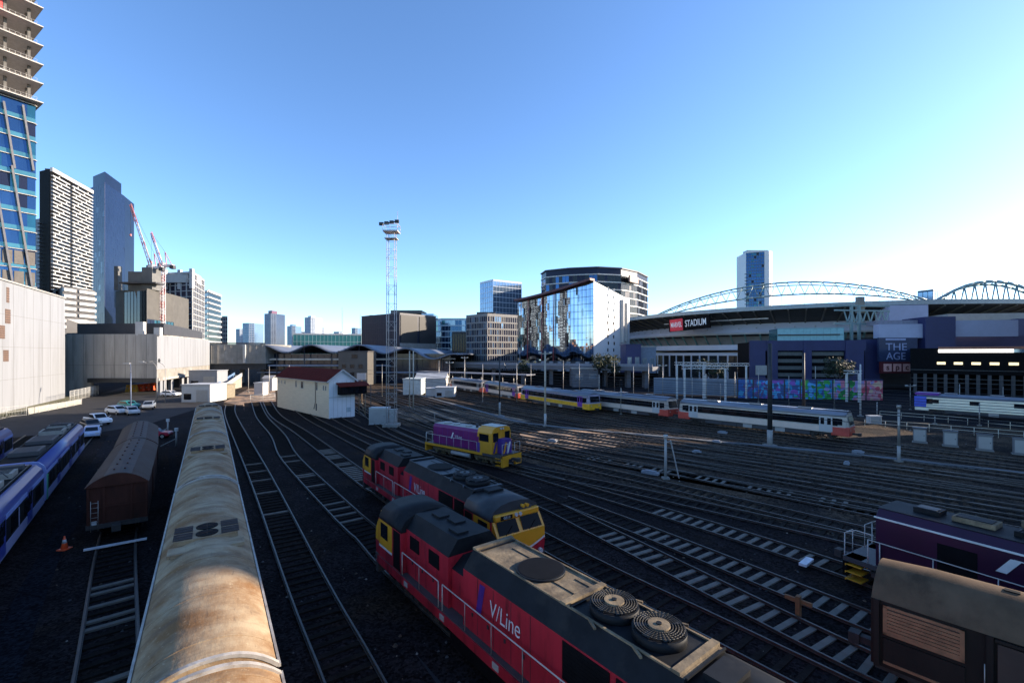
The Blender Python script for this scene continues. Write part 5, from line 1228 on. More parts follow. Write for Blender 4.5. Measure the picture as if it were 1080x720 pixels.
    # handrails along the walkway
    for s in (-1,1):
        for x0, x1 in ((-h+3.2,-h+6.4),(-h+6.7,h-3.2)):
            hr = MB(); hr.tube([(x0,s*1.43,1.45),(x0,s*1.43,2.42),(x1,s*1.43,2.42),(x1,s*1.43,1.45)], .022, RAILW, 6); n = int((x1-x0)/1.7)
            for k in range(1,n+1): x = x0+(x1-x0)*k/(n+1); hr.cyl((x,s*1.43,1.45),(x,s*1.43,2.42),.016,mat('handrail_grey',(.25,.22,.2),.5),5)
            hr.build('handrail', t)
        bogie(t, s*(h-4.0), axles=3, pitch=1.8)
    return t
diesel((-5.6,23.1),(6.3,7.9), 'nearest red diesel locomotive, its dusty roof with two round fans catching the sun', True)
diesel((-10.7,36.75),(.55,21.35), 'red diesel locomotive behind the nearest one, showing a yellow cab front with two windscreens', False)

# --- small purple and yellow shunter
SPUR = mat('shunter_purple', (.15,.006,.10), .35, var=.15, scale=1.2, spec=.6); SPUR_D = mat('stripe_violet', (.07,.03,.20), .4)
def shunter():
    loc, rz, L = place((-8.6,50.9),(.0,43.6)); h = L/2
    t = thing('shunting_locomotive', 'small purple shunting locomotive with a yellow cab and yellow sill', 'locomotive', loc, rz)
    f = MB(); f.box(-h,h,-1.4,1.4,1.15,1.38,LGRY); f.build('frame', t)
    s_ = MB()
    for s in (-1,1): s_.box(-h,h-2.6,s*1.41-.02,s*1.41+.02,1.16,1.40,LYEL)
    s_.build('yellow_sill', t)
    b = MB(); b.loft(hood_prof(1.0,3.2,.22,3.45,1.38), -h+.9, h-3.3, SPUR); ho = b.build('hood', t, bevel=.03)
    r = MB(); r.box(-h+.95,h-3.35,-.78,.78,3.452,3.48,GREYW); 
    for x in (-h+2.2,-h+3.6,-h+5.4): r.cyl((x,0,3.48),(x,0,3.62),.34 if x>-h+3 else .45,GREYW,16)
    r.cyl((-h+6.6,0,3.48),(-h+6.6,0,3.8),.14,DARKS,10); r.build('hood_roof', t)
    d = MB()
    for k in range(9):
        x = -h+1.6+k*.8
        for s in (-1,1): d.box(x-.01,x+.01,s*1.0-.008,s*1.0+.008,1.45,3.15,SPUR_D)
    d.build('hood_door_seam', ho)
    for s in (-1,1):
        lw = MB(); x = -h+3.9; k = -s; lw.add([(x-.2*k,s*1.012,2.15),(x+.0*k,s*1.012,2.15),(x+.3*k,s*1.012,2.8),(x+.1*k,s*1.012,2.8)], [(0,1,2,3)], LWH); lo = lw.build('logo_swoosh', t)
        text('V/Line', .42, LWH, lo, (x+k*.95,s*1.014,2.42), (R(90),0,0 if s<0 else R(180)), shear=.12, ext=.003)
    c = MB(); c.loft([(-1.38,1.38),(1.38,1.38),(1.38,3.35),(1.2,3.75),(.7,3.92),(-.7,3.92),(-1.2,3.75),(-1.38,3.35)], h-3.3, h-1.35, LYEL); co = c.build('cab', t, bevel=.03)
    cr = MB(); cr.box(h-3.35,h-1.3,-.75,.75,3.922,3.96,mat('cab_roof_grey',(.45,.44,.38),.6)); cr.build('cab_roof', t)
    for s in (-1,1):
        w_ = MB(); w_.box(-.62,.62,-.012,.012,-.35,.35,GLASS_D); w_.build('side_window', t, (h-2.4,s*1.392,2.88))
        v = MB(); v.box(h-3.3,h-2.95,s*1.39-.012,s*1.39+.012,1.4,2.35,SPUR_D); v.box(h-3.3,h-3.1,s*1.39-.012,s*1.39+.012,2.35,2.9,SPUR); v.build('purple_side_panel', t)
        for k in range(5): pass
    for y in (-.85,.85): w_ = MB(); w_.box(-.012,.012,-.36,.36,-.42,.42,GLASS_D); w_.build('windscreen', t, (h-1.335,y,2.95))
    n = MB(); n.loft([(-.62,1.38),(.62,1.38),(.62,2.55),(.45,2.8),(-.45,2.8),(-.62,2.55)], h-1.35, h-.55, SPUR_D); n.build('nose', t, bevel=.03)
    n = MB()                                           # slanting stripes over the cab front and nose
    for k in range(5):
        y = -1.25+k*.55; m = (SPUR_D,LYEL,LWH,SPUR_D,LYEL)[k]; x = h-.535 if abs(y+.2) < .55 else h-1.33
        n.add([(x,y,1.45),(x,y+.26,1.45),(x,y+.62,2.5),(x,y+.36,2.5)], [(0,1,2,3)], m)
    for y in (-.3,.3): n.box(h-1.345,h-1.32,y-.07,y+.07,2.7,3.7,LYEL)
    n.build('front_stripe', t)
    hl = MB()
    for y in (-.15,.15): hl.cyl((h-1.35,y,3.72),(h-1.22,y,3.72),.1,WHITE,10)
    hl.build('headlight', t)
    pl = MB()
    for y0, y1, z0, z1 in ((-1.4,1.4,1.0,1.38),(-1.4,-.5,.35,1.0),(.5,1.4,.35,1.0)): pl.box(h-.2,h+.02,y0,y1,z0,z1,LYEL)
    for k in range(3): pl.box(h-.9,h-.3,-1.42,-1.05,.4+k*.34,.46+k*.34,LYEL); pl.box(h-.9,h-.3,1.05,1.42,.4+k*.34,.46+k*.34,LYEL)
    pl.build('pilot', t); pl = MB(); pl.box(-h-.02,-h+.2,-1.4,1.4,.5,1.38,LYEL); pl.build('pilot', t)
    for s in (-1,1):
        hr = MB(); hr.tube([(-h+.1,s*1.36,1.4),(-h+.1,s*1.36,2.35),(h-3.4,s*1.36,2.35),(h-3.4,s*1.36,1.4)], .024, RAILW, 6)
        for k in range(1,7): x = -h+.1+k*(L-3.5)/7; hr.cyl((x,s*1.36,1.4),(x,s*1.36,2.35),.02,RAILW,5)
        hr.build('handrail', t)
        hr = MB(); x = s*(h-.1); hr.tube([(x,-1.3,1.4),(x,-1.3,2.45),(x,-.5,2.45),(x,-.5,1.4)], .024, RAILW, 6); hr.build('end_handrail', t); hr = MB(); hr.tube([(x,1.3,1.4),(x,1.3,2.45),(x,.5,2.45),(x,.5,1.4)], .024, RAILW, 6); hr.build('end_handrail', t)
        bogie(t, s*(h-2.6), mat('bogie_yellow_grime',(.10,.07,.03),.8,var=.4)); coupler(t, s*h, s)
    an = MB(); an.cyl((-h+1.0,-.9,3.4),(-h+1.0,-.9,4.6),.02,GREYW,5); an.build('aerial', t)
    tk = MB(); tk.box(-1.6,1.6,-1.2,1.2,.5,1.15,BLACK); tk.cyl((-1.5,-1.2,.8),(1.2,-1.2,.8),.22,GREYW,10); tk.build('fuel_tank', t)
shunter()

# --- dark purple locomotive at the right edge
DPUR = mat('dark_purple', (.024,.003,.022), .35, var=.2, scale=1.)
def purple_loco():
    ln = LINES['T9']; p, q = along(ln, 22.4, 8.7); loc, rz, L = place(p, q); h = L/2
    t = thing('hood_locomotive', 'dark purple hood locomotive with white edge stripe and yellow end steps at the right edge', 'locomotive', loc, rz)
    f = MB(); f.box(-h,h,-1.42,1.42,1.2,1.42,LGRY); f.build('frame', t)
    b = MB(); b.loft(hood_prof(1.28,3.62,.30,3.95,1.42), -h+1.25, h-1, DPUR); ho = b.build('hood', t, bevel=.03)
    r = MB(); r.box(-h+1.2,h-1,-.98,.98,3.955,3.985,LROOF); r.build('hood_roof', t)
    for x, l, w_, m in ((-h+4.2,1.3,.55,LTOP),(-h+6.6,1.5,.5,LTOP),(-h+8.6,.9,.6,LTOP),(-h+2.7,.9,.5,LROOF),(-h+10.4,1.2,.7,LTOP),(-h+5.5,.25,.7,LROOF)):  # tan hatches take the sunlit roof colour
        u = MB(); u.box(x-l/2,x+l/2,.05-w_*.6,.05+w_,3.985,4.19,m); u.box(x-l/2+.1,x+l/2-.1,-w_*.4,w_*.7,4.19,4.22,LROOF if m is LTOP else DARKS); u.build('roof_hatch', t, bevel=.02)
    e = MB(); e.cyl((-h+5.5,.3,3.98),(-h+5.5,.3,4.5),.07,LTOP,8); e.build('exhaust_pipe', t)
    for s in (-1,1):
        w_ = MB(); w_.box(-h+1.2,h-1,s*1.285-.02,s*1.285+.02,3.57,3.64,LWH); w_.build('white_edge_stripe', t)
        k = -s; x = -h+5.6 if s < 0 else h-4
        lo = MB(); lo.add([(x-.5*k,s*1.292,2.75),(x-.2*k,s*1.292,2.75),(x+.2*k,s*1.292,3.35),(x-.1*k,s*1.292,3.35)], [(0,1,2,3)], LWH); lo.box(min(x-.02*k,x+1.9*k),max(x-.02*k,x+1.9*k),s*1.292-.004,s*1.292+.004,3.32,3.36,LWH); lo = lo.build('logo_swoosh', t)
        text('V/Line', .52, LWH, lo, (x+k*1.05,s*1.297,3.0), (R(90),0,0 if s<0 else R(180)), shear=.12, ext=.003)
        dk = MB(); dk.box(-h+3.4,-h+4.6,s*1.285-.012,s*1.285+.012,1.5,3.2,BLACK); dk.build('recessed_grille', t)
        hr = MB(); hr.tube([(-h+1.0,s*1.38,1.42),(-h+1.0,s*1.38,2.5),(h-1,s*1.38,2.5)], .025, RAILW, 6); hr.tube([(-h+1.45,s*1.38,1.42),(-h+1.45,s*1.38,2.5)], .025, RAILW, 6)
        for k in range(7): x = -h+3.3+k*1.9; hr.cyl((x,s*1.38,1.42),(x,s*1.38,2.5),.02,RAILW,5)
        hr.build('handrail', t)
        st_ = MB()
        for k in range(4): st_.box(-h+.1,-h+.75,s*1.05-.36,s*1.05+.36,.35+k*.34,.40+k*.34,mat('step_yellow',(.60,.28,.02),.5)); st_.box(-h+.08,-h+.12,s*1.05-.36,s*1.05+.36,.30+k*.34,.40+k*.34,mat('step_yellow',(.60,.28,.02),.5))
        st_.build('step', t)
        er = MB(); er.tube([(-h+.05,s*1.36,.6),(-h+.05,s*1.36,2.5),(-h+.5,s*1.36,2.75),(-h+1.2,s*1.36,2.75)], .025, RAILW, 6); er.tube([(-h+.05,s*.6,1.4),(-h+.05,s*.6,2.5),(-h+.05,s*1.36,2.5)], .022, RAILW, 6); er.build('end_handrail', t)
        og = MB(); og.box(-h+1.22,-h+1.27,s*1.0-.16,s*1.0+.16,2.2,3.4,LYEL); og.build('yellow_corner', t); bogie(t, s*(h-3.4), axles=3, pitch=1.7); coupler(t, s*h, s)
    pl = MB(); pl.box(-h-.02,-h+.15,-1.4,1.4,.5,1.3,BLACK); pl.build('pilot', t); tk = MB(); tk.box(-2,2,-1.25,1.25,.45,1.2,BLACK); tk.build('fuel_tank', t)
purple_loco()
kp = MB(); q = LINES['T9']; q = along(q, 23.6,23.6)[0] + Vector((-1.15,-.3)); kp.cbox((0,0,0),(.55,.17,.06),mat('pale_plank',(.55,.56,.6),.5)); tag(kp.build('plank', loc=(q.x,q.y,.36), rz=R(40)), 'short pale plank lying beside the rail at the purple locomotive steps', 'plank')

# --- louvred brown van in the bottom right corner
LVAN = mat('brown_grey_van', (.018,.0125,.010), .7, var=.25, scale=1.3, streak=(1,1,.4), col2=(.012,.009,.008), spec=.2); LVRF = mat('tan_van_roof', (.105,.068,.042), .9, spec=.1, var=.22, scale=1.4, streak=(1,.5,1), col2=(.06,.040,.026), c2at=.58, bump=.15); LVTAN = mat('tan_louvre', (.25,.11,.05), .7, var=.25, scale=3); LVDOOR = mat('door_brown', (.042,.025,.018), .7, var=.2, scale=1.2)
def louvre_van():
    ln = LINES['T8']; d = Vector((.66,-.751)); p = Vector((12.75,15.65)); q = p + d*13.
    loc, rz, L = place(p, q); h = L/2; t = thing('louvred_van', 'brown goods van with a tan rounded roof and louvred side panels', 'wagon', loc, rz)
    b = MB(); b.box(-h,h,-1.36,1.36,1.0,3.15,LVAN); b.build('body', t)
    pr = roof_profile(1.45,3.12,4.0,18,pw=2.1); r = MB(); n = len(pr); N = 10; vs = []; fs = []
    for i in range(N+1):
        x = -h-.06+(L+.12)*i/N; k = 1 - (.10 if i in (0,N) else 0)
        for y, z in pr: vs.append((x,y*(1-.03*(i in (0,N))),3.12+(z-3.12)*k))
    for i in range(N):
        for j in range(n-1): fs.append((i*n+j,(i+1)*n+j,(i+1)*n+j+1,i*n+j+1))
    r.add(vs, fs, LVRF, True); r.add(vs[:n], [tuple(range(n))], LVRF); r.add(vs[-n:], [tuple(range(n))[::-1]], LVRF); r.build('roof', t)
    rv = MB()
    for k in range(6): x = -h+3.0+k*1.7; rv.box(x-.16,x+.16,-.08,.1,3.97,4.03,BLACK)
    rv.build('roof_vent', t)
    for s in (-1,1):
        for x0, x1 in ((-h+.25,-h+2.1),(-h+6.3,-h+8.15),(-h+9.2,-h+11.05)):
            fr = MB(); fr.box(x0,x1,s*1.40-.04,s*1.40+.04,2.10,3.02,LVDOOR)
            for (u0,u1,z0,z1) in ((x0,x1,2.94,3.02),(x0,x1,2.10,2.18),(x0,x0+.10,2.10,3.02),(x1-.10,x1,2.10,3.02)): fr.box(u0,u1,s*1.45-.03,s*1.45+.03,z0,z1,LVTAN)
            fo = fr.build('louvre_panel', t); lv = MB()
            for k in range(7): z = 2.22+k*.105; lv.beam((x0+.1,s*1.45,z),(x1-.1,s*1.45,z),.05,.085,LVTAN)
            lv.build('slats', fo)
            lo = MB(); lo.box(x0,x1,s*1.40-.03,s*1.40+.03,1.1,1.95,LVAN); lo.box(x0,x1,s*1.44-.02,s*1.44+.02,1.16,1.24,LVTAN); lo.build('lower_panel', t)
        d_ = MB(); d_.box(-h+2.75,-h+5.75,s*1.42-.04,s*1.42+.04,1.08,2.95,LVDOOR); d_.build('sliding_door', t); d_ = MB(); d_.box(-h+2.7,-h+8,s*1.46-.03,s*1.46+.03,3.0,3.08,LVAN); d_.build('door_track', t)
        for x in (-h+.08,-h+2.6,-h+6.0,-h+9.05,h-.1): ps = MB(); ps.box(x-.07,x+.07,s*1.42-.05,s*1.42+.05,1.0,3.12,LVAN); ps.build('side_stanchion', t)
        ps = MB(); ps.cyl((-h+2.5,s*1.5,1.3),(-h+2.5,s*1.5,2.3),.014,STEEL,5); ps.build('grab_rail', t); bogie(t, s*(h-2.2)); coupler(t, s*h, s)
    e = MB()
    for y in (-1.3,-.6,.6,1.3): e.box(-h-.08,-h,y-.05,y+.05,1.0,3.1,LVAN)
    e.build('end_framing', t); u = MB(); u.box(-h,h,-1.2,1.2,.8,1.0,BOGIE); u.build('underframe', t)
louvre_van()

# --- passenger railcars on the running lines
SILV = mat('stainless_side', (.40,.37,.34), .35, metal=.35, var=.06, scale=.6); SILV_R = mat('stainless_roof', (.22,.23,.26), .3, metal=.5, var=.08, scale=.5); CARRED = mat('railcar_red', (.48,.06,.04), .4); VPUR = mat('vivid_purple', (.16,.03,.30), .4); VYEL = mat('vivid_yellow', (.78,.40,.02), .4); CREAM = mat('carriage_cream', (.88,.79,.58), .6, var=.08, scale=.5, col2=(.6,.56,.47)); LOWB = mat('lower_pale_band', (.66,.52,.42), .45, var=.06)
def railcar(p, q, label, side=None, roof=None, low=None, ends=None, cab=(True,True), doors=(-.78,.78), nw=10, accent=None, group='passenger railcars on the far running lines', band=True):
    loc, rz, L = place(p, q); h = L/2; side = side or SILV; roof = roof or SILV_R; t = thing('railcar', label, 'train', loc, rz, group)
    b = MB(); b.loft([(-1.40,1.05),(1.40,1.05),(1.44,1.8),(1.42,3.15),(-1.42,3.15),(-1.44,1.8)], -h+.3, h-.3, side); b.build('body', t)
    pr = roof_profile(1.44,3.14,3.85,10,pw=2.6); r = MB(); r.loft(pr, -h+.3, h-.3, roof, True); r.build('roof', t)
    for x in (-h*.55,0,h*.55): rp = MB(); rp.box(x-.8,x+.8,-.5,.5,3.80,3.98,roof); rp.build('roof_unit', t)
    for s in (-1,1):
        lw = MB(); lw.box(-h+.4,h-.4,s*1.435-.015,s*1.435+.015,1.12,1.85,low or LOWB); lw.build('lower_band', t)
        wb = MB(); wb.box(*((-h+1.2,h-1.2) if band else (-h+1.2,-h+2.4)),s*1.436-.012,s*1.436+.012,1.98,2.92,BLACK); wb.build('window_band', t)
        proto = None
        for i in range(nw):
            x = -h+2.6+i*(L-5.2)/(nw-1)
            if any(abs(x-dq*h) < 1.4 for dq in doors): continue
            lc = (x,s*1.455,2.47)
            if proto is None: wn = MB(); wn.box(-.62,.62,-.008,.008,-.34,.34,GLASS_D); proto = wn.build('window', t, lc)
            else: child(proto, t, lc)
        for dq in doors:
            d = MB(); d.box(-.72,.72,-.015,.015,-.98,.92,accent or WHITE); 
            for e in (-.36,.36): d.box(e-.2,e+.2,-.022,.022,-.1,.72,GLASS_D)
            d.build('door', t, (dq*h,s*1.452,2.15))
        e = ends or side
        # cab end: raked front with windscreen, coloured lower half
        x0, x1 = s*(h-.3), s*h; n = MB()
        up = side if cab[0 if s<0 else 1] else side
        n.add([(x0,-1.40,1.9),(x0,1.40,1.9),(x1,1.25,1.9),(x1,-1.25,1.9),(x0,-1.40,3.5),(x0,1.40,3.5),(x1-s*.3,1.2,3.5),(x1-s*.3,-1.2,3.5)], [(0,1,2,3),(4,7,6,5),(0,4,5,1),(1,5,6,2),(2,6,7,3),(3,7,4,0)], up)
        n.build('cab_front', t); n = MB(); n.box(min(x0-s*1.6,x1+s*.04),max(x0-s*1.6,x1+s*.04),-1.46,1.46,.75,1.88,e); n.build('cab_skirt', t, bevel=.08)
        if cab[0 if s<0 else 1]:
            wn = MB(); wn.add([(x1+s*.01,-1.1,2.15),(x1+s*.01,1.1,2.15),(x1-s*.2,1.05,3.2),(x1-s*.2,-1.05,3.2)], [(0,1,2,3)], GLASS_D); wn.build('windscreen', t)
            for k in (-1,1): sw = MB(); sw.box(-.38,.38,-.01,.01,-.4,.4,GLASS_D); sw.build('cab_window', t, (x0-s*.8,k*1.45,2.5))
            for y in (-.9,.9): hl = MB(); hl.cyl((x1,y,1.5),(x1+s*.06,y,1.5),.12,WHITE,10); hl.build('headlight', t)
        bogie(t, s*(h-3)); coupler(t, s*h, s)
    u = MB(); u.box(-h*.62,h*.62,-1.2,1.2,.5,1.05,CHARC); 
    for k in range(5): u.box(-h*.5+k*2.1,-h*.5+k*2.1+1.2,-1.28,1.28,.48,1.0,GREYW if k in (2,4) else CHARC)
    u.build('underframe', t); return t
T17 = LINES['T17']
def car_on(y0, y1, label, **kw): return railcar(*along(T17,y0,y1), label, **kw)
railcar(Vector((27.6,73.6)),Vector((42.6,57.0)), 'near silver railcar with red ends, pulling toward the right of the yard', ends=CARRED)
railcar(Vector((14.4,92.8)),Vector((26.6,75.0)), 'second silver railcar with a red end, coupled behind the near silver one', ends=CARRED)
PY = (lambda k: LINES['T17'])
o5 = offset(T17, 2.6)
railcar(Vector((3.2,104.)),Vector((15.2,83.2)), 'railcar with purple doors, yellow front and yellow lower stripe', ends=VYEL, low=VYEL, accent=VPUR, side=mat('grey_violet_side',(.30,.28,.36),.4))
railcar(Vector((-6.2,121.)),Vector((2.6,105.2)), 'silver and cream railcar with a red and purple end, behind the yellow fronted one', ends=CARRED, accent=VPUR)
railcar(Vector((-17.8,140.5)),Vector((-6.8,122.2)), 'farthest silver railcar with a red end near the platform canopy', ends=CARRED)
# cream carriage with a blue nose on the far right
cc = railcar(Vector((75.2,84.6)),Vector((88.4,68.8)), 'long cream carriage with a grey roof and blue violet nose at the right edge', side=CREAM, roof=mat('slate_roof',(.16,.18,.22),.5), low=CREAM, ends=CREAM, cab=(True,False), nw=4, doors=(), band=False)
nz = MB(); hh = (Vector((75.2,84.6))-Vector((88.4,68.8))).length/2; nz.box(-hh-.12,-hh+1.6,-1.5,1.5,1.3,3.3,mat('bright_blue_nose',(.05,.10,.55),.4)); nz.box(-hh-.1,-hh+3.2,-1.2,1.2,3.5,3.95,VPUR); nz.build('blue_nose', cc, bevel=.15)
# ------------------------------------------------------------------ signal box
def signal_box():
    N_, Fr = Vector((-30.9,76.8)), Vector((-48.6,94.3)); d = (Fr-N_).normalized(); L = (Fr-N_).length; rz = math.atan2(d.y,d.x)
    # local: x runs from the near corner to the far corner, y toward the tracks on the far side (negative = far)
    t = thing('signal_box', 'cream weatherboard signal box with dark red roof and a bay window on its end', 'building', (N_.x,N_.y,0), rz)
    wdt = 4.6; BD = mat('cream_boards', (.60,.49,.34), .7, var=.10, scale=.8, streak=(.6,1,6)); BW = mat('white_render', (.62,.63,.64), .7, var=.06, scale=.8); RFR = mat('dark_red_roof_tin', (.10,.017,.013), .8, spec=.08, var=.22, scale=1.2)
    b = MB(); b.box(0,L,-wdt,0,0,6.5,BD); b.build('wall', t)
    e = MB(); e.add([(-.012,0,0),(-.012,-wdt,0),(-.012,-wdt,6.5),(-.012,-wdt/2,8.2),(-.012,0,6.5)], [(0,1,2,3,4)], BW); e.build('gable_wall', t); e = MB(); e.add([(.002,0,6.5),(.002,-wdt,6.5),(.002,-wdt/2,8.2)], [(0,2,1)], BW); e.add([(L,0,6.5),(L,-wdt,6.5),(L,-wdt/2,8.2)], [(0,1,2)], BD); e.build('gable_wall', t)
    pn = MB()
    for k in range(1,6): pn.box(-.03,-.012,-wdt*k/6-.015,-wdt*k/6+.015,.1,6.4,GREYW)
    pn.box(-.035,-.012,-wdt,0,3.55,3.62,mat('seam_dark_grey',(.2,.2,.2),.7)); pn.build('cover_strip', t)
    r = MB()
    for s, y0, y1 in ((1,.45,-wdt/2),(-1,-wdt-.45,-wdt/2)):
        z0 = 6.28; r.add([(-.35,y0,z0),(L+.3,y0,z0),(L+.3,y1,8.32),(-.35,y1,8.32),(-.35,y0,z0-.1),(L+.3,y0,z0-.1),(L+.3,y1,8.2),(-.35,y1,8.2)], [(0,1,2,3),(7,6,5,4),(0,4,5,1),(1,5,6,2),(0,3,7,4)], RFR)
    for k in range(40):
        x = -.3+k*(L+.5)/39; r.beam((x,.45,6.31),(x,-wdt/2,8.34),.03,.04,RFR)
    ro = r.build('roof', t); g_ = MB(); g_.beam((-.35,.5,6.2),(L+.3,.5,6.2),.12,.12,GREYW); g_.build('gutter', ro)
    bb = MB(); 
    for y0, y1 in ((.45,-wdt/2),(-wdt-.45,-wdt/2)): bb.beam((-.37,y0,6.2),(-.37,y1,8.24),.06,.24,WHITE)
    bb.build('barge_board', ro)
    for x, w_, z0, z1 in ((1.2,.3,4.75,5.5),(2.1,.3,4.75,5.5),(4.9,.42,4.6,6.0),(11.6,1.0,4.6,5.8),(14.6,.36,4.7,5.8),(20.5,.22,5.0,5.6),(22.3,.22,5.0,5.6),(24,.2,5.0,5.6)):
        wn = MB(); wn.box(-w_/2,w_/2,0,.03,-(z1-z0)/2,(z1-z0)/2,GLASS_D); wo = wn.build('window', t, (x,.01,(z0+z1)/2)); f = MB()
        hw, hh = w_/2, (z1-z0)/2
        for a in ((-hw-.06,hw+.06,-hh-.06,-hh),(-hw-.06,hw+.06,hh,hh+.06),(-hw-.06,-hw,-hh,hh),(hw,hw+.06,-hh,hh)): f.box(a[0],a[1],0,.06,a[2],a[3],WHITE)
        f.build('window_frame', wo)
    dp = MB(); dp.tube([(4.4+1.0,.1,6.2),(4.4+1.0,.1,2.5),(6.0,.1,1.2)], .05, CHARC, 6); dp.build('drain_pipe', t)
    dr = MB(); dr.box(4.95,5.35,.0,.05,1.0,2.2,CHARC); dr.build('hatch', t)
    dd = MB(); dd.box(-.05,-.012,-3.9,-3.1,.9,1.7,mat('pale_sign',(.35,.42,.45),.6)); dd.build('wall_plate', t)
    # bay window on posts over the far corner of the end wall
    by = MB(); by.box(-1.15,1.6,-wdt-1.7,-1.5,4.0,5.5,BLACK); bo = by.build('bay_window', t)
    gl = MB()
    for k in range(4): y = -1.6-k*1.2; gl.box(-1.18,-1.152,y-1.05,y-.1,4.25,5.35,GLASS_D)
    for k in range(2): gl.box(-1.1+k*1.35,.15+k*1.35,-wdt-1.73,-wdt-1.702,4.25,5.35,GLASS_D)
    gl.build('glazing', bo)
    aw = MB(); aw.add([(-1.55,-1.2,5.45),(-1.55,-wdt-2.1,5.45),(-.02,-wdt-2.1,6.05),(-.02,-1.2,6.05),(-1.55,-1.2,5.36),(-1.55,-wdt-2.1,5.36),(-.02,-wdt-2.1,5.9),(-.02,-1.2,5.9)], [(0,1,2,3),(7,6,5,4),(0,4,5,1),(0,3,7,4),(1,5,6,2)], RFR); aw.box(-.02,2.0,-wdt-2.1,-wdt-.3,5.85,6.05,RFR); aw.build('awning', bo)
    st_ = MB(); 
    for x in (-.9,1.4): st_.cyl((x,-wdt-1.5,0),(x,-wdt-1.5,4.0),.09,TIMBER,8)
    st_.beam((-.9,-wdt-1.5,.3),(-.9,-wdt-.2,3.6),.1,.1,TIMBER); st_.beam((-.9,-wdt-1.5,2.0),(1.4,-wdt-1.5,2.0),.1,.1,TIMBER); st_.build('timber_post', t)
    w_ = MB(); w_.box(L+.02,L+.5,-1.2,-.1,0,2.4,DARKS); w_.build('side_cabinet', t)
signal_box()
# --- floodlight mast with cabinets at its foot
def mast():
    p = G(413,450); zt = HT(244,p.y); t = thing('floodlight_mast', 'tall slim lattice floodlight mast with a lamp platform rising above the yard', 'mast', (p.x,p.y,0)); s = .62; m = MB(); ML = mat('mast_pale_steel', (.46,.42,.40), .5, metal=.2)
    for a in ((-s,-s),(s,-s),(s,s),(-s,s)): m.cyl((a[0],a[1],0),(a[0]*.9,a[1]*.9,zt),.055,ML,6)
    z = 1.0
    k = 0
    while z < zt-1:
        for q in ((-s,-s,s,-s),(s,-s,s,s),(s,s,-s,s),(-s,s,-s,-s)):
            m.cyl((q[0],q[1],z),(q[2],q[3],z),.022,ML,4)
            if k%2 == 0: m.cyl((q[0],q[1],z),(q[2],q[3],z+1.35),.018,ML,4)
        z += 1.35; k += 1
    m.build('lattice', t); m = MB(); m.box(-1.1,1.1,-.9,.9,zt-.2,zt,ML)
    m.tube([(-1.1,-.9,zt+.9),(1.1,-.9,zt+.9),(1.1,.9,zt+.9),(-1.1,.9,zt+.9),(-1.1,-.9,zt+.9)], .04, ML, 5)
    for a in ((-1.1,-.9),(1.1,-.9),(1.1,.9),(-1.1,.9),(0,-.9)): m.cyl((a[0],a[1],zt),(a[0],a[1],zt+.9),.03,ML,5)
    m.box(-.9,.9,-.7,.7,zt-1.2,zt-1.1,ML); m.build('platform', t)
    m = MB(); m.beam((-1.6,-.3,zt+1.0),(1.1,.2,zt+1.6),.15,.15,DARKS); mo = m.build('lamp_bar', t)
    for k in range(4): l = MB(); l.cbox((-1.45+k*.75,-.35+k*.12,zt+1.02+k*.16),(.3,.18,.22),DARKS); l.build('floodlight', mo)
    m = MB(); m.cyl((.9,0,zt),(.9,0,zt+3.0),.03,ML,5); m.build('aerial', t)
    m = MB(); m.box(-1.1,1.1,-1.1,1.1,0,.5,CONC); m.build('footing', t)
mast()
def cabinet(name, label, px, y, w_, d, h, m, group=None, rz=.0):
    p = G(px,y); t = thing(name, label, 'cabinet', (p.x,p.y,0), rz, group); b = MB(); b.box(-w_/2,w_/2,0,d,.08,h,m); b.build('body', t, bevel=.02); b = MB(); b.box(-w_/2-.06,w_/2+.06,-.06,d+.06,h+.003,h+.1,m); b.build('lid', t)
    b = MB(); b.box(-w_/2+.1,w_/2-.1,-.025,-.004,.25,h-.15,GREYW); do = b.build('door', t); b = MB(); b.box(w_*.3,w_*.3+.05,-.06,-.028,h*.5,h*.5+.15,DARKS); b.build('handle', do); b = MB(); b.box(-w_/2-.1,w_/2+.1,-.1,d+.1,0,.08,CONC); b.build('plinth', t); return t
cabinet('equipment_cabinet', 'white equipment cabinet at the foot of the floodlight mast', 399, 448, 2.9, 1.6, 2.55, WHITE)
cabinet('equipment_cabinet', 'narrow pale cabinet against the mast beside the wider white one', 414, 448, 1.0, 1.0, 2.3, GREYW)
cabinet('relay_box', 'small sunlit white relay box beside the far tracks under the lamp post', 924, 447.5, 1.75, .9, 1.25, WHITE)
GC4 = 'grey concrete cabinets along the walkway'
for px, y, h in ((970,467,1.75),(1002.5,471,1.75),(1039,475.5,1.75),(1078,480,1.75)):
    cabinet('trackside_cabinet', {970:'leftmost and smallest looking of the four grey trackside cabinets',1002.5:'second of the four grey trackside cabinets counting from the signal post',1039:'third grey trackside cabinet, between the second one and the picture edge',1078:'grey trackside cabinet cut off by the right picture edge'}[px], px, y, 1.25, 1.0, h, mat('cabinet_grey',(.17,.165,.165),.7,var=.1), GC4, R(-42))
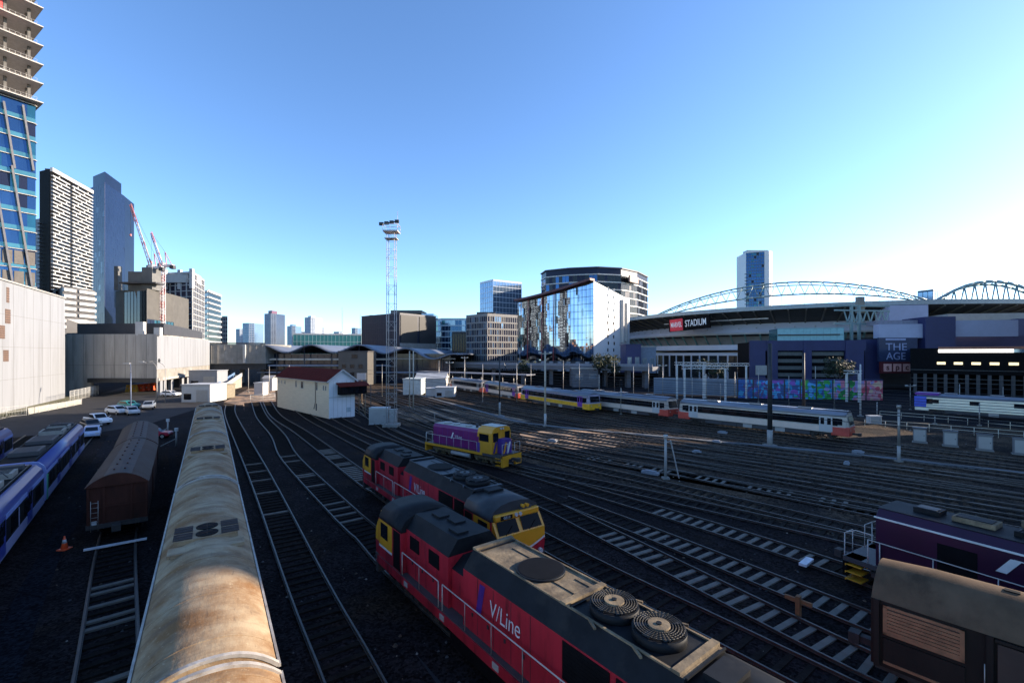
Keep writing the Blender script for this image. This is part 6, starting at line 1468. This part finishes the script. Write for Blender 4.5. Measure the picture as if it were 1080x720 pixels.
# --- huts and canopy left of the far trains
shed('pale_hut', 'pale green grey equipment hut right of the floodlight mast', 425, 444, 416.5, 400, mat('pale_green_grey',(.46,.50,.47),.6), 6, False)
shed('white_roof_hut', 'low hut with a bright white pitched roof behind the pale hut', 438, 470, 411, 399, mat('hut_grey',(.4,.38,.36),.7), 6, False, WHITE, 1.6)
shed('low_white_hut', 'low flat white hut beside the far silver railcars', 459, 479, 419, 409, WHITE, 4, True)
shed('small_white_hut', 'small white box hut in front of the white roofed hut', 449, 459, 418, 410, WHITE, 3, False)
def canopy():
    t = thing('platform_canopy', 'long low platform canopy on thin posts behind the far railcars', 'canopy'); a, c = W(445,165), W(560,138); b = MB(); b.beam(V3(a,4.6),V3(c,4.6),5,.3,mat('canopy_grey',(.16,.17,.2),.6)); b.build('roof', t)
    for k in range(11): q = a.lerp(c,(k+.5)/11); p_ = MB(); p_.cyl((q.x,q.y,0),(q.x,q.y,4.5),.1,STEEL,6); p_.build('post', t)
    b = MB(); b.beam(V3(a,.5),V3(c,.5),6,1.0,CONC_D); b.build('platform', t)
canopy()
# --- poles, posts and signals
def pole(px, y, ytop, label, r=.12, m=STEEL, base=None, base_y=None, top=None, name='pole', cat='pole', group=None, brace=False):
    p = G(px,y); h = HT(ytop,p.y); t = thing(name, label, cat, (p.x,p.y,0), 0, group); b = MB()
    zb = 0
    if base: zb = HT(base_y,p.y); q = MB(); q.cyl((0,0,0),(0,0,zb),r*1.15,base,10); q.build('painted_base', t)
    b.cyl((0,0,zb),(0,0,h),r,m,10,r2=r*.8); b.build('shaft', t)
    f = MB(); f.box(-r*2.2,r*2.2,-r*2.2,r*2.2,0,.18,CONC); f.build('footing', t)
    if top == 'arm':
        a = MB(); a.beam((-.9,0,h-.4),(.9,0,h-.4),.12,.12,m); a.build('cross_arm', t)
        for x in (-.8,.8): l = MB(); l.cbox((x,-.1,h-.25),(.22,.15,.12),WHITE); l.build('lamp', t)
    if top == 'sign': s = MB(); s.cbox((0,-r-.06,h-.8),(1.0,.04,.75),WHITE); so_ = s.build('sign_plate', t)
    if top == 'cap': a = MB(); a.cyl((0,0,h),(0,0,h+.3),r*1.5,m,8); a.build('cap', t)
    if top == 'signal':
        s = MB(); s.cbox((0,-.15,h-.7),(.28,.16,.7),BLACK); so_ = s.build('signal_head', t)
        for k in range(3): l = MB(); l.cyl((0,-.32,h-1.1+k*.4),(0,-.36,h-1.1+k*.4),.12,GLASS_D,12); l.build('lens', so_)
    if brace: b = MB(); b.beam((1.25,.2,0),(.45,.05,h*.95),.09,.09,m); b.beam((0,0,h*.9),(.5,.05,h*.93),.06,.06,m); b.build('brace', t)
    return t
pole(812,470,362,'tall thick dark pole with a white foot standing in front of the near silver railcar',.27,DARKS,GREYW,453)
pole(847.5,452,372,'tall dark pole with a white foot behind the near silver railcar end',.2,DARKS,WHITE,428)
pole(575,450,370,'beige lamp pole with a cross arm and white foot near the yellow fronted railcar',.16,mat('beige_pole',(.40,.36,.29),.7),WHITE,436,'arm')
pole(527,438,377,'dark slim pole with a round cap before the far railcars',.14,DARKS,GREYW,424,'cap')
pole(948,487,430,'silver post with a thick foot beside the concrete path',.13,STEEL,GREYW,470,'cap')
pole(907.5,439,384,'white post beside the sunlit relay box',.15,mat('pale_post',(.5,.49,.47),.6))
pole(702,505,462,'pale signal pole with a slanting brace standing alone among the dark tracks',.13,GREYW,None,None,'cap',brace=True)
pole(490,412,376,'thin pale pole behind the farthest railcars',.13,STEEL,top='arm')
pole(432,430,370,'thin beige post left of the pale hut',.14,mat('beige_pole',(.40,.36,.29),.7))
pole(436,432,370,'second thin beige post of the pair left of the pale hut',.14,mat('beige_pole',(.40,.36,.29),.7))
pole(381.5,426,393,'post with a square white sign plate behind the signal box',.12,TIMBER,top='sign')
pole(391,447,405,'thin dark post left of the mast cabinets',.07,DARKS)
pole(655,437,400,'signal post beside the yellow fronted railcar',.1,STEEL,top='signal',cat='signal',name='signal_post')
pole(632,424,388,'signal post with stacked heads beyond the yellow fronted railcar',.12,GREYW,top='signal',cat='signal',name='signal_post')
pole(745,422,388,'grey signal post by the overhead gantry',.1,GREYW,top='signal',cat='signal',name='signal_post')
pole(305,424,385,'pale post under the end of the cream road bridge',.12,GREYW)
for i, (px, y, yt) in enumerate(((262,414,388),(284,416,386),(463,410,380),(509,424,384),(545,424,383),(594,420,380),(668,418,386),(684,417,383),(775,419,392),(860,420,386),(1012,437,405),(1033,449,425),(925,440,424),(986,447,438),(760,428,404))):
    pole(px, y, yt, ['thin pole right under the cream road bridge deck','thin pole at the right hand end of the cream road bridge','thin pole above the white roofed hut','thin pole above the middle of the far silver railcars','slim pole between the grid office and the mirrored building','slim pole in front of the mirrored building','slim pole left of the first overhead gantry','slim pole under the stadium sign','slim pole at the start of the graffiti wall','slim dark post before the green and pink graffiti','thin post above the cream carriage','thin post at the near side of the cream carriage','short thin post above the sunlit relay box','short post in the sunlit rails left of the cabinets','short post before the overhead gantry'][i], .09, STEEL if i%3 else GREYW)
for px, y, yt, lab in ((403,418,384,'thin mast in front of the station columns'),(474,417,381,'thin mast over the low white hut'),(560,415,384,'thin mast before the base of the mirrored building'),(611,412,383,'thin mast at the right part of the mirrored building'),(648,412,380,'thin mast beside the dark bushy tree'),(699,421,384,'thin mast by the navy block below the stadium'),(730,432,398,'thin short mast behind the second silver railcar'),(800,424,388,'thin mast in front of the blue graffiti'),(832,428,396,'thin mast in front of the green graffiti'),(880,431,400,'thin mast before the orange graffiti end'),(1058,433,408,'thin mast rising behind the cream carriage'),(960,432,405,'thin mast below the newspaper sign')):
    pole(px, y, yt, lab, .07, STEEL, top='arm' if px%3==0 else None, name='catenary_mast', cat='mast')
def gantry(px0, px1, y, ytop, label, drop=False):
    a, c = G(px0,y), G(px1,y); h = HT(ytop,a.y); t = thing('overhead_gantry', label, 'gantry', (a.x,a.y,0), 0, 'white overhead line gantries'); L = c.x-a.x; WG_ = mat('gantry_white', (.55,.55,.53), .5)
    for x in (0,L): b = MB(); b.box(x-.17,x+.17,-.17,.17,0,h,WG_); b.build('post', t)
    b = MB(); b.box(-.6,L+.6,-.15,.15,h+.003,h+.16,WG_); b.box(-.6,L+.6,-.15,.15,h+.6,h+.76,WG_)
    for k in range(int(L/1.1)+1): x = k*1.1; b.beam((x,0,h+.1),(x+.55,0,h+.68),.07,.07,WG_); b.beam((x+.55,0,h+.68),(x+1.1,0,h+.1),.07,.07,WG_)
    b.build('beam', t)
    for k in range(3): x = L*(k+.6)/3.3; i = MB(); i.cyl((x,0,h),(x,0,h-1.4),.05,DARKS,6); i.box(x-.5,x+.5,-.04,.04,h-1.45,h-1.38,DARKS); i.build('dropper', t)
gantry(714,742,421,385,'white overhead gantry farthest left, beneath the stadium sign')
gantry(722,765,424,389,'white overhead gantry crossing in front of the corrugated wall')
gantry(744,787,420,386,'white overhead gantry closest to the graffiti wall')
gantry(893,906,424,394,'small white portal frame at the orange end of the graffiti wall')
# overhead line wires
wr = MB()
for y0, z in ((-2.,6.4),(5.,6.2),(12.0,6.2),(16.4,6.0),(25.,6.3),(34.,6.6)):
    ln = offset(base17, -y0); 
    for s in (0,.8): wr.tube([(q.x,q.y,z+s) for q in ln[::3]], .03, DARKS, 4)
tag(wr.build('overhead_wire'), 'thin dark overhead wires running above the far tracks past the gantries', 'wire')
# --- trackside railing in the sun at the right
def railing(pts, label, h=1.0):
    t = thing('railing', label, 'railing', (0,0,0)); RC = mat('railing_cream', (.52,.47,.36), .6)
    for zz in (h,h*.55):
        b = MB(); b.tube([(p.x,p.y,zz) for p in pts], .035, RC, 5); b.build('rail', t)
    for a, c in zip(pts, pts[1:]):
        n = max(1,int((c-a).length/2.2))
        for k in range(n): q = a.lerp(c,k/n); p_ = MB(); p_.cyl((q.x,q.y,0),(q.x,q.y,h),.045,RC,6); p_.build('post', t)
railing([G(912,450),G(980,455),G(1080,464),G(1150,470)], 'low cream railing running past the relay box toward the right edge', 1.1)
railing([G(928,440),G(1000,446),G(1090,455)], 'cream railing farther back beside the rails in front of the cream carriage', 1.1)
# --- white clutter under the end of the cream bridge, and the small blocks below the stadium
shed('switch_hut', 'small white switch hut under the end of the cream road bridge', 268, 277, 417, 404, WHITE, 3, False)
shed('switch_hut', 'tiny white gabled hut left of the signal box under the bridge deck', 277, 287, 412, 399, WHITE, 3, False, GREYW, .9)
mesh_fence_later = [(G(264,423), G(290,421), 'white picket fence just left of the signal box')]
def plain_block(name, label, px0, px1, y, d, m, roofm, h0=0.):
    t = thing(name, label, 'building'); a, c = W(px0,d), W(px1,d); b = MB(); b.box(a.x,c.x,d,d+8,h0,HT(y,d),m); b.build('wall', t); r = MB(); r.box(a.x-.2,c.x+.2,d-.2,d+8.2,HT(y,d),HT(y,d)+.4,roofm); r.build('parapet', t)
    n = max(2,int((c.x-a.x)/3)); windows_on(t, a, c, [((c.x-a.x)*(k+.25)/n,(c.x-a.x)*(k+.75)/n,HT(y,d)*.45,HT(y,d)*.7) for k in range(n)], GLASS_L, GREYW); return t
plain_block('navy_block', 'navy block with pale windows at the left foot of the stadium', 660, 676, 364, 158, NAVY, NAVY)
plain_block('pale_block', 'pale blue grey block next to the navy one at the left foot of the stadium', 676, 692, 366, 160, mat('pale_blue_cladding',(.14,.18,.24),.6), GREYW)
plain_block('track_building', 'low grey building with lit windows below the mirrored building', 604, 632, 389, 150, mat('low_grey_wall',(.12,.125,.14),.7), GREYW)
# --- street lamps by the car park
def street_lamp(px, y, ytop, reach, label, m=GREYW):
    p = G(px,y); h = HT(ytop,p.y); t = thing('street_lamp', label, 'lamp', (p.x,p.y,0), 0, 'street lamps by the car park'); b = MB(); b.cyl((0,0,0),(0,0,h*.8),.11,m,8,r2=.08); 
    pts = [(0,0,h*.8)] + [(reach*(1-math.cos(R(k*15)))*.55, 0, h*.8+h*.2*math.sin(R(k*15))) for k in range(1,7)] + [(reach,0,h)]
    b.tube(pts, .055, m, 6); b.build('post', t); l = MB(); l.cbox((reach+(.5 if reach>0 else -.5),0,h-.02),(.6,.18,.08),WHITE); l.build('lamp_head', t)
street_lamp(138,434,383,-.25,'dark blue grey lamp post standing among the parked cars',mat('blue_grey_post',(.10,.13,.20),.5))
street_lamp(165.5,424,382,-2.6,'pale curved street lamp reaching left over the car park entrance')
street_lamp(174.5,424,381,-5.0,'pale street lamp with the longest arm, right of the other curved lamp')
# --- parked cars
def car(px, y, rz, paint, label, kind='hatch', s=1.0):
    p = G(px,y); t = thing('parked_car', label, 'car', (p.x,p.y,0), rz, 'cars parked beside the yard'); pm = mat(paint[0], paint[1], .3, var=.04, spec=.6); L, wd = 4.5*s, .9*s
    if kind == 'ute':
        L = 5.3; low = [(-2.65,.45),(2.6,.45),(2.65,.85),(2.45,1.05),(1.25,1.15),(-2.6,1.15)]; cabp = [(1.25,1.1),(.55,1.72),(-.75,1.75),(-.85,1.1)]; gw_ = [(1.08,1.16),(.5,1.64),(-.66,1.66),(-.72,1.16)]
    else: low = [(-2.2,.42),(2.15,.42),(2.22,.78),(2.05,.95),(1.1,1.04),(-2.15,1.08),(-2.25,.8)]; cabp = [(1.15,1.0),(.35,1.5),(-1.45,1.54),(-2.1,1.05)]; gw_ = [(.98,1.06),(.3,1.43),(-1.38,1.46),(-1.85,1.08)]
    def side(prof, w_, m): 
        n = len(prof); vs = [(x*s,-w_,z*s) for x,z in prof]+[(x*s,w_,z*s) for x,z in prof]; b = MB(); b.add(vs, [(i,n+i,n+(i+1)%n,(i+1)%n) for i in range(n)]+[tuple(range(n)),tuple(range(n,2*n))[::-1]], m); return b
    b = side(low, wd, pm); b.build('body', t, bevel=.08)
    side(cabp, wd*.86, pm).build('cabin', t, bevel=.06); side(gw_, wd*.875, GLASS_D).build('side_window', t)
    f, c0 = cabp[0], cabp[1]; ws = MB(); ws.add([(f[0]*s+.02,-wd*.74,f[1]*s+.06),(f[0]*s+.02,wd*.74,f[1]*s+.06),(c0[0]*s+.06,wd*.68,c0[1]*s-.03),(c0[0]*s+.06,-wd*.68,c0[1]*s-.03)], [(0,1,2,3)], GLASS_D); ws.build('windscreen', t)
    r0, r1 = cabp[2], cabp[3]; ws = MB(); ws.add([(r1[0]*s-.02,-wd*.74,r1[1]*s+.1),(r1[0]*s-.02,wd*.74,r1[1]*s+.1),(r0[0]*s-.05,wd*.68,r0[1]*s-.05),(r0[0]*s-.05,-wd*.68,r0[1]*s-.05)], [(0,1,2,3)], GLASS_D); ws.build('rear_window', t)
    if kind == 'ute': tr = MB(); tr.box(-2.5,-.95,-.78,.78,1.152,1.16,BLACK); tr.build('tray_cover', t)
    for x in (-1.38*s,1.36*s):
        for q in (-1,1): w_ = MB(); w_.cyl((x,q*(wd-.2),.33),(x,q*(wd+.01),.33),.33,BLACK,16); wo = w_.build('wheel', t); rm = MB(); rm.cyl((x,q*(wd+.0),.33),(x,q*(wd+.025),.33),.2,STEEL,10); rm.build('rim', wo)
    for q in (-1,1):
        l = MB(); l.cbox((2.14*s if kind!='ute' else 2.58,q*.62*s,.8*s),(.06,.18,.07),WHITE); l.build('headlight', t); l = MB(); l.cbox((-2.2*s if kind!='ute' else -2.62,q*.7*s,.85*s),(.05,.1,.12),CARRED); l.build('tail_light', t)
    return t
PW = ('car_white',(.75,.76,.78))
car(103,447.5,R(-28),PW,'white double cab pickup parked nearest the blue trains','ute')
car(124,436.5,R(-22),PW,'white station wagon parked behind the white pickup')
car(139,437,R(-40),('car_silver',(.5,.52,.54)),'silver hatchback half hidden by the dark lamp post',s=.95)
car(136,430.5,R(-20),('car_teal',(.02,.22,.22)),'teal car behind the white station wagon')
car(157,431,R(-58),('car_grey',(.20,.23,.27)),'grey blue car with a large windscreen beside the lamp posts')
car(180,418,R(-5),PW,'white car in the light under the bright end wall')
car(97,461,R(-50),('car_pale_blue',(.35,.42,.58)),'pale blue white car between the blue train and the goods vans',s=.95)
car(96,452.5,R(-35),('car_black',(.012,.013,.018)),'black car just below the white pickup',s=.95)
car(163,462,R(15),('car_red',(.40,.02,.04)),'small red car right of the goods vans',s=.85)
# --- fence and clutter by the car park
def mesh_fence(p0, p1, label, h=2.0, sheet=False):
    t = thing('fence', label, 'fence', (p0.x,p0.y,0), math.atan2(p1.y-p0.y,p1.x-p0.x)); L = (p1-p0).length; n = max(2,int(L/2.6)); FM = mat('fence_grey',(.38,.38,.36),.6)
    for k in range(n+1): b = MB(); b.cyl((L*k/n,0,0),(L*k/n,0,h),.05,FM,6); b.build('post', t)
    b = MB()
    for z in (.15,h*.5,h-.05): b.tube([(0,0,z),(L,0,z)], .03, FM, 5)
    k = 0.
    while k < L: b.cyl((k,0,.1),(k,0,h),.016,FM,4); k += .22
    b.build('mesh_panel', t)
    if sheet: s = MB(); s.box(.0,L,.04,.07,.1,h*.9,mat('fence_sheet',(.42,.40,.34),.8,var=.15)); s.build('sheet', t)
mesh_fence(G(70,424)+Vector((1.2,-.4)), G(104,416), 'pale mesh fence between the white building and the undercroft', 2.6)
mesh_fence(G(30,437.5), G(86,426.5), 'long low tan screened fence along the foot of the white building', 1.3, True)
mesh_fence(G(-40,446), G(28,438), 'grey mesh fence at the left edge above the outermost blue train', 1.9)
mesh_fence(*mesh_fence_later[0], h=1.5)
cn = thing('traffic_cone', 'orange traffic cone with a white band standing alone beside the empty track', 'cone', (G(68,579).x,G(68,579).y,0)); b = MB(); b.cyl((0,0,.06),(0,0,.75),.17,ORG,16,r2=.03); b.build('cone', cn); b = MB(); b.cyl((0,0,.36),(0,0,.56),.112,WHITE,16,r2=.076); b.build('white_band', cn); b = MB(); b.box(-.24,.24,-.24,.24,0,.06,ORG); b.build('base', cn)
# signal stand and hand points between the vans and coaches
for px, y, lab in ((186,470,'grey point lever stand left of the old coaches'),(177,458,'white topped post between the vans and the old coaches')):
    p = G(px,y); t = thing('lever_stand', lab, 'lever', (p.x,p.y,0)); b = MB(); b.cyl((0,0,0),(0,0,1.9),.09,GREYW,8); b.build('post', t); b = MB(); b.cbox((0,0,1.95),(.16,.12,.2),WHITE); b.build('head', t); b = MB(); b.beam((0,0,.9),(-1.6,-.4,.05),.08,.08,GREYW); b.build('brace', t)
# little yard signals and boxes on the ballast
for px, y, w_, lab in ((583,466,1.3,'small white box lying in the sunlit patch behind the shunter'),(756,467,1.0,'white point motor box in the tracks left of the dark pole'),(762,457,1.2,'low pale junction box by the concrete path'),(686,500,1.6,'grey slab at the foot of the braced signal pole'),(735,478,.9,'small pale point box in the middle of the dark tracks'),(905,478,1.1,'pale buffer fitting in front of the near railcar'),(893,490,.5,'small pale marker on the ballast below the near railcar'),(529,440,1.2,'white point box near the capped dark pole'),(412,582,.5,'small pale stone beside the nearest locomotive cab')):
    p = G(px,y); b = MB(); PB = mat('box_grey',(.22,.23,.25),.7); b.box(-w_/2,w_/2,-.25,.25,.0,.24,PB); b.box(-w_/3,w_/3,-.18,.18,.24,.34,PB); tag(b.build('point_box', loc=(p.x,p.y,.03), rz=R(-40), bevel=.03), lab, 'box', 'pale boxes on the ballast')
# rusty frame between the two tracks in the foreground
t = thing('buffer_post', 'rusty brown cross shaped post standing between two tracks before the louvred van', 'post', (G(842,652).x,G(842,652).y,0), R(-50)); RUST = mat('rust_frame',(.20,.09,.035),.85,var=.3)
b = MB(); b.box(-.08,.08,-.12,.12,0,.95,RUST); b.build('post', t); b = MB(); b.beam((-.5,0,.75),(.5,0,.75),.1,.16,RUST); b.build('crossbar', t)

# ------------------------------------------------------------------ trees and plants
def leaf_mat(name, c): return mat(name, c, .7, var=.45, scale=1.0, spec=.25)
LEAF = [leaf_mat('leaf_dark', (.012,.022,.010)), leaf_mat('leaf_mid', (.022,.036,.014)), leaf_mat('leaf_olive', (.034,.038,.018))]
def tree(p, h, r, label, n=900, seed=1, squash=1.25, name='tree', leaf=.28):
    rnd = random.Random(seed); t = thing(name, label, 'tree', (p.x,p.y,0)); b = MB(); BK = mat('bark',(.06,.045,.035),.9,var=.3,scale=4)
    b.cyl((0,0,0),(0,0,h*.55),r*.09,BK,8,r2=r*.05); tips = []
    for k in range(7):
        a = k*2.4+rnd.random(); z0 = h*(.28+.05*k); e = Vector((math.cos(a)*r*.75,math.sin(a)*r*.75,z0+h*(.18+.1*rnd.random()))); b.cyl((0,0,z0),e,r*.045,BK,6,r2=r*.012); tips.append(e)
    tips += [Vector((0,0,h*.8)),Vector((0,0,h*.62))]; b.build('trunk', t); c = MB()
    for i in range(n):
        q = rnd.choice(tips); d = Vector((rnd.gauss(0,1),rnd.gauss(0,1),rnd.gauss(0,.8))).normalized()*r*.5*rnd.random()**.5; o = q+d; o.z = min(o.z,h)
        u = Vector((rnd.gauss(0,1),rnd.gauss(0,1),rnd.gauss(0,1))).normalized(); v = u.orthogonal().normalized(); w_ = leaf*(.6+rnd.random()*.8)
        c.add([o-u*w_,o+v*w_*.5,o+u*w_,o-v*w_*.5], [(0,1,2,3)], LEAF[(i//60)%3])
    c.build('crown', t)
tree(W(640,150), HT(371,150), 4.2, 'dark bushy tree at the foot of the mirrored building', 1500, 3, leaf=.42)
tree(W(620,168), HT(392,168), 3.0, 'low dark tree half hidden below the mirrored building', 500, 4, leaf=.4)
tree(W(886,126), HT(375,126), 3.4, 'dark tree rising behind the orange end of the graffiti wall', 1400, 8, leaf=.34)
tree(W(752,138), HT(378,138), 4.0, 'dark tree before the stadium behind the overhead gantries', 1200, 9, leaf=.4)
tree(W(555,165), HT(378,165), 3.2, 'small dark tree between the grid office and the mirrored building', 700, 12, leaf=.4)
wd = MB(); rnd = random.Random(3)
for k in range(900):
    u = rnd.random(); a, c = G(0,442), G(75,424.5); q = a.lerp(c,u*1.15-.1)+Vector((rnd.uniform(-2.2,.4),rnd.uniform(-.2,1.0))); hh = rnd.uniform(.15,.75)*(1.6 if u < .35 and rnd.random() < .3 else 1); dx, dy = rnd.uniform(-.25,.25), rnd.uniform(-.25,.25)
    wd.add([(q.x-.03,q.y,.12),(q.x+.03,q.y,.12),(q.x+dx,q.y+dy,.12+hh)], [(0,1,2)], LEAF[k%3] if k%4 else VERGE)
wd.build('weeds', kind='stuff')

# ------------------------------------------------------------------ unseen blocks added out of view to shape the yard's sun and shade
def shade_block(name, x0, x1, y0, y1, h, label, m, nf):
    t = thing(name, label, 'building'); b = MB(); b.box(x0,x1,y0,y1,0,h,m); b.build('wall', t); g_, f_ = MB(), MB()
    facade(g_, f_, (x0,y1), (x0,y0), 0, h, nf, max(4,int((y1-y0)/4)), GLASS_D, CHARC, slab=.6, mull=.25, jit=.01); g_.build('glass', t); f_.build('facade_grid', t)
shade_block('shade_slab', 112, 119, 41, 73.5, 62, 'dark unseen block added right of the yard to shade it, nearest its low neighbour', CHARC, 14)
shade_block('shade_slab', 112, 119, 88, 96, 62, 'narrow dark unseen block added right of the yard to shade it, past the gap', CHARC, 14)
shade_block('podium', 112, 118, 74, 87.5, 17, 'low unseen block added as the sill of a sunlight gap between dark blocks', BROWNC, 4)
lk = thing('shade_bridge', 'dark unseen box added high between two blocks, capping the sunlight gap', 'bridge'); b = MB(); b.box(112.5,117,73.4,88.1,38,61,CHARC); b.build('wall', lk)  # added cap so the sunbeam reaches only the middle yard
shade_block('shade_tower', 152, 160, 103, 131, 74, 'tall dark unseen block added to shade the far yard, beyond the gap', CHARC, 18)
shade_block('shade_low_block', 112, 118, -120, 40.5, 33.3, 'low brown unseen block added to shade the near tracks and leave roofs sunlit', BROWNC, 8)
